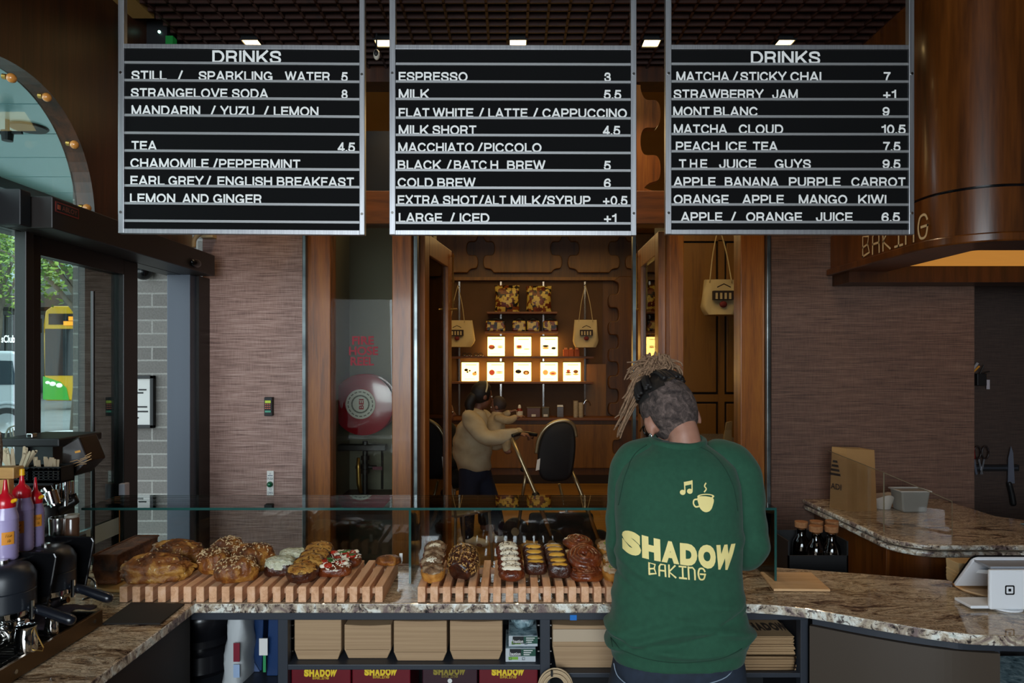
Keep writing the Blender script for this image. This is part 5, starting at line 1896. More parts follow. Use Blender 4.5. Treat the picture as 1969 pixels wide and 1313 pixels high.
toast('tomato and cheese focaccia at the front of its pair on the left rack', (X(643, 2.43), 2.43, z), .15, .15, 3)
toast('tomato and cheese focaccia behind, with green leaves on top', (X(662, 2.52), 2.525, z + .004), .15, .22, 6)
loaf('flat_bun', 'single flat brown bun alone at the back right of the left rack', 'bun', (X(747, 2.55), 2.55, z), .046, .035, .020, 41, C_BUN, 0, .08)
for i, (px, lab) in enumerate(((683, 'white price tag behind the focaccias'), (771, 'white price tag behind the single flat bun'))):
    y = 2.585
    tag(O('price_tag', MB().box(X(px - 3, y), X(px + 3, y), y - .001, y + .001, z, z + .03), M_PAPER), lab, 'price tag', 'price tags')

# right rack
C_TIRA = crust('cocoa_cream_top', '4a2c1a', '8a6a4c', 'd8c4a4', 10, .8, .4)
for i, (px, y, dz, lab) in enumerate(((833, 2.375, 0, 'cream tart at the front of the row beside the glass divider'), (831, 2.44, .012, 'cream tart second in the row beside the glass divider'),
                                     (836, 2.505, .020, 'cream tart third in the row beside the glass divider'), (838, 2.565, .028, 'cream tart at the back of the row beside the glass divider'))):
    bake_round('cream_tart', lab, 'tart', 'cocoa dusted cream tarts', (X(px, y), y, z + dz + .001), .043, .036, C_TART if i == 0 else C_SWIRL, C_TIRA, C_CREAM if i in (1, 3) else None, .42 if i else .2, 50 + i, 60)

# nut croissant
def croissant(lab, loc, rot):
    mb = MB()
    pts = [(-.035, -.085, .02), (-.012, -.055, .034), (0, 0, .045), (0, .055, .042), (-.01, .095, .03)]
    rr = [.034, .048, .050, .036, .016]
    P = spline(pts, 7)
    R = [q[0] for q in spline([(r,) for r in rr], 7)]
    R = [r * (1 + .10 * abs(sin(i * .8))) for i, r in enumerate(R)]
    mb.tube(P, R, 20)
    up = onmesh(mb, -.35, .02)
    t = O('nut_croissant', mb, C_CHOC, None, lab, 'croissant', smooth=True)
    mb = MB()
    r = random.Random(12)

    flakes(mb, up, 520, r, .011, .002)
    O('nut_crumbs', mb, crust('nut_crumb', '6a3e18', 'b08040', 'e0b878', 20, .5, .3), t, fix=False, kind='stuff')
    return place(t, loc, rot)


croissant('big chocolate croissant coated in nut crumbs behind the front slats', (X(892, 2.46), 2.46, z), .22)

for i in range(6):
    y = 2.355 + i * .040
    labs = ['front', 'second', 'third', 'fourth', 'fifth', 'last']
    lab = 'cream topped eclair, %s from the front in its row of six' % labs[i] if i else 'cream topped eclair at the very front of its row of six'
    t = O('cream_eclair', MB().ball((0, 0, .022), (.046, .026 if i else .034, .026), 26, 14, amp=.05, freq=3, seed=i, floor=-.75), C_SWIRL, None, lab, 'eclair', 'cream topped eclairs', smooth=True)
    O('cream', MB().ball((0, -.003, .042), (.034, .018, .012), 22, 12, amp=.10, freq=3, seed=i + 3), C_CREAM, t, smooth=True)
    mb = MB()
    flakes(mb, dome(.034, .018, .013, .1, (0, .004, .043)), 38, random.Random(i), .007, .001)
    O('cocoa_flakes', mb, C_COCOA, t, fix=False)
    place(t, (X(984 - i * 1.5, y), y, z + .001 + .008 * min(i, 4)), tilt=(.30 if i else .08, 0, .0))


def custard(lab, loc, tilt, i):
    t = O('custard_slice', MB().ball((0, 0, .022), (.040, .024, .026), 24, 14, amp=.06, freq=3, seed=i, floor=-.75, sq=.6), C_CHOC, None, lab, 'pastry', 'custard filled chocolate pastries', smooth=True)
    O('custard', MB().ball((0, -.004, .043), (.029, .0125, .007), 20, 10, sq=.8), C_CUST, t, smooth=True)
    return place(t, loc, tilt=(tilt, 0, 0))


nm = ['front', 'second', 'third', 'fourth', 'back']
for i in range(4):
    y = 2.43 + i * .042
    custard('custard topped chocolate pastry, %s of the column beside the eclairs' % nm[i], (X(1030 - i * 1.6, y), y, z + .001 + .008 * min(i, 3)), .28 if i else .1, i)
for i in range(5):
    y = 2.395 + i * .042
    custard('custard topped chocolate pastry, %s of the column beside the swirl buns' % nm[i], (X(1076 - i * 3, y), y, z + .001 + .008 * min(i, 3)), .28 if i else .1, 9 + i)


def swirl(lab, loc, r, h, sd, tilt):
    mb = MB()
    pts = []
    for i in range(70):
        a = i * .29
        q = r * (1 - .78 * i / 69)
        pts.append((q * cos(a + sd), q * sin(a + sd), h * (.42 + .35 * (i / 69) + .05 * sin(a * 3))))
    R = [h * .44 * (1 - .25 * i / 69) for i in range(70)]
    mb.tube(pts, R, 10)
    mb.tube([(r * .98 * cos(a), r * .98 * sin(a), h * .34 + .004 * sin(3 * a + sd)) for a in [2 * pi * k / 30 for k in range(31)]], h * .34, 10)
    t = O('swirl_bun', mb, C_SWIRL, None, lab, 'bun', 'glazed chocolate swirl buns', smooth=True)
    mb = MB()
    for k in range(3):
        mb.tube([(r * (.95 - .25 * k) * cos(a + k) , r * (.95 - .25 * k) * sin(a + k), h * (.80 + .1 * k)) for a in [3.4 * j / 16 for j in range(17)]], .0035, 6)
    O('glaze_streaks', mb, mat('glaze_brown', '7a3a18', .2, coat=.6), t, smooth=True)
    return place(t, loc, tilt=tilt)


swirl('glazed swirl bun lying flat at the front of the pile', (X(1128, 2.38), 2.385, z), .048, .036, 0, (.05, 0, 0))
swirl('glazed swirl bun leaning in the middle of the pile', (X(1124, 2.44), 2.45, z + .040), .050, .040, 1.3, (.55, 0, 0))
swirl('glazed swirl bun behind the leaning one, low at the back of the pile', (X(1107, 2.54), 2.545, z + .004), .046, .042, 2.2, (.2, 0, 0))
swirl('glazed swirl bun on the very top of the pile', (X(1111, 2.53), 2.52, z + .072), .044, .036, 3.1, (.15, .1, 0))
for i, (px, y, dz, lab) in enumerate(((1183, 2.38, 0, 'pistachio cream tart at the front beside the barista'), (1183, 2.455, .016, 'pistachio cream tart in the middle of its row beside the barista'), (1172, 2.53, .040, 'pistachio cream tart at the back, highest of its row'))):
    bake_round('pistachio_tart', lab, 'tart', 'pistachio topped tarts', (X(px, y), y, z + dz + .001), .048, .036, C_TART, C_SUGAR, C_PIST, .2, 70 + i, 80)

# ------------------------------------------------------------------ things under the counter
def ribbed(name, c1, c2):
    m, nt, b = _new(name)
    v = coords(nt, (2, 2, 150))
    n1 = N(nt, 'ShaderNodeTexNoise', Scale=1.0, Detail=2.0)
    nt.links.new(v, n1.inputs['Vector'])
    nt.links.new(ramp(nt, n1.outputs['Fac'], [(.35, lin(c1)), (.65, lin(c2))]), b.inputs['Base Color'])
    b.inputs['Roughness'].default_value = .8
    bumpto(nt, b, n1.outputs['Fac'], .25, .002)
    return m


M_RIB = ribbed('corrugated_kraft', 'a08262', 'ac8e6c')


def carton(lab, p0, p1, q0, q1, y, taper, cut, bow, group='kraft cake box stacks'):
    """stack of flattened kraft boxes: a bowed top edge, tapered foot"""
    x0, x1, zt, zb3 = X(p0, y), X(p1, y), Z(q0, y), Z(q1, y)
    zb3 = zs1 + .0006 if q1 < 1280 else zs2 + .0006
    h = zt - zb3
    t = E('cake_box', ((x0 + x1) / 2, y, zb3), lab, 'box', group)
    n = 12
    pl = [(x0 + taper, zb3), (x1 - taper, zb3), (x1, zb3 + h * cut)]
    for i in range(n + 1):
        f = i / n
        pl.append((x1 + (x0 - x1) * f, zt - bow * sin(pi * f)))
    pl.append((x0, zb3 + h * cut))
    O('body', MB().prism(pl, lambda u, v, q: (u, q, v), y, y + .20), M_RIB, t, bevel=.002, bseg=1)
    O('fold_line', MB().box(x0 + taper * .4, x1 - taper * .4, y - .0008, y + .002, zb3 + h * cut - .001, zb3 + h * cut + .001), mat('kraft_shadow', '7a6046', .8), t)
    return t


carton('kraft box standing at the left end of the upper shelf', 566, 656, 1191, 1265, 2.37, .012, .24, .000)
carton('kraft box with a sagging top edge, second along the upper shelf', 662, 752, 1201, 1265, 2.38, .014, .26, .004)
carton('kraft box with a sagging top edge, third along the upper shelf', 757, 859, 1194, 1270, 2.36, .013, .22, .002)
carton('kraft box at the right of the four on the upper shelf', 865, 966, 1194, 1265, 2.37, .012, .24, .003)
big = carton('wide kraft box stack with a white sleeve, right of the glove boxes', 1062, 1200, 1201, 1292, 2.37, .014, .50, .004, None)
O('sleeve', MB().box(X(1063, 2.364), X(1200, 2.364), 2.364, 2.369, Z(1234, 2.364), Z(1210, 2.364)), mat('pale_card', 'b8a48c', .8), big, bevel=.001)

# glove boxes
M_GBLUE = crust('glove_print_blue', '2c4450', '7a949c', 'b8c8cc', 14, .35, .0)


def glovebox(lab, x0, x1, y0, y1, z0, h, top=None, txt=True, angle=0):
    t = E('glove_box', ((x0 + x1) / 2, y0, z0), lab, 'box', 'disposable glove boxes')
    O('carton', MB().box(x0, x1, y0, y1, z0, z0 + h), [mat('glove_white', 'b8bec2', .4)], t, bevel=.0015)
    w = x1 - x0
    mb = MB()
    yy = y0 - .0006
    zt = z0 + h
    mb.box(x0 + w * .14, x0 + w * .52, yy, y0, zt - .026, zt - .001, 0)
    mb.box(x0 + w * .52, x1, yy, y0, zt - .026, zt - .001, 1)
    mb.box(x0 + w * .1, x0 + w * .42, yy, y0, z0 + .008, z0 + .018, 2)
    f3 = lambda u, v: (u, yy - .0006, v)
    word(mb, 'bastion', f3, x0 + w * .16, x0 + w * .50, zt - .023, zt - .012, .02, 0, 3)
    for k in range(3):
        mb.box(x0 + w * .60, x0 + w * (.9 - .05 * k), yy - .0006, yy, zt - .008 - k * .007, zt - .005 - k * .007, 3)
    for a in (.12, .56):
        strokes(mb, [[(x0 + w * a, z0 + .008), (x0 + w * a + .008, z0 + .008), (x0 + w * a + .008, z0 + .016), (x0 + w * a, z0 + .016), (x0 + w * a, z0 + .008)]], f3, .002, 4)
    O('print', mb, [mat('glove_black', '15171a', .4), mat('glove_green', '1f4a3c', .4), mat('glove_lime', '7aa83c', .4), M_PAPER, mat('glove_ink', '3a4248', .5)], t)
    O('top_print', MB().box(x0 + .002, x1 - .002, y0 + .004, y1 - .004, zt, zt + .0008), M_GBLUE, t)
    return t


glovebox('white glove box lying under another at the right end of the upper shelf', X(972, 2.35), X(1030, 2.35), 2.35, 2.52, zs1 + .001, .046)
glovebox('glove box with a dark green front stacked on the white one', X(978, 2.36), X(1034, 2.36), 2.365, 2.53, zs1 + .048, .036)
gb3 = E('glove_packet', (X(1005, 2.5), 2.5, zs1 + .085), 'crinkled pale blue glove packet on top of the stacked glove boxes', 'packet')
O('film', MB().ball((X(1006, 2.46), 2.46, zs1 + .118), (.045, .06, .038), 22, 14, amp=.25, freq=4, seed=4, floor=-.85), M_GBLUE, gb3, smooth=True)
O('glove_tuft', MB().ball((X(1009, 2.41), 2.41, zs1 + .140), (.018, .015, .022), 14, 10, amp=.5, freq=3, seed=7), mat('pale_glove', 'a8b4bc', .5), gb3, smooth=True)
glovebox('large glove box lying on the shelf at the far right under the counter', X(1931, 2.12), X(1931, 2.12) + .24, 2.12, 2.36, .541, .095)
glovebox('black fronted glove box on top of the large one at the far right', X(1928, 2.13), X(1928, 2.13) + .24, 2.13, 2.36, .637, .055)

# printed maroon cake boxes on the lower shelf
M_MAROON = mat('maroon_card', '6a0f1c', .4, var='5a0c18', vscale=5)
M_YELLOW = mat('yellow_print', 'e0c02a', .5)
zl = zs1 - .020


def maroon(lab, p0, p1, q0, y, m, dull=False, zb4=.121):
    x0, x1 = X(p0, y), X(p1, y)
    zt = min(Z(q0, y), zs1 - .0195)
    t = E('maroon_box', ((x0 + x1) / 2, y, zb4), lab, 'box', 'maroon printed boxes')
    O('carton', MB().box(x0, x1, y, y + .22, zb4, zt), m, t, bevel=.003)
    mb = MB()
    c = (x0 + x1) / 2
    f3 = lambda u, v: (u, y - .0008, v)
    shadow(mb, f3, c - .058, c + .058, zt - .026, zt - .005)
    baking(mb, f3, c - .028, c + .030, zt - .037, zt - .029, .0016)
    O('lettering', mb, mat('dull_gold_print', '8a7a2a', .5) if dull else M_YELLOW, t)
    return t


maroon('maroon box at the left end of the lower shelf', 560, 674, 1285, 2.36, M_MAROON)
maroon('maroon box second along the lower shelf', 677, 789, 1283, 2.36, M_MAROON)
maroon('maroon box at the right end of the lower shelf beside the rope', 921, 1034, 1283, 2.36, M_MAROON)
mx_ = maroon('dull plum packet between two maroon boxes on the lower shelf', 812, 918, 1282, 2.38, mat('plum_film', '33141f', .25, coat=.3), True)
O('emblem', MB().lathe([(0, -.0005), (.008, -.0005), (.008, 0), (0, 0)], (X(865, 2.379), 2.379, Z(1309, 2.379)), 14, None, (0, 1, 0)), M_PAPER, mx_)

# rope coil on a hook
rc = E('rope_coil', (X(1068, 2.33), 2.32, .66), 'coil of cream rope hanging from the shelf end below the kraft boxes', 'rope')
mb = MB()
for k in range(7):
    r = .034 + .004 * k
    c = W(1068, 1313, 2.31)
    mb.tube([(c.x + r * cos(a), c.y - .004 * (k % 3), c.z - .015 + r * 1.1 * sin(a)) for a in [2 * pi * j / 26 for j in range(27)]], .0032, 6)
O('loops', mb, mat('cream_rope', 'c0a684', .85), rc, smooth=True)
O('tie', MB().box(X(1059, 2.3), X(1063, 2.3), 2.295, 2.32, Z(1300, 2.3), Z(1289, 2.3)), M_BLACK, rc)

# folded paper bags at the right
bags = [(1292, 1262, 0, 'film wrapped bundle of brown paper bags at the bottom of the pile'), (1259, 1240, 1, 'bundle of brown paper bags in the middle of the pile'), (1239, 1224, 2, 'bundle of brown paper bags, topmost with dark print')]
for i, (q0, q1, k, lab) in enumerate(bags):
    y = 2.35 + .004 * i
    x0, x1 = X(1405, y), X(1533 - 2 * i, y)
    z0, z1 = max(Z(q0, y), zs2 + .0006), Z(q1, y)
    t = E('paper_bag_bundle', ((x0 + x1) / 2, y, z0), lab, 'paper bags', 'bundles of folded paper bags')
    n = 5 + i
    for j in range(n):
        a, b = z0 + (z1 - z0) * j / n, z0 + (z1 - z0) * (j + .86) / n
        dx = .003 * sin(j * 2.1 + i)
        O('bag', MB().box(x0, x1 + dx - .004, y + abs(dx), y + .27, a, b), M_KRAFT, t, bevel=.001, bseg=1)
    if k == 0:
        O('film', MB().ball(((x0 + x1) / 2, y + .13, (z0 + z1) / 2), ((x1 - x0) / 2 + .006, .142, (z1 - z0) / 2 + .006), 40, 16, amp=.02, freq=14, seed=3, sq=.25), pane('clear_film', (.96, .96, .96), .12, gain=2.2), t, smooth=True)
    if k == 2:
        mb = MB()
        f3 = lambda u, v: (u, v, z1 + .0006)
        shadow(mb, f3, X(1432, 2.42), X(1502, 2.5), y + .06, y + .12)
        O('lettering', mb, mat('ink_on_kraft', '3a2c22', .8), t)

# black waste bin, white sack and blue packets in the left bay
bc = Vector((X(386, 2.52), 2.53, .5755))
vb = E('vacuum_drum', bc, 'black lobed plastic vacuum drum under the left end of the counter', 'vacuum cleaner')
pb = [(0, 0), (.10, 0), (.118, .02), (.115, .08), (.10, .095), (.112, .11), (.10, .13), (.112, .16), (.128, .19), (.13, .215), (.118, .235), (.09, .25), (.05, .262), (0, .265)]
O('drum', MB().lathe(pb, bc, 40), mat('vacuum_black', '141418', .28, coat=.3), vb, smooth=40)
O('spout', MB().limb([(bc.x + .09, bc.y - .03, .79), (bc.x + .15, bc.y - .05, .80)], [.035, .028], 14), M_BLACK, vb, smooth=True)
O('hose', MB().tube(spline([(bc.x - .05, bc.y - .10, .80), (bc.x - .13, bc.y - .06, .79), (bc.x - .15, bc.y - .08, .70), (bc.x - .10, bc.y - .12, .62)], 6), .016, 10), M_BLACK, vb, smooth=True)
O('handle', MB().tube(spline([(bc.x - .06, bc.y - .05, .83), (bc.x - .04, bc.y - .07, .853), (bc.x + .05, bc.y - .07, .853), (bc.x + .07, bc.y - .05, .83)], 5), .010, 8), mat('vacuum_handle', '1c1c20', .3), vb, smooth=True)
O('latch', MB().box(bc.x - .105, bc.x - .09, bc.y - .14, bc.y - .12, .64, .69), M_CHAR, vb)
O('cable_tie', MB().tube(spline([(bc.x - .13, bc.y - .13, .69), (bc.x - .11, bc.y - .15, .68), (bc.x - .105, bc.y - .15, .655)], 4), .006, 6), mat('yellow_cord', 'c0ac54', .7), vb, smooth=True)
ws = E('coffee_sack', (X(448, 2.42), 2.42, .575), 'white sack with a red and blue print beside the vacuum drum', 'sack')
rings = []
for i in range(11):
    f = i / 10
    w, d_ = .038 * (1 - .25 * f * f), .085 * (1 - .3 * f)
    cxx = X(447, 2.40) + .01 * f
    rings.append([(cxx + w * math.copysign(abs(cos(a)) ** .5, cos(a)) + .004 * sin(f * 14 + 3 * a), 2.46 + d_ * math.copysign(abs(sin(a)) ** .6, sin(a)), .576 + .255 * f) for a in [2 * pi * k / 24 for k in range(24)]])
O('bag', MB().loft(rings), mat('white_poly', 'b4b8ba', .45), ws, smooth=50)
mb = MB().box(X(451, 2.385), X(463, 2.385), 2.374, 2.376, .665, .73, 0)
mb.box(X(451, 2.385), X(463, 2.385), 2.374, 2.376, .61, .655, 1)
O('print', mb, [mat('sack_red', '7a1a2c', .5), mat('sack_blue', '9ab0d0', .5)], ws)
for i, (p0, p1, lab) in enumerate(((470, 503, 'dark blue packet with a pointed base fold'), (512, 534, 'dark blue packet with a white label by the steel upright'))):
    y = 2.5 - .04 * i
    x0, x1 = X(p0, y), X(p1, y)
    t = E('blue_packet', ((x0 + x1) / 2, y, .575), lab, 'packet', 'dark blue packets')
    rings = []
    for j in range(9):
        f = j / 8
        d_ = .05 * (1 - .5 * f)
        rings.append([(x0, y + .05 - d_, .576 + .27 * f), (x1, y + .05 - d_, .576 + .27 * f), (x1, y + .05 + d_, .576 + .27 * f), (x0, y + .05 + d_, .576 + .27 * f)])
    O('pouch', MB().loft(rings), mat('navy_foil', '14305a', .3, coat=.3), t, bevel=.004)
    if i:
        O('label', MB().box(x0 - .018, x0 + .012, y - .022, y - .018, .66, .72), M_PAPER, t)
        O('stripe', MB().box(x0 - .004, x0 + .006, y - .022, y - .018, .60, .66), mat('green_stripe', '2c8a54', .5), t)
    else:
        O('base_fold', MB().prism([(x0 + .005, .577), (x1 - .005, .577), ((x0 + x1) / 2, .62)], lambda u, v, q: (u, q, v), y - .006, y - .001), mat('blue_fold', '4a5c80', .4), t)

# ------------------------------------------------------------------ coffee machine on the left wing
em = E('coffee_machine', (-1.45, 1.75, ZT), 'black two group coffee machine with a bronze edged drip tray at the left', 'coffee machine')
M_MACH = mat('machine_black', '15171b', .32, coat=.2)
M_DRUM = mat('group_drum_black', '1a1e25', .38)
M_BRONZE = mat('bronze_steel', '6a5238', .35, .8, var='5a4630', vscale=3)
O('body', MB().box(-1.66, -1.49, 1.05, 2.14, .925, 1.12), M_MACH, em, bevel=.006)
O('deck', MB().box(-1.66, -1.345, 1.05, 2.16, 1.145, 1.165), M_MACH, em, bevel=.004)
O('deck_support', MB().box(-1.66, -1.49, 1.05, 2.14, 1.12, 1.145), M_MACH, em)
tr = O('drip_tray', MB().box(-1.262, -1.25, 1.2, 2.086, .905, .951), M_BRONZE, em, bevel=.002)
mb = MB().box(-1.49, -1.262, 1.2, 2.086, .905, .915)
mb.box(-1.49, -1.262, 2.076, 2.086, .915, .945)
O('tray_base', mb, M_BLACK, tr)
mb = MB()
y = 1.215
while y < 2.075:
    mb.cyl((-1.488, y, .946), (-1.263, y, .946), .0024, 6)
    y += .0155
for x in (-1.44, -1.36, -1.29):
    mb.cyl((x, 1.2, .942), (x, 2.076, .942), .002, 6)
O('grille', mb, M_INOX, tr)
O('screws', MB().cyl((-1.2505, 2.045, .93), (-1.2485, 2.045, .93), .006, 10).cyl((-1.2505, 1.72, .925), (-1.2485, 1.72, .925), .006, 10), M_INOX, tr)
mb = MB()
for x in (-1.62, -1.30):
    for y in (1.3, 2.02):
        mb.cyl((x, y, ZT), (x, y, .926 if x < -1.5 else .906), .02, 12)
O('feet', mb, M_BLACK, em)
GZ0 = 1.045
for k, y in enumerate((1.83, 2.0)):
    hx = -1.355
    gh = O('group_head', MB().lathe([(0, 0), (.064, 0), (.068, .004), (.068, .050), (.0665, .052), (.068, .054), (.068, .088), (.060, .104), (.052, .114), (.03, .122), (0, .122)], (hx, y, GZ0), 40), M_DRUM, em, smooth=35)
    pl = [(-.075, -.04), (.055, -.04), (.075, .06), (.085, .118), (.078, .132), (-.06, .136), (-.075, .125)]
    O('side_plate', MB().prism(pl, lambda u, v, q: (hx + u + .005, q, GZ0 + v), y + .066, y + .074), M_GLOSSBLACK, gh, bevel=.004)
    O('top_button', MB().cyl((hx - .01, y, GZ0 + .121), (hx - .01, y, GZ0 + .130), .012, 14), M_INOX, gh)
    O('collar', MB().lathe([(0, -.03), (.040, -.03), (.044, -.022), (.050, -.018), (.052, .0), (0, .0)], (hx, y, GZ0), 30), M_CHROME, gh, smooth=35)
    O('hose_nut', MB().cyl((hx + .082, y - .02, GZ0 - .02), (hx + .082, y - .02, GZ0 + .03), .006, 10), M_CHROME, gh)
    pf = O('portafilter', MB().lathe([(0, -.062), (.03, -.062), (.036, -.05), (.038, -.03), (0, -.03)], (hx, y, GZ0), 28), M_CHROME, em, smooth=35)
    O('spout', MB().tube([(hx + .012 + .022 * cos(t), y - .038, GZ0 - .065 + .022 * sin(t)) for t in [pi * (-.1 + 1.2 * i / 16) for i in range(17)]], .006, 8).tube([(hx + .012 + .015 * cos(t), y - .045, GZ0 - .062 + .015 * sin(t)) for t in [2 * pi * i / 16 for i in range(17)]], .004, 8), M_INOX, pf, smooth=True)
    O('neck', MB().cyl((hx + .03, y, GZ0 - .04), (hx + .055, y, GZ0 - .035), .009, 12), M_CHROME, pf)
    O('handle', MB().limb([(hx + .055, y - .003, GZ0 + .008), (hx + .10, y - .004, GZ0 - .004), (hx + .15, y - .005, GZ0 - .020), (hx + .175, y - .006, GZ0 - .028)], [.011, .0125, .0145, .0145], 16), mat('portafilter_handle', '10141c', .28, coat=.3), pf, smooth=True)
    O('group_body', MB().box(-1.50, hx - .02, y - .035, y + .035, 1.03, 1.143), M_MACH, em, bevel=.006)
O('steam_wand', MB().tube(spline([(-1.42, 2.12, 1.03), (-1.36, 2.125, 1.04), (-1.30, 2.12, 1.03), (-1.29, 2.11, .99), (-1.32, 2.10, .975)], 6), .004, 8), M_CHROME, em, smooth=True)

# jugs and cloth on the drip tray
gz = .9485


def jug(name, lab, x, y, r, h, handle):
    t = E(name, (x, y, gz), lab, 'jug')
    O('cup', MB().lathe([(0, 0), (r * .96, 0), (r, h * .08), (r * .97, h * .6), (r * .86, h * .86), (r * .92, h), (r * .86, h), (r * .80, h * .86), (r * .9, h * .5), (r * .9, h * .08), (0, h * .06)], (x, y, gz), 32), M_CHROME, t, smooth=40)
    if handle:
        O('handle', MB().tube([(x + r * .85, y - .002, gz + h * .95), (x + r * 1.3, y - .01, gz + h * .7), (x + r * 2.2, y - .02, gz + h * .25), (x + r * 2.1, y - .02, gz + h * .12), (x + r * .9, y - .01, gz + h * .1)], .0016, 6), M_BRASS, t)
    return t


jug('milk_jug', 'polished steel jug with a wire handle on the drip tray', X(50, 1.79), 1.79, .027, .066, True)
jug('shot_cup', 'small polished steel cup behind the bigger jug on the drip tray', X(99, 1.90), 1.90, .018, .046, False)
rnd = random.Random(2)
mb = MB()
n, m = 16, 12
vs = []
for i in range(n + 1):
    for j in range(m + 1):
        u, v = i / n, j / m
        p = Vector((-1.42 + .14 * u + .02 * v, 1.90 + .17 * v, .951 + .045 * sin(pi * v) * (1 - .5 * u) * (.7 + .3 * sin(7 * u + 3 * v)) + .010 * (1 + noise.noise(Vector((u * 3, v * 3, 1))))))
        vs.append(p)
mb.add(vs, [(i * (m + 1) + j, (i + 1) * (m + 1) + j, (i + 1) * (m + 1) + j + 1, i * (m + 1) + j + 1) for i in range(n) for j in range(m)])
cl = tag(O('cleaning_cloth', mb, mat('dark_plum_cloth', '2a2026', .95, var='332830', vscale=20), smooth=True), 'dark plum cleaning cloth folded on the drip tray under the second handle', 'cloth')
s_ = cl.modifiers.new('thick', 'SOLIDIFY')
s_.thickness = .008
s_.offset = 1

# squeeze bottles
M_SQ = mat('squeeze_bottle_plastic', 'aea2cc', .28, var='85749f', vscale=5, coat=.4)
M_SYRUP = mat('dark_syrup_plastic', '6a5488', .3, coat=.4)
M_CAPRED = mat('red_cap_plastic', 'c01424', .25, coat=.4)
M_TIPY = mat('yellow_tip', 'e0a818', .3)
M_OLAB = mat('orange_label', 'e0902c', .6)


def squeeze(lab, x, y, r, h, tip, lab_z, tilt_tip):
    t = E('squeeze_bottle', (x, y, 1.166), lab, 'bottle', 'red capped squeeze bottles on the coffee machine')
    pf = [(0, 0), (r * .92, 0), (r, .006)]
    for k in range(10):
        z = .012 + (h * .72) * k / 10
        pf += [(r * .965, z), (r, z + h * .036)]
    pf += [(r * 1.0, h * .76), (r * .97, h * .82), (r * .80, h * .94), (r * .74, h)]
    O('body', MB().lathe(pf + [(0, h)], (x, y, 1.166), 32), M_SQ, t, smooth=60)
    O('cap', MB().lathe([(r * .78, h * .98), (r * .80, h + .004), (r * .78, h + .018), (r * .55, h + .028), (r * .28, h + .036), (r * .2, h + .05), (r * .12, h + .072), (0, h + .074)], (x, y, 1.166), 28), M_CAPRED, t, smooth=50)
    if tip == 'top':
        O('tip', MB().lathe([(0, h + .060), (r * .26, h + .060), (r * .24, h + .078), (0, h + .080)], (x, y, 1.166), 14), M_TIPY, t, smooth=50)
    else:
        O('tip', MB().limb([(x + r * .7, y - .004, 1.166 + h + .014), (x + r * 1.05, y - .006, 1.166 + h + .018)], [.006, .005], 10), M_TIPY, t, smooth=True)
    q = []
    for z in (lab_z, lab_z + .034):
        q.append([(x + (r + .0012) * cos(a), y + (r + .0012) * sin(a), 1.166 + z) for a in [-pi * .62 + tilt_tip + .9 * i / 8 for i in range(9)]])
    o = O('label', MB().loft(q, False, None, False), M_OLAB, t, fix=False)
    mb = MB()

    def c3(u, v):
        a = -pi * .62 + tilt_tip + .9 * u
        return Vector((x + (r + .0018) * cos(a), y + (r + .0018) * sin(a), 1.166 + lab_z + .034 * v))
    strokes(mb, [[(.3, .6), (.34, .85), (.38, .6), (.42, .85), (.46, .6)], [(.52, .6), (.56, .8), (.6, .6)], [(.66, .62), (.74, .8), (.7, .6), (.8, .7)], [(.45, .2), (.5, .4), (.55, .2)], [(.6, .2), (.62, .42), (.7, .3), (.66, .2)]], c3, .028)
    O('handwriting', mb, M_BLACK, o)
    return t


squeeze('red capped squeeze bottle at the left edge, nearest the front', X(10, 1.87), 1.87, .031, .145, 'side', .045, .75)
squeeze('tallest red capped squeeze bottle with a yellow tip on top', X(42, 1.96), 1.96, .029, .155, 'top', .055, .25)
squeeze('smallest red capped squeeze bottle, right of the three', X(68, 2.01), 2.01, .023, .128, 'side', .060, .75)
t = E('green_packet', (-1.425, 2.03, 1.166), 'small green packet standing behind the squeeze bottles', 'packet')
O('pouch', MB().box(X(49, 2.08), X(60, 2.08), 2.08, 2.095, 1.166, Z(948, 2.08)), mat('green_packet', '5aa028', .4), t, bevel=.003)
O('band', MB().box(X(51, 2.079), X(54, 2.079), 2.0785, 2.08, 1.2, Z(950, 2.08)), mat('pale_green', 'a8c878', .5), t)
x, y = X(115, 2.12), 2.115
tag(O('steel_tumbler', MB().lathe([(0, 0), (.026, 0), (.027, .04), (.028, .052), (.0275, .06), (.025, .06), (.024, .01), (0, .01)], (x, y, 1.166), 28), M_INOX, smooth=40), 'brushed steel tumbler behind the second group head', 'tumbler')
x, y = X(139, 2.12), 2.118
t = E('brown_jar', (x, y, 1.166), 'small glass jar of brown grounds beside the steel tumbler', 'jar')
O('glass', MB().lathe([(0, 0), (.020, 0), (.021, .055), (.018, .060), (0, .060)], (x, y, 1.166), 24), mat('brown_grounds', '4a3224', .25, coat=.8), t, smooth=40)
O('lid', MB().lathe([(0, .060), (.0205, .060), (.0205, .068), (0, .068)], (x, y, 1.166), 24), mat('clear_lid', '8a8478', .2), t, smooth=40)

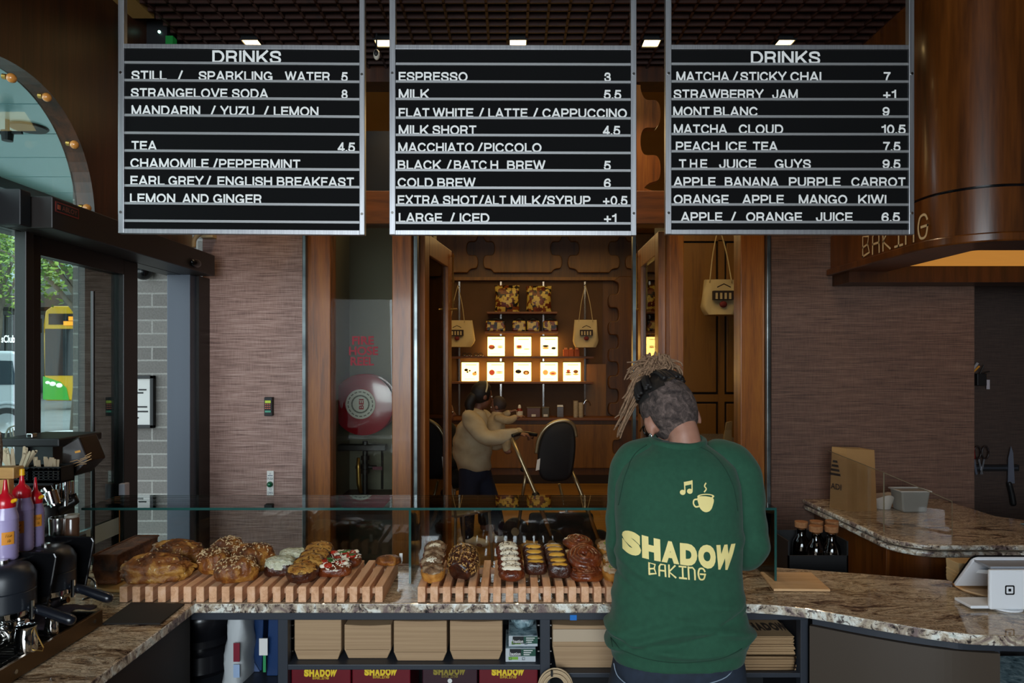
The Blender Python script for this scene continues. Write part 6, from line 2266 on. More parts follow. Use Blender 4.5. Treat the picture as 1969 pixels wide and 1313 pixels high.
# oak riser behind the bottles, at the frame edge
t = E('oak_riser', (-1.5, 1.93, 1.166), 'light oak riser stand with slanted legs at the left edge', 'stand')
O('plank', MB().box(-1.66, X(26, 1.93), 1.93, 1.972, Z(921, 1.93), Z(899, 1.93)), M_OAK, t, bevel=.002)
O('leg', MB().bar((X(11, 1.95), 1.95, Z(921, 1.95)), (X(20, 1.95), 1.95, 1.1652), .03, .02, (0, 1, 0)), M_OAK, t)
O('leg', MB().bar((-1.62, 1.95, Z(921, 1.95)), (-1.63, 1.95, 1.1652), .03, .02, (0, 1, 0)), M_OAK, t)
t = E('speckled_bag', (-1.47, 1.97, Z(899, 1.93)), 'speckled brown bag standing on the oak riser', 'bag')
pillow(X(-16, 1.95), 1.95, Z(899, 1.93), .055, .10, .04, 'speckled brown bag standing on the oak riser', 'bean_bag', 'bag', None, crust('bag_speckle', '3a2a22', '7a6858', 'a89888', 40, .6, .2))
bpy.data.objects.remove(t)

# black grinder with organiser, sticks and folded napkins
gr = E('grinder_station', (-1.66, 2.4, ZT), 'black grinder cabinet with a wide lid and slanted printed side', 'grinder')
O('body', MB().box(-1.715, X(88, 2.36), 2.28, 2.52, ZT, Z(922, 2.36)), M_BLACK, gr, bevel=.006)
O('back_column', MB().box(-1.715, X(112, 2.45), 2.42, 2.52, Z(922, 2.4), Z(856, 2.4)), M_BLACK, gr)
O('lid', MB().box(-1.72, X(121, 2.30), 2.28, 2.52, Z(858, 2.3), Z(842, 2.3)), M_BLACK, gr, bevel=.005)
pl = [(X(121, 2.3), Z(858, 2.3)), (X(162, 2.34), Z(840, 2.3)), (X(178, 2.34), Z(888, 2.3)), (X(140, 2.3), Z(915, 2.3)), (X(118, 2.3), Z(922, 2.3))]
O('slanted_side', MB().prism(pl, lambda u, v, q: (u, q + (u + 1.5) * .3, v), 2.30, 2.40), mat('dark_brown_shell', '1c1512', .25, coat=.3), gr, bevel=.004)
mb = MB()
f3 = lambda u, v: (X(u, 2.30), 2.299 + (X(u, 2.3) + 1.5) * .3, Z(v, 2.30))
for ln in ([(134, 888), (145, 885), (150, 887), (166, 880)], [(136, 893), (148, 889), (156, 890), (168, 884)], [(140, 898), (150, 893), (160, 893)], [(158, 878), (168, 872)], [(150, 884), (160, 880), (168, 877)]):
    strokes(mb, [ln], f3, 1.0, 0)
mb.add([f3(141, 868), f3(150, 866), f3(151, 870), f3(142, 872)], [(0, 1, 2, 3)], 1)
O('print', mb, [mat('gold_print', 'b88a50', .5), mat('amber_sticker', 'd89420', .5)], gr, fix=False)
O('chrome_catch', MB().box(X(52, 2.29), X(64, 2.29), 2.285, 2.31, Z(842, 2.29), Z(833, 2.29)), M_CHROME, gr, bevel=.003)
O('dispenser_tube', MB().cyl(W(113, 925, 2.33), W(113, 972, 2.33), .012, 16).cyl(W(127, 925, 2.32), W(127, 972, 2.32), .012, 16).cyl(W(135, 925, 2.36), W(135, 970, 2.36), .011, 16), M_CHROME, gr, smooth=40)
O('spout_block', MB().tube([W(140, 950, 2.33), W(145, 962, 2.33), W(120, 975, 2.33), W(98, 990, 2.33)], [.010, .014, .022, .016], 10), mat('dark_spout', '14100f', .3), gr, smooth=True)
O('tamper', MB().cyl(W(88, 938, 2.26), W(108, 972, 2.26), .017, 16).cyl(W(80, 960, 2.26), W(97, 955, 2.26), .028, 16).cyl(W(97, 944, 2.255), W(104, 968, 2.255), .020, 16), M_CHROME, gr, smooth=40)
O('hopper_foot', MB().limb([W(86, 962, 2.30), W(92, 985, 2.30), W(90, 1010, 2.30)], [.03, .03, .03], 14), M_BLACK, gr, smooth=True)


def bin_(lab, x0, x1, y, z0, z1, n0):
    t = E('perforated_bin', ((x0 + x1) / 2, y, z0), lab, 'bin', 'perforated black bins')
    w = x1 - x0
    mb = MB()
    mb.box(x0, x1, y, y + .07, z0, z0 + .003)
    mb.box(x0, x0 + .003, y, y + .07, z0, z1)
    mb.box(x1 - .003, x1, y, y + .07, z0, z1)
    mb.box(x0, x1, y + .067, y + .07, z0, z1)
    # front wall with real holes: bars between them
    nc, nr = 6, 4
    mb.box(x0, x1, y, y + .003, z0, z0 + .008)
    mb.box(x0, x1, y, y + .003, z1 - .010, z1)
    for k in range(nc + 1):
        xx = x0 + w * k / nc
        mb.box(max(x0, xx - .005), min(x1, xx + .005), y, y + .003, z0, z1)
    for k in range(nr + 1):
        zz = z0 + .006 + (z1 - z0 - .014) * k / nr
        mb.box(x0, x1, y, y + .003, zz - .003, zz + .003)
    O('basket', mb, M_BLACK, t)
    O('rim', MB().tube([(x0, y, z1), (x1, y, z1), (x1, y + .07, z1), (x0, y + .07, z1), (x0, y, z1)], .0025, 6), M_BLACK, t)
    return t


bz0, bz1 = Z(921.5, 2.28), Z(893, 2.28)
sup = O('organiser_ledge', MB().box(-1.715, X(118, 2.25), 2.21, 2.283, bz0 - .008, bz0 - .001), M_BLACK, gr)
bin_('perforated black bin full of wooden stirrers', X(0, 2.215) , X(57, 2.215), 2.212, bz0, bz1 - .002, 0)
bin_('perforated black bin holding wooden spoons beside the stirrers', X(60, 2.212), X(116, 2.212), 2.212, bz0, bz1, 0)
M_STICK = mat('birch_stirrer', 'c8b496', .7, var='b8a282', vscale=20)
r = random.Random(5)
labs_fan = 'pale birch stirrer fanned out in the first perforated bin'
labs_sp = 'short birch spoon handle standing in the second perforated bin'
st = None
for i in range(15):
    px = 8 + i * 3.3
    a = -.55 + i * .078 + r.uniform(-.08, .08)
    if st is None:
        mb = MB().box(-.0045, .0045, -.0008, .0008, -.06, .052)
        mb.tube([(0, -.0008, .052), (0, .0008, .052)], .0045, 12)
        st = O('wooden_stirrer', mb, M_STICK, None, labs_fan, 'stirrer', 'birch stirrers in the first bin')
        s = st
    else:
        s = st.copy()
        COL.objects.link(s)
    s.location = (X(px, 2.245), 2.225 + .045 * r.random(), bz1 + .0 + .006 * sin(i))
    s.rotation_euler = (r.uniform(-.25, .1), a, r.uniform(-.3, .3))
st = None
for i in range(9):
    px = 65 + i * 5.6
    if st is None:
        st = O('wooden_spoon', MB().box(-.007, .007, -.0015, .0015, -.05, .030), M_STICK, None, labs_sp, 'spoon', 'birch spoons in the second bin', bevel=.001)
        s = st
    else:
        s = st.copy()
        COL.objects.link(s)
    s.location = (X(px, 2.24), 2.23 + .03 * r.random(), bz1 - .004 * (i % 3))
    s.rotation_euler = (r.uniform(-.2, .2), r.uniform(-.1, .35), r.uniform(-.5, .5))

# black mat lying over the counter corner
pl = [W(197, 1198, 1), W(305, 1198, 1), W(357, 1160, 1), W(255, 1158, 1)]


def oncounter(px, py, z):
    d = (EYE - z) * F / (py - CY)
    return (X(px, d), d)


zt_ = ZT + .006
poly = [oncounter(196, 1198, zt_), oncounter(308, 1198, zt_), oncounter(355, 1160, zt_), oncounter(252, 1158, zt_)]
tag(O('rubber_mat', MB().prism(poly, lambda u, v, q: (u, v, q), ZT + .001, zt_), mat('black_rubber', '17120f', .75), bevel=.001, bseg=1), 'flat black rubber mat on the granite corner below the tin loaf', 'mat')

# ------------------------------------------------------------------ right end of the counter
brd = [oncounter(1488, 1133, ZT + .008), oncounter(1597, 1134, ZT + .008), oncounter(1560, 1101, ZT + .008), oncounter(1462, 1100, ZT + .008)]
tag(O('cutting_board', MB().prism(brd, lambda u, v, q: (u, v, q), ZT + .001, ZT + .010), M_BOARD, bevel=.002), 'pale timber board lying flat on the granite beside the barista', 'board')

ps = E('payment_terminal', (1.62, 2.25, ZT), 'white payment tablet stand with a black square emblem at the right edge', 'payment terminal')
sx0, sx1 = 1.544, 1.74
O('stand', MB().box(sx0, sx1, 2.205, 2.22, ZT + .006, 1.035), M_WHITE, ps, bevel=.006, bseg=3)
O('foot_plate', MB().box(sx0 - .055, sx1, 2.215, 2.30, ZT + .006, ZT + .016), M_WHITE, ps, bevel=.003)
O('foot_disc', MB().cyl((1.62, 2.245, ZT + .0008), (1.62, 2.245, ZT + .006), .05, 28), M_WHITE, ps)
O('hinge', MB().box(sx0 + .012, sx1, 2.22, 2.30, 1.035, 1.042), mat('grey_hinge', '8a8e96', .4), ps)
O('arm', MB().bar((1.65, 2.22, 1.02), (1.65, 2.345, .99), .12, .012), M_WHITE, ps)
A, B = Vector((1.551, 2.40, .930)), Vector((1.551, 2.30, 1.052))
u = (B - A).normalized()
nrm = Vector((0, u.z, -u.y)) * -1
L = (B - A).length
tb_ = []
rr = .022
w_ = .32
for cx_, cy_, a0 in ((rr, L - rr, 90), (w_ - rr, L - rr, 0)):
    pass
outline = [(0, 0)] + [(rr - rr * cos(radians(a)), L - rr + rr * sin(radians(a))) for a in range(0, 91, 15)] + [(w_, L), (w_, 0)]
O('tablet_back', MB().prism(outline, lambda a, b, q: A + Vector((a, 0, 0)) + u * b + nrm * q, 0, .012), mat('tablet_shell', 'd4d6dc', .3), ps, bevel=.003)
O('tablet_glass', MB().prism(outline, lambda a, b, q: A + Vector((a, 0, 0)) + u * b - nrm * q, 0.0005, .005), M_GLOSSBLACK, ps)
mb = MB()
cx_, cz2 = 1.544 + .0635, .9705
f3 = lambda a, b: (a, 2.2042, b)


def rr_(s, rad, n=5):
    p = []
    for qx, qz, a0 in ((1, 1, 0), (-1, 1, 90), (-1, -1, 180), (1, -1, 270)):
        for k in range(n + 1):
            t = radians(a0 + 90 * k / n)
            p.append((cx_ + qx * (s - rad) + rad * cos(t), cz2 + qz * (s - rad) + rad * sin(t)))
    return p


o_, i_ = rr_(.0155, .005), rr_(.0110, .0025)
n = len(o_)
mb.add([f3(*q) for q in o_] + [f3(*q) for q in i_], [(k, (k + 1) % n, n + (k + 1) % n, n + k) for k in range(n)])
c_ = rr_(.0046, .0012)
mb.add([f3(*q) for q in c_], [tuple(range(len(c_)))])
O('emblem', mb, mat('emblem_black', '0c1014', .4), ps, label='black rounded square emblem')

tag(O('round_board', MB().lathe([(0, .001), (.10, .001), (.112, .010), (.108, .014), (0, .014)], (1.685, 2.405, ZT), 40), M_BOARD, smooth=35), 'round pale board behind the payment terminal', 'board')
t = E('card_trays', (1.68, 2.44, ZT + .014), 'stack of kraft card trays on the round board behind the terminal', 'trays')
for k in range(4):
    zb5 = ZT + .0152 + .013 * k
    rings = [[(1.585 - e, 2.420 - e * .3, z), (1.80, 2.420 - e * .3, z), (1.80, 2.49, z), (1.585 - e, 2.49, z)] for e, z in ((0, zb5), (.003, zb5 + .020 + (.02 if k == 3 else 0)))]
    O('tray', MB().loft(rings), mat('tray_kraft', 'c0a478', .8, var='b4966a', vscale=8), t, bevel=.001, bseg=1)

# back bench on the right
ZBN = .957
bp = [(1.60, YB + .02)] + rounded(1.60, 2.80, 3.3, YB, .18, 12)[1:-1] + [(3.29, 2.80), (3.29, 3.26), (2.45, 3.26), (2.37, 3.34), (2.37, YB + .02)]
bb = E('bench_counter', (2.2, 3.2, 0), 'timber fronted back bench with a double edged granite top on the right', 'counter')
O('granite_top', slab(bp, .933, ZBN), [M_GRAN, M_GRAN_EDGE], bb, bevel=.010, bseg=3)


def inset(poly, k):
    c = Vector((sum(p[0] for p in poly) / len(poly), sum(p[1] for p in poly) / len(poly)))
    return poly


bp2 = [(1.605, YB + .02)] + rounded(1.605, 2.805, 3.3, YB, .18, 12)[1:-1] + [(3.285, 2.805), (3.285, 3.25), (2.36, 3.25), (2.36, YB + .02)]
O('granite_lower', slab(bp2, .902, .927), [M_GRAN_EDGE, M_GRAN_EDGE], bb, bevel=.010, bseg=3)
bp3 = [(1.67, YB + .02)] + rounded(1.67, 2.87, 3.3, YB, .15, 12)[1:-1] + [(3.25, 2.87), (3.25, 3.22), (2.33, 3.22), (2.33, YB + .02)]
O('timber_front', MB().prism(bp3, lambda u, v, q: (u, v, q), 0, .933), M_WOOD_HOOD, bb, smooth=30)
O('corner_bead', MB().box(1.655, 1.675, 3.02, 3.05, .0, .900), M_WOOD_HOOD, bb, bevel=.003)

bagz = ZBN + .001
kb = E('kraft_bag', (1.70, 3.45, bagz), 'open brown paper carrier bag with dark print standing on the back bench', 'bag')
bx, by = 1.748, 3.50
ca, sa = cos(.42), sin(.42)


def bag3(u, v, z):
    return (bx + u * ca + v * sa * -1, by + u * sa * .0 + u * .10 + v * ca, z)


rings = []
for f in (0, .02, .5, .8, 1.0):
    h_ = .315 * f
    w2, d2 = .085 - .004 * f, .055 - .01 * f
    rings.append([bag3(-w2, -d2, bagz + h_), bag3(w2, -d2, bagz + h_ * .97), bag3(w2, d2, bagz + h_ * .98), bag3(-w2, d2, bagz + h_)])
mb = MB().loft(rings[:], False)
mb.add(rings[0], [(0, 1, 2, 3)])
o = O('paper', mb, mat('kraft_bag_paper', 'a87f4e', .8, var='9a7244', vscale=5), kb)
so = o.modifiers.new('t', 'SOLIDIFY')
so.thickness = .002
mb = MB()
f3 = lambda u, v: tuple(Vector(bag3(-.0865 - .002, u, v)))
word(mb, 'ADI', f3, .045, -.02, bagz + .10, bagz + .128, .02)
for k in range(4):
    z = bagz + .17 + k * .022
    w2 = .034 - .006 * k
    mb.add([f3(.018 + w2, z), f3(.018 - w2, z), f3(.018 - w2 + .003, z + .012), f3(.018 + w2 - .003, z + .012)], [(0, 1, 2, 3)])
O('print', mb, mat('bag_ink', '1a1614', .7), kb, fix=False)

ag = E('acrylic_guard', (1.75, 3.2, ZBN), 'clear acrylic guard round the front of the back bench', 'guard')
M_ACR = pane('acrylic_sheet', (.93, .93, .93), .02, gain=.22)
A0, A1, A2 = (1.645, 3.55), (1.645, 3.02), (1.86, 2.885)


def upright(a, b, za, zb6, th=.004):
    a, b = Vector(a + (0,)), Vector(b + (0,))
    d = (b - a).normalized()
    n_ = Vector((-d.y, d.x, 0)) * th
    v = []
    for q in (Vector(), n_):
        v += [a + q + Vector((0, 0, ZBN + .001)), b + q + Vector((0, 0, ZBN + .001)), b + q + Vector((0, 0, zb6)), a + q + Vector((0, 0, za))]
    return MB().add(v, [(3, 2, 1, 0), (4, 5, 6, 7), (0, 1, 5, 4), (1, 2, 6, 5), (2, 3, 7, 6), (3, 0, 4, 7)])


O('side_sheet', upright(A0, A1, 1.25, 1.22), M_ACR, ag)
O('front_sheet', upright(A1, A2, 1.22, 1.12), M_ACR, ag)
mb = MB()
mb.cyl((1.645, 3.02, ZBN + .001), (1.645, 3.02, 1.22), .003, 6)
mb.tube([(1.645, 3.55, 1.25), (1.645, 3.02, 1.22), (1.86, 2.885, 1.12)], .0018, 6)
mb.cyl((1.86, 2.885, ZBN + .001), (1.86, 2.885, 1.12), .0015, 6)
O('edge', mb, mat('acrylic_edge', '6a5e4a', .2), ag)
x, y = X(1754, 3.44), 3.46
t = E('plastic_tub', (x, y, ZBN), 'translucent plastic tub on the back bench', 'tub')
O('tub', MB().loft([[(x + sx * w2, y + sy * d2, z) for sx, sy in ((-1, -1), (1, -1), (1, 1), (-1, 1))] for w2, d2, z in ((.060, .045, ZBN + .001), (.072, .055, ZBN + .105))]), mat('frosted_tub', '9a9890', .35, trans=.3), t, bevel=.008, bseg=3)
O('rim', MB().tube([(x - .075, y - .057, ZBN + .107), (x + .075, y - .057, ZBN + .107), (x + .075, y + .057, ZBN + .107), (x - .075, y + .057, ZBN + .107), (x - .075, y - .057, ZBN + .107)], .004, 6), mat('tub_rim', 'b0aea8', .4), t)
x, y = X(1697, 3.52), 3.52
mb = MB()
rings = []
for i in range(8):
    f = i / 7
    r_ = .036 + .022 * f
    rings.append([(x + (r_ + .006 * f * sin(5 * a + 1)) * cos(a), y + (r_ + .006 * f * cos(4 * a)) * sin(a), ZBN + .001 + .066 * f + .012 * f * sin(3 * a)) for a in [2 * pi * k / 30 for k in range(30)]])
mb.loft(rings, True)
tag(O('paper_cup_liner', mb, mat('white_liner', 'c0b8ac', .8), smooth=50), 'crumpled white paper liner beside the carrier bag', 'paper liner')
x, y = 2.36, 3.03
mb = MB()
vs = []
n, m = 18, 12
for i in range(n + 1):
    for j in range(m + 1):
        u, v = i / n, j / m
        vs.append((x + .22 * u - .02 * noise.noise(Vector((v * 4, 0, 3))), y + .14 * v, ZBN + .004 + .030 * sin(pi * min(1, u * 1.1 + .05)) * sin(pi * v) * (1 + .6 * noise.noise(Vector((u * 4, v * 4, 5))))))
mb.add(vs, [(i * (m + 1) + j, (i + 1) * (m + 1) + j, (i + 1) * (m + 1) + j + 1, i * (m + 1) + j + 1) for i in range(n) for j in range(m)])
cl2 = tag(O('tea_towel', mb, crust('teal_tea_towel', '1c4a50', '7a9aa0', '284e6a', 8, .9, .2), smooth=True), 'crumpled teal and white tea towel on the back bench at the right edge', 'towel')
s_ = cl2.modifiers.new('thick', 'SOLIDIFY')
s_.thickness = .003

# corked bottles in a black crate behind the counter
cr = E('bottle_crate', (1.28, 2.98, 0), 'black crate on a dark trolley behind the counter, holding corked bottles', 'crate')
x0, x1, y0, y1 = X(1494, 2.98), X(1618, 2.92), 2.86, 3.06
cz0, cz1 = .79, Z(1068, 2.86)
mb = MB()
mb.box(x0, x1, y0, y1, cz0, cz0 + .01)
for q in ((x0, x0 + .006, y0, y1), (x1 - .006, x1, y0, y1), (x0, x1, y0, y0 + .006), (x0, x1, y1 - .006, y1)):
    mb.box(q[0], q[1], q[2], q[3], cz0, cz1 if q[3] - q[2] < .1 and q[2] < 2.9 else cz1 + .06)
O('tub', mb, M_BLACK, cr)
O('trolley', MB().box(x0 + .02, x1 - .02, y0 + .02, y1 - .02, .0, cz0), M_CHAR, cr)
M_BGLASS = mat('dark_bottle_glass', '2c2620', .06, coat=.8)
M_BCLEAR = pane('bottle_glass', (.62, .56, .50), .02, gain=1.8)
M_CORK = mat('cork', '9a6a42', .85, var='7e5232', vscale=90)
M_LIQ = mat('dark_syrup', '120c0a', .1, coat=.6)
labs = ['corked bottle at the back left of the black crate', 'corked bottle at the back middle of the black crate', 'corked bottle at the back right of the black crate', 'corked bottle at the front middle of the black crate', 'corked bottle at the front right of the black crate']
b0 = E('corked_bottle', (0, 0, 0), labs[0], 'bottle', 'corked bottles in the crate')
O('glass', MB().lathe([(0, 0), (.036, 0), (.038, .006), (.038, .10), (.034, .125), (.020, .145), (.019, .178), (.021, .182), (0, .182)], (0, 0, 0), 28), M_BCLEAR, b0, smooth=40)
O('syrup', MB().lathe([(0, .002), (.034, .002), (.0355, .008), (.0355, .085), (0, .085)], (0, 0, 0), 24), M_LIQ, b0, smooth=40)
O('cork', MB().lathe([(0, .176), (.0175, .176), (.018, .183), (.027, .184), (.028, .208), (0, .209)], (0, 0, 0), 20), M_CORK, b0, smooth=40)
for i, (px, y) in enumerate(((1541, 3.00), (1570, 3.01), (1600, 3.015), (1569, 2.92), (1599, 2.915))):
    p = (X(px, y), y, cz0 + .011)
    if i == 0:
        place(b0, p)
    else:
        dup(b0, p, 0, labs[i])

# dark recess wall: knife rack, scissors, pen holder
yr = 4.14
mr = E('knife_rack', (X(1900, yr), yr, Z(899, yr)), 'black magnetic knife rack on the dark recess wall', 'rack')
O('strip', MB().box(X(1868, yr), X(1957, yr), yr - .015, 4.15, Z(905, yr), Z(893, yr)), M_BLACK, mr, bevel=.002)
O('magnet_band', MB().box(X(1868, yr), X(1954, yr), yr - .018, yr - .015, Z(901, yr), Z(897, yr)), M_CHAR, mr)
kn = E('chef_knife', (X(1942, yr), yr - .03, Z(900, yr)), 'long kitchen knife hanging blade up on the knife rack', 'knife')
kf = [(1933, 928), (1934, 880), (1939, 857), (1943, 870), (1946, 928)]
O('blade', MB().prism([(X(a, yr), Z(b, yr)) for a, b in kf], lambda u, v, q: (u, q, v), yr - .024, yr - .020), mat('blade_steel', '8a94a8', .3, .7), kn)
O('handle', MB().limb([W(1941, 930, yr - .02), W(1946, 950, yr - .02), W(1949, 968, yr - .02)], [.014, .015, .016], 12), M_BLACK, kn, smooth=True)
sc_ = E('scissors', (X(1888, yr), yr - .03, Z(890, yr)), 'open handled scissors hanging on the knife rack', 'scissors')
mb = MB()
for px in (1880, 1895):
    c = W(px, 870, yr - .024)
    mb.tube([(c.x + .020 * cos(a), c.y, c.z + .038 * sin(a)) for a in [2 * pi * k / 16 for k in range(17)]], .005, 6)
O('handles', mb, mat('scissor_handle', '241c1c', .4), sc_, smooth=True)
O('blades', MB().bar(W(1882, 882, yr - .022), W(1889, 912, yr - .022), .010, .003, (0, 1, 0)).bar(W(1893, 882, yr - .024), W(1886, 912, yr - .024), .010, .003, (0, 1, 0)), mat('scissor_blade', '8a8e94', .3, .7), sc_)
rk = E('paring_knife', (X(1874, yr), yr - .03, Z(885, yr)), 'small red handled knife beside the scissors on the rack', 'knife')
O('handle', MB().limb([W(1870, 860, yr - .02), W(1872, 880, yr - .02)], [.012, .012], 10), mat('red_handle', '6a1418', .4), rk, smooth=True)
O('blade', MB().bar(W(1873, 882, yr - .022), W(1878, 912, yr - .022), .012, .003, (0, 1, 0)), mat('paring_blade', '7a8496', .3, .7), rk)
ph = E('pen_holder', (X(1877, yr), yr - .03, Z(740, yr)), 'small black holder stuffed with pens and keys on the recess wall', 'holder')
O('box', MB().box(X(1869, yr), X(1887, yr), yr - .05, 4.15, Z(741, yr), Z(718, yr)), M_BLACK, ph, bevel=.003)
for nm, p, q, r_, c in (('marker', (1871, 716), (1883, 704), .006, 'b87a1c'), ('tag', (1870, 712), (1880, 698), .008, '8a8688'), ('pen', (1884, 720), (1892, 702), .004, '1c1a18'), ('pen', (1888, 718), (1903, 714), .004, '1c1a18')):
    O(nm, MB().cyl(W(p[0], p[1], yr - .035), W(q[0], q[1], yr - .035), r_, 8), mat('pen_' + c, c, .5), ph)
O('key_tag', MB().box(X(1893, yr), X(1899, yr), yr - .02, yr - .017, Z(748, yr), Z(730, yr)), mat('key_tag_white', 'a8a4ac', .6), ph)
O('key_loop', MB().tube([W(1896, 730, yr - .018), W(1897, 722, yr - .018), W(1894, 716, yr - .02)], .003, 6), M_BRASS, ph)

# ------------------------------------------------------------------ people
M_SKIN = mat('warm_skin', 'a87a66', .5, var='9a6a56', vscale=30)
M_SKIN2 = mat('brown_skin', '6a4230', .55)


def hand(mb, wrist, d, palm, side, s=1.0, curl=.5):
    """palm, four fingers and a thumb leaving the side of the palm"""
    d = Vector(d).normalized()
    nrm = Vector(palm)
    nrm = (nrm - d * nrm.dot(d)).normalized()
    lat = d.cross(nrm) * side
    wrist = Vector(wrist)
    mb.limb([wrist - d * .01, wrist + d * .035 * s, wrist + d * .08 * s], [.026 * s, .036 * s, .036 * s], 12, 4, None, .5, nrm)
    for k, (o, l) in enumerate(((-.030, .062), (-.010, .074), (.010, .070), (.029, .055))):
        p = wrist + d * .085 * s + lat * o * s
        c = curl * (1 + .12 * k)
        q = p + (d * cos(c * .5) + nrm * sin(c * .5)) * l * .45 * s
        r_ = q + (d * cos(c * 1.3) + nrm * sin(c * 1.3)) * l * .33 * s
        e = r_ + (d * cos(c * 2.0) + nrm * sin(c * 2.0)) * l * .25 * s
        mb.limb([p - d * .015 * s, q, r_, e], [.0095 * s, .0090 * s, .0082 * s, .0070 * s], 9, 3)
    p = wrist + d * .03 * s - lat * .030 * s
    q = p + (d * .7 - lat * .7 + nrm * .2).normalized() * .035 * s
    e = q + (d * .95 - lat * .15 + nrm * .4).normalized() * .032 * s
    mb.limb([p, q, e], [.013 * s, .0105 * s, .008 * s], 9, 3)


def head_parts(mb, Mx, s=1.0, neck=None):
    """skull, jaw, nose, lips, ears in a local frame: x right, y where the face looks, z up"""
    mb.T = Mx
    mb.ball((0, -.008 * s, .03 * s), (.076 * s, .096 * s, .100 * s), 26, 18)
    mb.ball((0, .030 * s, -.045 * s), (.058 * s, .060 * s, .070 * s), 22, 14)
    mb.limb([(0, .085 * s, .02 * s), (0, .100 * s, -.005 * s), (0, .108 * s, -.020 * s)], [.010 * s, .012 * s, .015 * s], 10, 3)
    mb.ball((0, .088 * s, -.055 * s), (.024 * s, .010 * s, .008 * s), 12, 8)
    mb.ball((0, .086 * s, -.068 * s), (.020 * s, .010 * s, .008 * s), 12, 8)
    for e in (-1, 1):
        mb.ball((e * .034 * s, .078 * s, .028 * s), (.020 * s, .012 * s, .006 * s), 10, 8)
        mb.ball((e * .080 * s, -.004 * s, -.008 * s), (.009 * s, .020 * s, .032 * s), 14, 10)
    mb.T = None


def eyes(parent, Mx, s=1.0):
    mb = MB()
    mb.T = Mx
    for e in (-1, 1):
        mb.ball((e * .032 * s, .084 * s, .012 * s), (.013 * s, .008 * s, .008 * s), 12, 8, 0)
        mb.ball((e * .032 * s, .090 * s, .012 * s), (.006 * s, .004 * s, .006 * s), 10, 6, 1)
    return O('eyes', mb, [mat('eye_white', 'd0c8c0', .3), mat('eye_dark', '1a1210', .2)], parent, smooth=True)


# ---- the barista seen from behind
DBY = 2.10


def bx_(px):
    return (px - CX) * DBY / F


hc = W(1291, 806, 2.22)
Mh = Matrix.Translation(hc) @ Matrix.Rotation(radians(-13), 4, 'Y') @ Matrix.Rotation(radians(14), 4, 'Z') @ Matrix.Rotation(radians(-24), 4, 'X')
neck0 = W(1316, 868, 2.16)
body = MB()
head_parts(body, Mh, 1.08)
hb = Mh @ Vector((0, -.045, -.055))
body.limb([neck0 + Vector((.004, -.005, -.06)), neck0 + Vector((.002, -.005, 0)), hb + Vector((.002, .002, -.005)), hb + Vector((-.006, .03, .03))], [.066, .056, .047, .045], 18, 6)
pel = Vector((bx_(1304), 2.10, .86))
body.limb([pel + Vector((0, 0, -.05)), pel + Vector((0, 0, .12)), Vector((bx_(1306), 2.12, 1.15)), Vector((bx_(1312), 2.15, 1.34)), neck0 + Vector((0, 0, -.05))], [.13, .125, .125, .125, .07], 20, 5, None, .8, (0, 1, 0))
SHL, SHR = Vector((X(1219, 2.19), 2.19, 1.385)), Vector((X(1413, 2.19), 2.19, 1.375))
ELL, ELR = Vector((X(1199, 2.235), 2.235, 1.085)), Vector((X(1440, 2.215), 2.215, 1.10))
WRL, WRR = Vector((.41, 2.43, 1.075)), Vector((.66, 2.42, 1.03))
for a, b, c in ((SHL, ELL, WRL), (SHR, ELR, WRR)):
    body.limb([a + Vector((0, 0, -.03)), a.lerp(b, .5), b, b.lerp(c, .5), c], [.044, .043, .042, .040, .028], 14, 5)
hand(body, WRL, (.12, 1, -.30), (0, -.2, -1), 1, 1.0, .55)
hand(body, WRR, (-.12, 1, -.30), (0, -.2, -1), -1, 1.0, .55)
for s, px in ((-1, 1250), (1, 1362)):
    h0 = Vector((bx_(px), 2.10, .84))
    body.limb([h0, h0 + Vector((s * .005, .0, -.36)), h0 + Vector((s * .01, -.02, -.74))], [.098, .070, .048], 16, 6)
    body.limb([h0 + Vector((s * .01, -.03, -.76)), h0 + Vector((s * .015, .05, -.80)), h0 + Vector((s * .02, .15, -.815))], [.040, .038, .026], 12, 4)
me = baked(body, .0075, 3)
bar = O('person', me, M_SKIN, None, 'barista in a dark green printed sweatshirt standing with the back turned at the counter', 'person', smooth=True)
eyes(bar, Mh, 1.08)

# sweatshirt: trunk and sleeves as one cloth surface
def ring(pl, pr, z, yc, b, d=DBY, n=48, p=.82):
    x0, x1 = (pl - CX) * d / F, (pr - CX) * d / F
    xc, a = (x0 + x1) / 2, (x1 - x0) / 2
    return [(xc + a * math.copysign(abs(cos(t)) ** p, cos(t)), yc + b * math.copysign(abs(sin(t)) ** p, sin(t)), z) for t in [2 * pi * k / n for k in range(n)]]


def zy(py, d=DBY):
    return Z(py, d)


sw = MB()
tr_ = [(1176, 1430, 1266, 2.105, .128), (1172, 1434, 1245, 2.105, .130), (1168, 1438, 1222, 2.105, .132), (1174, 1436, 1190, 2.105, .130), (1180, 1428, 1150, 2.11, .126), (1188, 1426, 1100, 2.115, .124),
       (1188, 1430, 1040, 2.125, .126), (1186, 1432, 985, 2.14, .132), (1188, 1430, 935, 2.15, .128), (1200, 1420, 900, 2.155, .112), (1222, 1398, 878, 2.16, .092), (1250, 1376, 863, 2.165, .075), (1264, 1362, 852, 2.168, .066)]
sw.loft([ring(a, b, zy(c), y, dd) for a, b, c, y, dd in tr_])
me = baked(sw, .0065, 10)
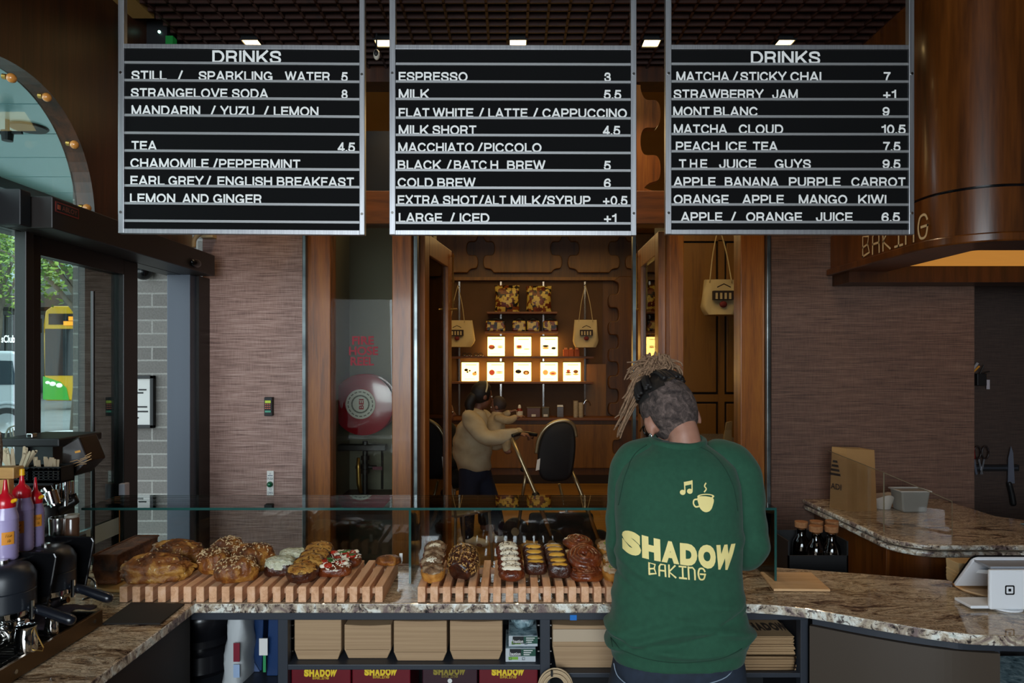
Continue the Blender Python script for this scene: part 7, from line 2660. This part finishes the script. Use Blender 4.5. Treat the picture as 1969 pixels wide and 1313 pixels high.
# soft folds of the cloth
def fold(p):
    x, z = p.x - bx_(1304), p.z
    d = 0
    for zc, sl, cu, w, amp in ((zy(1228), -.06, .8, .012, .026), (zy(1186), .10, -1.3, .013, .026), (zy(1206), .26, .9, .010, -.018), (zy(1154), .24, -.8, .018, .020), (zy(1170), -.30, 1.6, .010, -.014), (zy(1124), -.40, .6, .016, .014), (zy(1094), .45, .2, .018, .012), (zy(1010), .9, 0, .03, .004), (zy(985), -1.1, 0, .03, .004)):
        zz = zc + sl * x + cu * x * x
        d += amp * math.exp(-((z - zz) / w) ** 2) * (.75 + .5 * noise.noise(Vector((x * 6, z * 8, zc * 9))))
    d += .0035 * noise.noise(Vector((x * 9, z * 6, 2))) + .0015 * noise.noise(Vector((x * 22, z * 16, 5)))
    if z < zy(1240) + .012:
        d -= .006 * min(1, (zy(1240) + .012 - z) / .012)
    return d


for v in me.vertices:
    o_ = Vector((v.co.x - bx_(1306), v.co.y - 2.13, 0))
    v.co += o_.normalized() * fold(v.co) * .62 * min(1, max(0, (zy(880) - v.co.z) / .08))
me.update()
M_GREEN = mat('bottle_green_fleece', '1f4a36', .9, var='24523c', vscale=60, sheen=.08, bump=.12, bscale=500)
sweat = O('sweatshirt', me, M_GREEN, bar, smooth=True, fix=False, label='dark green sweatshirt')
cloth_v = [v.co.copy() for v in me.vertices]
cloth_f = [tuple(p.vertices) for p in me.polygons]
for a, b, c in ((SHL, ELL, WRL), (SHR, ELR, WRR)):
    sd = -1 if a is SHL else 1
    sl = MB().limb([a + Vector((-sd * .055, 0, .020)), a + Vector((0, -.004, -.005)), a.lerp(b, .3) + Vector((sd * .010, -.008, 0)), a.lerp(b, .65) + Vector((sd * .006, -.010, 0)), b + Vector((0, -.006, 0)), b.lerp(c, .45), c - (c - b).normalized() * .025], [.066, .068, .066, .063, .060, .054, .040], 26, 10)
    ms = baked(sl, .008, 5)
    for v in ms.vertices:
        p = v.co
        t = (a - b).normalized().dot(p - b) / (a - b).length
        v.co += v.normal * (.0025 * sin(t * 22 + 30 * p.x + 24 * p.y) * (.3 + .7 * max(0, 1 - abs(t - .15) * 2)) + .006 * noise.noise(Vector((p.x * 14, p.y * 10, p.z * 9 + sd))))
    O('sleeve', ms, M_GREEN, sweat, smooth=True, fix=False)
    nv = len(cloth_v)
    cloth_v += [v.co.copy() for v in ms.vertices]
    cloth_f += [tuple(i + nv for i in p.vertices) for p in ms.polygons]
bvh = BVHTree.FromPolygons(cloth_v, cloth_f)


def onback(px, py, off=.0022):
    """the back of the sweatshirt behind this spot of the print"""
    x, z = X(px, 2.0), Z(py, 2.0)
    h = bvh.ray_cast(Vector((x, 1.2, z)), Vector((0, 1, 0)))
    y = (h[0].y if h[0] is not None else 2.0) - off
    return Vector((x, y, z))


# neck rib, raglan seams, hem seam
mb = MB()
nr = [(sin(t), cos(t)) for t in [2 * pi * k / 40 for k in range(41)]]
nc_ = Vector((bx_(1313), 2.168, zy(857)))
mb.tube([(nc_.x + .082 * a, nc_.y + .072 * b, nc_.z + .006 + .012 * b) for a, b in nr], .0105, 10, flat=1.3)
O('neck_rib', mb, M_GREEN, sweat, smooth=True)
M_SEAM = mat('green_seam', '18392a', .9)
for ln in ([(1262, 866), (1240, 880), (1222, 905), (1208, 940), (1200, 985)], [(1366, 868), (1392, 884), (1412, 915), (1424, 950), (1430, 990)], [(1178, 1243), (1215, 1259), (1290, 1268), (1370, 1262), (1426, 1246)]):
    P = spline([onback(a, b, .0005) for a, b in ln], 6)
    mb = MB()
    mb.tube([onback(CX + p.x * F / 2.0, CY - (p.z - EYE) * F / 2.0, .0004) for p in P], .0016, 6)
    O('seam', mb, M_SEAM, sweat, smooth=True)

# the print on the back: lettering, cup and notes in pale yellow
M_PRINT = mat('pale_yellow_print', 'f0dc90', .6)
pr_ = MB()


def dense(mb, draw):
    """draw flat shapes, split them finely, then lay them on the cloth"""
    t = MB()
    draw(t)
    me_ = mesh_of(t)
    bm = bmesh.new()
    bm.from_mesh(me_)
    bmesh.ops.triangulate(bm, faces=bm.faces)
    for _ in range(4):
        lg = [e for e in bm.edges if e.calc_length() > 7]
        if not lg:
            break
        bmesh.ops.subdivide_edges(bm, edges=lg, cuts=1)
        bmesh.ops.triangulate(bm, faces=[f for f in bm.faces if len(f.verts) > 3])
    vs = [onback(v.co.x, -v.co.y) for v in bm.verts]
    bm.verts.index_update()
    mb.add(vs, [tuple(v.index for v in f.verts) for f in bm.faces])
    bm.free()
    bpy.data.meshes.remove(me_)


def flat(u, v):
    px = 1204 + 219 * u
    base = 1067 + 28 * u
    top = 1031 + 24 * u + 5 * sin(pi * u)
    return (px, -(base + (top - base) * v), 0)


dense(pr_, lambda t: shadow(t, flat, 0, 1, 0, 1, None, .085))
dense(pr_, lambda t: baking(t, lambda u, v: (u, v - .082 * (u - 1249), 0), 1249, 1359, -1104, -1083, 3.2))
O('lettering', pr_, M_PRINT, sweat, label='pale yellow SHADOW BAKING lettering', fix=False)
em_ = MB()
ec_ = lambda cx_, cy_, rx, ry, n=28: [(cx_ + rx * cos(2 * pi * k / n), -(cy_ + ry * sin(2 * pi * k / n)), 0) for k in range(n)]


def poly2(t, pts):
    t.add([(a, -b, 0) for a, b in pts], [tuple(range(len(pts)))])


def cup(t):
    body_ = [(1346, 957), (1375, 960), (1373, 976), (1367, 984), (1358, 986), (1350, 981), (1346, 972)]
    poly2(t, s2(body_, 4, True))
    n = 28
    a, b = ec_(1361, 957, 17, 5), ec_(1361, 957, 13, 3)
    t.add(a + b, [(k, (k + 1) % n, n + (k + 1) % n, n + k) for k in range(n)])
    strokes(t, [[(1346, -962), (1338, -963), (1336, -970), (1340, -976), (1347, -975)]], lambda u, v: (u, v, 0), 3.0, None, 4)
    strokes(t, [[(1359, -948), (1363, -943), (1360, -938), (1363, -933)]], lambda u, v: (u, v, 0), 2.6, None, 4)


def notes(t):
    t.add(ec_(1316, 949, 5.5, 4.8), [tuple(range(28))])
    t.add(ec_(1330, 947, 5.5, 4.8), [tuple(range(28))])
    strokes(t, [[(1320.5, -948), (1321, -931)], [(1334.5, -946), (1336, -928)]], lambda u, v: (u, v, 0), 2.4)
    poly2(t, [(1320, 930), (1337, 927), (1336, 934), (1320.5, 937)])


dense(em_, cup)
dense(em_, notes)
O('emblem', em_, M_PRINT, sweat, label='pale yellow coffee cup and music note print', fix=False)

# jeans
jn = MB()
jr = [(1182, 1424, 1256, 2.10, .118), (1176, 1430, 1290, 2.10, .122), (1168, 1438, 1330, 2.10, .128), (1166, 1440, 1370, 2.10, .128)]
jn.loft([ring(a, b, zy(c), y, dd, p=.8) for a, b, c, y, dd in jr])
for s, px in ((-1, 1245), (1, 1365)):
    h0 = Vector((bx_(px), 2.10, .72))
    jn.limb([h0 + Vector((0, 0, .05)), h0 + Vector((s * .005, 0, -.25)), h0 + Vector((s * .01, -.01, -.60))], [.108, .085, .070], 18, 6)
me = baked(jn, .011, 5)
M_JEAN = mat('dark_denim', '1c2430', .85, var='242e3e', vscale=40)
jeans = O('jeans', me, M_JEAN, bar, smooth=True)
mb = MB()
bv2 = BVHTree.FromPolygons([v.co.copy() for v in me.vertices], [tuple(p.vertices) for p in me.polygons])


def onjean(px, py):
    x, z = X(px, 2.0), Z(py, 2.0)
    h = bv2.ray_cast(Vector((x, 1.2, z)), Vector((0, 1, 0)))
    return Vector((x, (h[0].y if h[0] is not None else 2.0) - .001, z))


for ln in ([(1180, 1275), (1188, 1300), (1215, 1325)], [(1345, 1312), (1395, 1300), (1424, 1280)]):
    P = spline([onjean(a, b) for a, b in ln], 5)
    O('pocket_stitching', MB().tube(P, .0014, 5), mat('denim_stitch', '8a98a8', .8), jeans)
shoe = MB()
for s, px in ((-1, 1250), (1, 1362)):
    h0 = Vector((bx_(px) + s * .015, 2.10, 0))
    shoe.limb([h0 + Vector((0, -.05, .05)), h0 + Vector((0, .06, .05)), h0 + Vector((0, .17, .038))], [.048, .048, .036], 14, 5)
    shoe.box(h0.x - .045, h0.x + .045, h0.y - .09, h0.y + .20, 0.0, .02)
O('shoes', baked(shoe, .009, 3), mat('black_shoe', '17171a', .6), bar, smooth=True)

# hair: clipped sides and nape, black top, pale locs tied up
def shell(mb, Mx, r, c, keep, n=44, m=30, amp=0.0, seed=0):
    v, idx, f = [], {}, []
    for i in range(m + 1):
        for j in range(n):
            a, b = pi * i / m, 2 * pi * j / n
            d = Vector((sin(a) * cos(b), sin(a) * sin(b), cos(a)))
            g = 1 + amp * noise.noise(d * 9 + Vector((seed, 0, 0)))
            p = Vector((c[0] + d.x * r[0] * g, c[1] + d.y * r[1] * g, c[2] + d.z * r[2] * g))
            idx[i, j] = len(v)
            v.append(p)
    for i in range(m):
        for j in range(n):
            q = [idx[i, j], idx[i + 1, j], idx[i + 1, (j + 1) % n], idx[i, (j + 1) % n]]
            ce = sum((v[k] for k in q), Vector()) / 4
            if keep(ce):
                f.append(tuple(q))
    mb.add([Mx @ p for p in v], f)


s = 1.02
mb = MB()
shell(mb, Mh, (.083, .104, .110), (0, -.008, .032), lambda p: p.y < .028 and p.z > -.088 and not (abs(p.x) > .066 and p.y > -.035 and p.z < .025) and p.y < .03 - .5 * max(0, -p.z), amp=.012)
M_SHAVE = crust('clipped_hair', '2e2422', '52443f', '7e6a62', 16, .9, .9)
ss = O('clipped_hair', mb, M_SHAVE, bar, smooth=True, fix=False, label='closely clipped greying sides and nape')
ss.modifiers.new('thick', 'SOLIDIFY').thickness = -.004
mb = MB()
shell(mb, Mh, (.088, .110, .122), (0, -.006, .034), lambda p: p.z > .088 - .30 * max(0, p.y) + .10 * max(0, -p.y - .05) - .15 * max(0, -p.x), amp=.05, seed=4)
rnd = random.Random(4)
mb.T = None
for k in range(46):
    a = rnd.uniform(0, 6.28)
    st_ = Vector((.082 * cos(a), -.01 + .09 * sin(a) * .9, .090 + .02 * rnd.random()))
    tip = Vector((-.012 + .012 * cos(a), .0 + .012 * sin(a), .156))
    mid = (st_ + tip) / 2 + Vector((.014 * cos(a), .014 * sin(a), .014))
    mb.tube([Mh @ q for q in spline([st_, mid, tip], 5)], .0075, 6)
O('tied_hair', mb, mat('black_hair', '0f0c0c', .6, var='1c1614', vscale=90), bar, smooth=True, label='black hair drawn up to the crown')
mb = MB()
base = Mh @ Vector((.000, .0, .148))
for k in range(230):
    a = rnd.uniform(0, 6.28)
    sp = rnd.uniform(.2, 1.0)
    e = base + Vector((.0 + .080 * cos(a) * sp, .05 * sin(a) * sp, .012 + .060 * rnd.random() * (1.0 - .3 * abs(cos(a)))))
    if k % 11 == 0:
        e = base + Vector((-.075 - .035 * rnd.random(), .03 * rnd.uniform(-1, 1), -.03 - .13 * rnd.random()))
    mid = base + (e - base) * .5 + Vector((0, 0, .040 * rnd.random() + .012))
    b0_ = base + Vector((.02 * cos(a), .015 * sin(a), -.01))
    jit = lambda: Vector((rnd.uniform(-1, 1), rnd.uniform(-1, 1), rnd.uniform(-1, 1))) * .012
    mid, e = mid + jit(), e + jit()
    mb.tube(spline([b0_, mid, e, e + (e - mid) * .25 + Vector((-.008, 0, -.012)) + jit()], 4), [.0050 * (1 - .55 * (i / 12)) for i in range(13)], 5)
O('loose_locs', mb, mat('pale_brown_locs', '9a7a5e', .85, var='6a503c', vscale=90), bar, smooth=True, label='pale brown ends tied in a loose tuft')
O('hair_tie', MB().tube([base + Vector((.026 * cos(t), .024 * sin(t), -.006)) for t in [2 * pi * k / 20 for k in range(21)]], .006, 7), M_BLACK, bar, smooth=True)
# spectacles and earring
mb = MB()
mb.T = None
for e in (-1, 1):
    mb.tube([Mh @ Vector((e * .084, -.005, .004)), Mh @ Vector((e * .086, .045, .012)), Mh @ Vector((e * .074, .098, .016))], .0028, 6)
    mb.tube([Mh @ Vector((e * .036 + .030 * cos(t), .104 - .012 * abs(cos(t)) * (1 if e * cos(t) > 0 else 0), .010 + .024 * sin(t))) for t in [2 * pi * k / 18 for k in range(19)]], .0026, 6)
O('spectacles', mb, M_GLOSSBLACK, bar, smooth=True)
mb = MB()
for k in range(3):
    c = Vector((-.088, -.002, -.036 - .008 * k))
    mb.tube([Mh @ (c + Vector((-.004, .009 * cos(t), .009 * sin(t)))) for t in [2 * pi * j / 14 for j in range(15)]], .0024, 6)
O('earring', mb, M_CHROME, bar, smooth=True)

# ---- woman across the hall with a baby on her chest, pushing a pram
WD = 6.4


def w_(px, py, d=WD):
    return W(px, py, d)


wb = MB()
wh = w_(927, 762, 6.38)
Mw = Matrix.Translation(wh) @ Matrix.Rotation(radians(-62), 4, 'Z') @ Matrix.Rotation(radians(-10), 4, 'X')
head_parts(wb, Mw, .98)
hipL, hipR = w_(907, 905, 6.46), w_(918, 905, 6.30)
chest = w_(913, 825, 6.40)
wb.limb([w_(917, 795, 6.40), w_(922, 778, 6.39)], [.05, .048], 14, 4)
wb.limb([w_(912, 900), w_(908, 865), chest, w_(914, 797)], [.13, .125, .135, .085], 18, 5)
wa = {}
for nm_, sh_, el_, wr_ in (('far', w_(930, 803, 6.52), w_(948, 850, 6.56), w_(1003, 832, 6.42)), ('near', w_(903, 805, 6.24), w_(936, 842, 6.14), w_(995, 834, 6.18))):
    wb.limb([sh_, sh_.lerp(el_, .5), el_, el_.lerp(wr_, .5), wr_], [.05, .046, .042, .036, .026], 12, 5)
    hand(wb, wr_, (1, 0, -.08), (0, 0, -1), 1 if nm_ == 'near' else -1, .95, .9)
    wa[nm_] = (sh_, el_, wr_)
legs = {'rear': (w_(906, 905, 6.36), w_(898, 975, 6.34), w_(899, 1034, 6.34), w_(924, 1047, 6.30)), 'fore': (w_(920, 905, 6.42), w_(946, 968, 6.46), w_(962, 1028, 6.52), w_(985, 1036, 6.50))}
for a, b, c, e in legs.values():
    wb.limb([a, b, c], [.09, .062, .04], 14, 6)
    wb.limb([c + Vector((0, 0, -.005)), e], [.036, .026], 10, 4)
wom = O('person', baked(wb, .010, 3), M_SKIN2, None, 'woman in a tan jumper carrying a baby and pushing a pram across the hall', 'person', smooth=True)
eyes(wom, Mw, .98)
jb = MB()
jb.limb([w_(911, 886), w_(908, 860), chest, w_(914, 800)], [.172, .185, .172, .105], 26, 6)
for sh_, el_, wr_ in wa.values():
    jb.limb([sh_, sh_.lerp(el_, .5), el_, el_.lerp(wr_, .5), wr_ - Vector((.03, 0, 0))], [.082, .082, .078, .066, .045], 16, 5)
jme = baked(jb, .012, 5)
for v in jme.vertices:
    p = v.co
    v.co += v.normal * (.012 * noise.noise(Vector((p.x * 7, p.y * 7, p.z * 12))) + .006 * sin(p.z * 40 + p.x * 12))
O('jumper', jme, mat('beige_jumper', 'b0a084', .95, var='a08e70', vscale=12), wom, smooth=True, fix=False)
tb2 = MB()
tb2.limb([w_(912, 905), w_(910, 885)], [.150, .142], 20, 5)
for a, b, c, e in legs.values():
    tb2.limb([a, a.lerp(b, .5), b, c + Vector((0, 0, .03))], [.118, .098, .080, .058], 16, 6)
O('trousers', baked(tb2, .012, 5), mat('navy_trousers', '161c30', .9), wom, smooth=True)
sb = MB()
for a, b, c, e in legs.values():
    d = (e - c)
    f0 = Vector((c.x, c.y, max(.045, c.z - .03)))
    sb.limb([f0 + Vector((-.05, 0, 0)), f0 + Vector((.05, -.01, .0)), f0 + Vector((.17, -.03, -.012))], [.045, .046, .034], 14, 5)
O('shoes', baked(sb, .010, 3), mat('cream_trainers', 'cfc4b0', .7), wom, smooth=True)
hb_ = MB()
shell(hb_, Mw, (.084, .106, .108), (0, -.012, .034), lambda p: p.y < .045 + .25 * max(0, p.z - .05) and (p.z > -.075), amp=.04, seed=2)
hb_.limb([Mw @ Vector((0, -.09, -.02)), Mw @ Vector((-.01, -.11, -.09)), Mw @ Vector((0, -.09, -.16))], [.05, .05, .03], 14, 5)
ho = O('hair', hb_, mat('dark_hair', '130d0b', .6), wom, smooth=True)
O('headband', MB().tube([Mw @ Vector((.086 * cos(t), -.01 + .02 * sin(t), .04 + .106 * sin(t))) for t in [pi * k / 16 for k in range(17)]], .008, 6), mat('pale_headband', 'c0b088', .6), wom, smooth=True)

bbm = MB()
bh = w_(958, 782, 6.26)
Mb = Matrix.Translation(bh) @ Matrix.Rotation(radians(70), 4, 'Z') @ Matrix.Rotation(radians(-12), 4, 'X')
head_parts(bbm, Mb, .70)
bbm.limb([w_(956, 796, 6.26), w_(954, 812, 6.25), w_(955, 838, 6.25)], [.05, .072, .07], 16, 5)
bbm.limb([w_(958, 803, 6.18), w_(978, 808, 6.16), w_(994, 802, 6.17)], [.03, .027, .020], 10, 5)
bbm.limb([w_(950, 803, 6.32), w_(968, 800, 6.33), w_(980, 792, 6.32)], [.03, .027, .020], 10, 5)
hand(bbm, w_(994, 802, 6.17), (1, 0, .2), (0, 0, -1), 1, .55, .6)
hand(bbm, w_(980, 792, 6.32), (1, 0, .3), (0, 0, -1), -1, .55, .6)
for dy in (-.05, .05):
    bbm.limb([w_(957, 838, 6.25 + dy), w_(972, 846, 6.22 + dy), w_(974, 866, 6.22 + dy), w_(980, 868, 6.20 + dy)], [.048, .042, .030, .022], 12, 5)
bab = O('baby', baked(bbm, .008, 3), M_SKIN2, None, 'baby in a pale outfit held against the chest of the woman with the pram', 'baby', smooth=True)
eyes(bab, Mb, .70)
bo = MB()
bo.limb([w_(956, 800, 6.26), w_(954, 814, 6.25), w_(955, 838, 6.25)], [.062, .083, .082], 18, 5)
bo.limb([w_(958, 803, 6.18), w_(978, 808, 6.16), w_(990, 803, 6.17)], [.04, .037, .030], 12, 5)
bo.limb([w_(950, 803, 6.32), w_(968, 800, 6.33), w_(977, 794, 6.32)], [.04, .037, .030], 12, 5)
for dy in (-.05, .05):
    bo.limb([w_(957, 838, 6.25 + dy), w_(972, 846, 6.22 + dy), w_(974, 862, 6.22 + dy)], [.058, .052, .040], 12, 5)
O('romper', baked(bo, .009, 5), mat('pale_romper', 'a8906c', .95, var='8c7452', vscale=14), bab, smooth=True)
hb2 = MB()
shell(hb2, Mb, (.058, .072, .074), (0, -.010, .024), lambda p: p.y < .02 and p.z > -.03, amp=.05, seed=6)
O('hair', hb2, mat('baby_hair', '2a1a12', .7), bab, smooth=True)

# pram
pm = E('pram', (X(1065, 6.2), 6.2, 0), 'black pram with silver tubes and a tan edged hood in the doorway', 'pram')
PD = 6.15
M_PTUBE = mat('champagne_tube', 'a89878', .3, .8)
M_PFAB = mat('pram_black_fabric', '17171b', .75)


def p_(px, py, d=PD):
    return W(px, py, d)


seat_ol = s2([(1036, 905), (1034, 870), (1045, 832), (1062, 815), (1085, 810), (1102, 820), (1107, 850), (1104, 890), (1096, 918), (1070, 926), (1045, 922)], 5, True)
for nm_, q0, q1, sc_2, mm in (('seat_shell', 6.06, 6.14, 1.0, M_PFAB), ('hood', 6.14, 6.42, .93, mat('pram_hood_fabric', '1c1c20', .8))):
    cx_, cy_ = 1072, 866
    rings = []
    for k in range(7):
        f = k / 6
        e = sc_2 * (1 - .10 * (2 * f - 1) ** 2 if nm_ == 'seat_shell' else 1 - .25 * f * f)
        rings.append([W(cx_ + (a - cx_) * e, cy_ + (b - cy_) * e, q0 + (q1 - q0) * f) for a, b in seat_ol])
    O(nm_, MB().loft(rings), mm, pm, smooth=50)
O('hood_trim', MB().tube(spline([p_(1031, 872, 6.10), p_(1036, 845, 6.09), p_(1048, 824, 6.08), p_(1066, 812, 6.08), p_(1088, 809, 6.08), p_(1103, 819, 6.09), p_(1108, 840, 6.10)], 6), .018, 10), M_PTUBE, pm, smooth=True)
O('care_label', MB().add([p_(1033, 884, 6.05), p_(1039, 881, 6.05), p_(1037, 903, 6.05), p_(1030, 905, 6.05)], [(0, 1, 2, 3)]), M_PAPER, pm, fix=False)
O('handlebar', MB().tube(spline([p_(985, 838, 6.1), p_(998, 834, 6.15), p_(1010, 833, 6.3), p_(1032, 836, 6.36)], 5), .018, 10), M_BLACK, pm, smooth=True)
for nm_, ln, r_ in (('frame_tube', [(984, 842, 6.10), (1000, 880, 6.06), (1028, 945, 6.0), (1060, 1030, 5.95)], .019), ('frame_tube', [(1094, 895, 6.25), (1110, 930, 6.2), (1128, 975, 6.15), (1150, 1036, 6.1)], .019), ('frame_tube', [(1012, 905, 6.3), (1006, 945, 6.35), (996, 1020, 6.4)], .015), ('frame_tube', [(1075, 930, 6.45), (1090, 985, 6.45), (1105, 1030, 6.5)], .014)):
    o = O(nm_, MB().tube([p_(*q) for q in ln], r_, 10), M_PTUBE, pm, smooth=True)
O('joint', MB().ball(p_(1030, 952, 6.0), .035, 12, 8).ball(p_(1116, 962, 6.18), .035, 12, 8).ball(p_(1006, 902, 6.06), .026, 12, 8), M_BLACK, pm, smooth=True)
bk = [[(1018, 985), (1140, 985), (1146, 1040), (1012, 1040)]]
v = [p_(a, b, d) for d in (6.12, 6.5) for a, b in bk[0]]
O('basket', MB().add(v, [(3, 2, 1, 0), (4, 5, 6, 7), (0, 1, 5, 4), (1, 2, 6, 5), (2, 3, 7, 6), (3, 0, 4, 7)]), M_PFAB, pm, bevel=.03, bseg=3)
for px, d, r_ in ((1062, 5.96, .13), (1152, 6.12, .11), (992, 6.42, .13), (1108, 6.52, .11)):
    c = W(px, 1000, d)
    c.z = r_
    wl = O('wheel', MB().lathe([(0, -.022), (r_ * .75, -.022), (r_ * .97, -.016), (r_, 0), (r_ * .97, .016), (r_ * .75, .022), (0, .022)], c, 28, None, (.25, 1, 0)), mat('pram_tyre', '121214', .7), pm, smooth=40)
    O('hub', MB().lathe([(0, -.03), (r_ * .3, -.03), (r_ * .3, .03), (0, .03)], c, 16, None, (.25, 1, 0)), M_PTUBE, wl)

# metal chairs and a seated customer half hidden by the door
M_CHAIR2 = mat('brushed_chair_metal', '8a8272', .4, .7)
cafe_chair('cafe_chair', 'brushed metal slatted chair behind the left open door', (X(884, 5.9), 5.9, 0), 2.3, M_CHAIR2, 'hall chairs')
cafe_chair('cafe_chair', 'brushed metal chair under the seated person in black', (X(858, 7.0), 7.05, 0), 1.2, M_CHAIR2, 'hall chairs')
pb_ = MB()
sd = 7.0
sx_ = X(856, sd)
Ms = Matrix.Translation((sx_, sd, 1.20)) @ Matrix.Rotation(radians(-90), 4, 'Z')
head_parts(pb_, Ms, .95)
pb_.limb([(sx_, sd, 1.00), (sx_, sd, 1.12)], [.05, .05], 12, 4)
pb_.limb([(sx_ - .02, sd, .54), (sx_ - .01, sd, .75), (sx_, sd, 1.0)], [.13, .13, .10], 16, 5)
for e in (-1, 1):
    pb_.limb([(sx_, sd + e * .15, .98), (sx_ + .03, sd + e * .19, .74), (sx_ + .26, sd + e * .12, .72)], [.045, .04, .027], 12, 5)
    hand(pb_, (sx_ + .26, sd + e * .12, .72), (1, -e * .3, 0), (0, 0, -1), e, .9, .4)
    pb_.limb([(sx_, sd + e * .08, .53), (sx_ + .38, sd + e * .09, .52), (sx_ + .40, sd + e * .09, .08)], [.085, .065, .042], 14, 5)
    pb_.limb([(sx_ + .40, sd + e * .09, .05), (sx_ + .53, sd + e * .10, .035)], [.04, .03], 10, 4)
sp_ = O('person', baked(pb_, .010, 3), M_SKIN2, None, 'seated person in black with white back print, half hidden by the open door', 'person', smooth=True)
eyes(sp_, Ms, .95)
sbm = MB()
sbm.limb([(sx_ - .02, sd, .53), (sx_ - .01, sd, .78), (sx_, sd, 1.0)], [.165, .165, .125], 18, 5)
for e in (-1, 1):
    sbm.limb([(sx_, sd + e * .15, .98), (sx_ + .03, sd + e * .19, .74), (sx_ + .22, sd + e * .13, .72)], [.066, .06, .045], 12, 5)
O('hoodie', baked(sbm, .012, 5), mat('black_hoodie', '0e0e12', .95), sp_, smooth=True)
mb = MB()
for k in range(5):
    strokes(mb, [[(.1 + k * .22, .79), (.16 + k * .22, .87), (.24 + k * .22, .80)]], lambda u, v: (sx_ - .01 + .172 * sin(u), sd - .172 * cos(u), v), .022)
O('print', mb, mat('grey_print', '8a8478', .8), sp_, fix=False)
tb3 = MB()
for e in (-1, 1):
    tb3.limb([(sx_, sd + e * .08, .53), (sx_ + .38, sd + e * .09, .52), (sx_ + .40, sd + e * .09, .12)], [.105, .085, .062], 14, 5)
O('trousers', baked(tb3, .012, 4), mat('black_trousers', '121318', .9), sp_, smooth=True)
sv = MB()
shell(sv, Ms, (.082, .103, .105), (0, -.012, .03), lambda p: p.y < .035 and p.z > -.06, amp=.04)
O('hair', sv, mat('seated_hair', '17100d', .7), sp_, smooth=True)
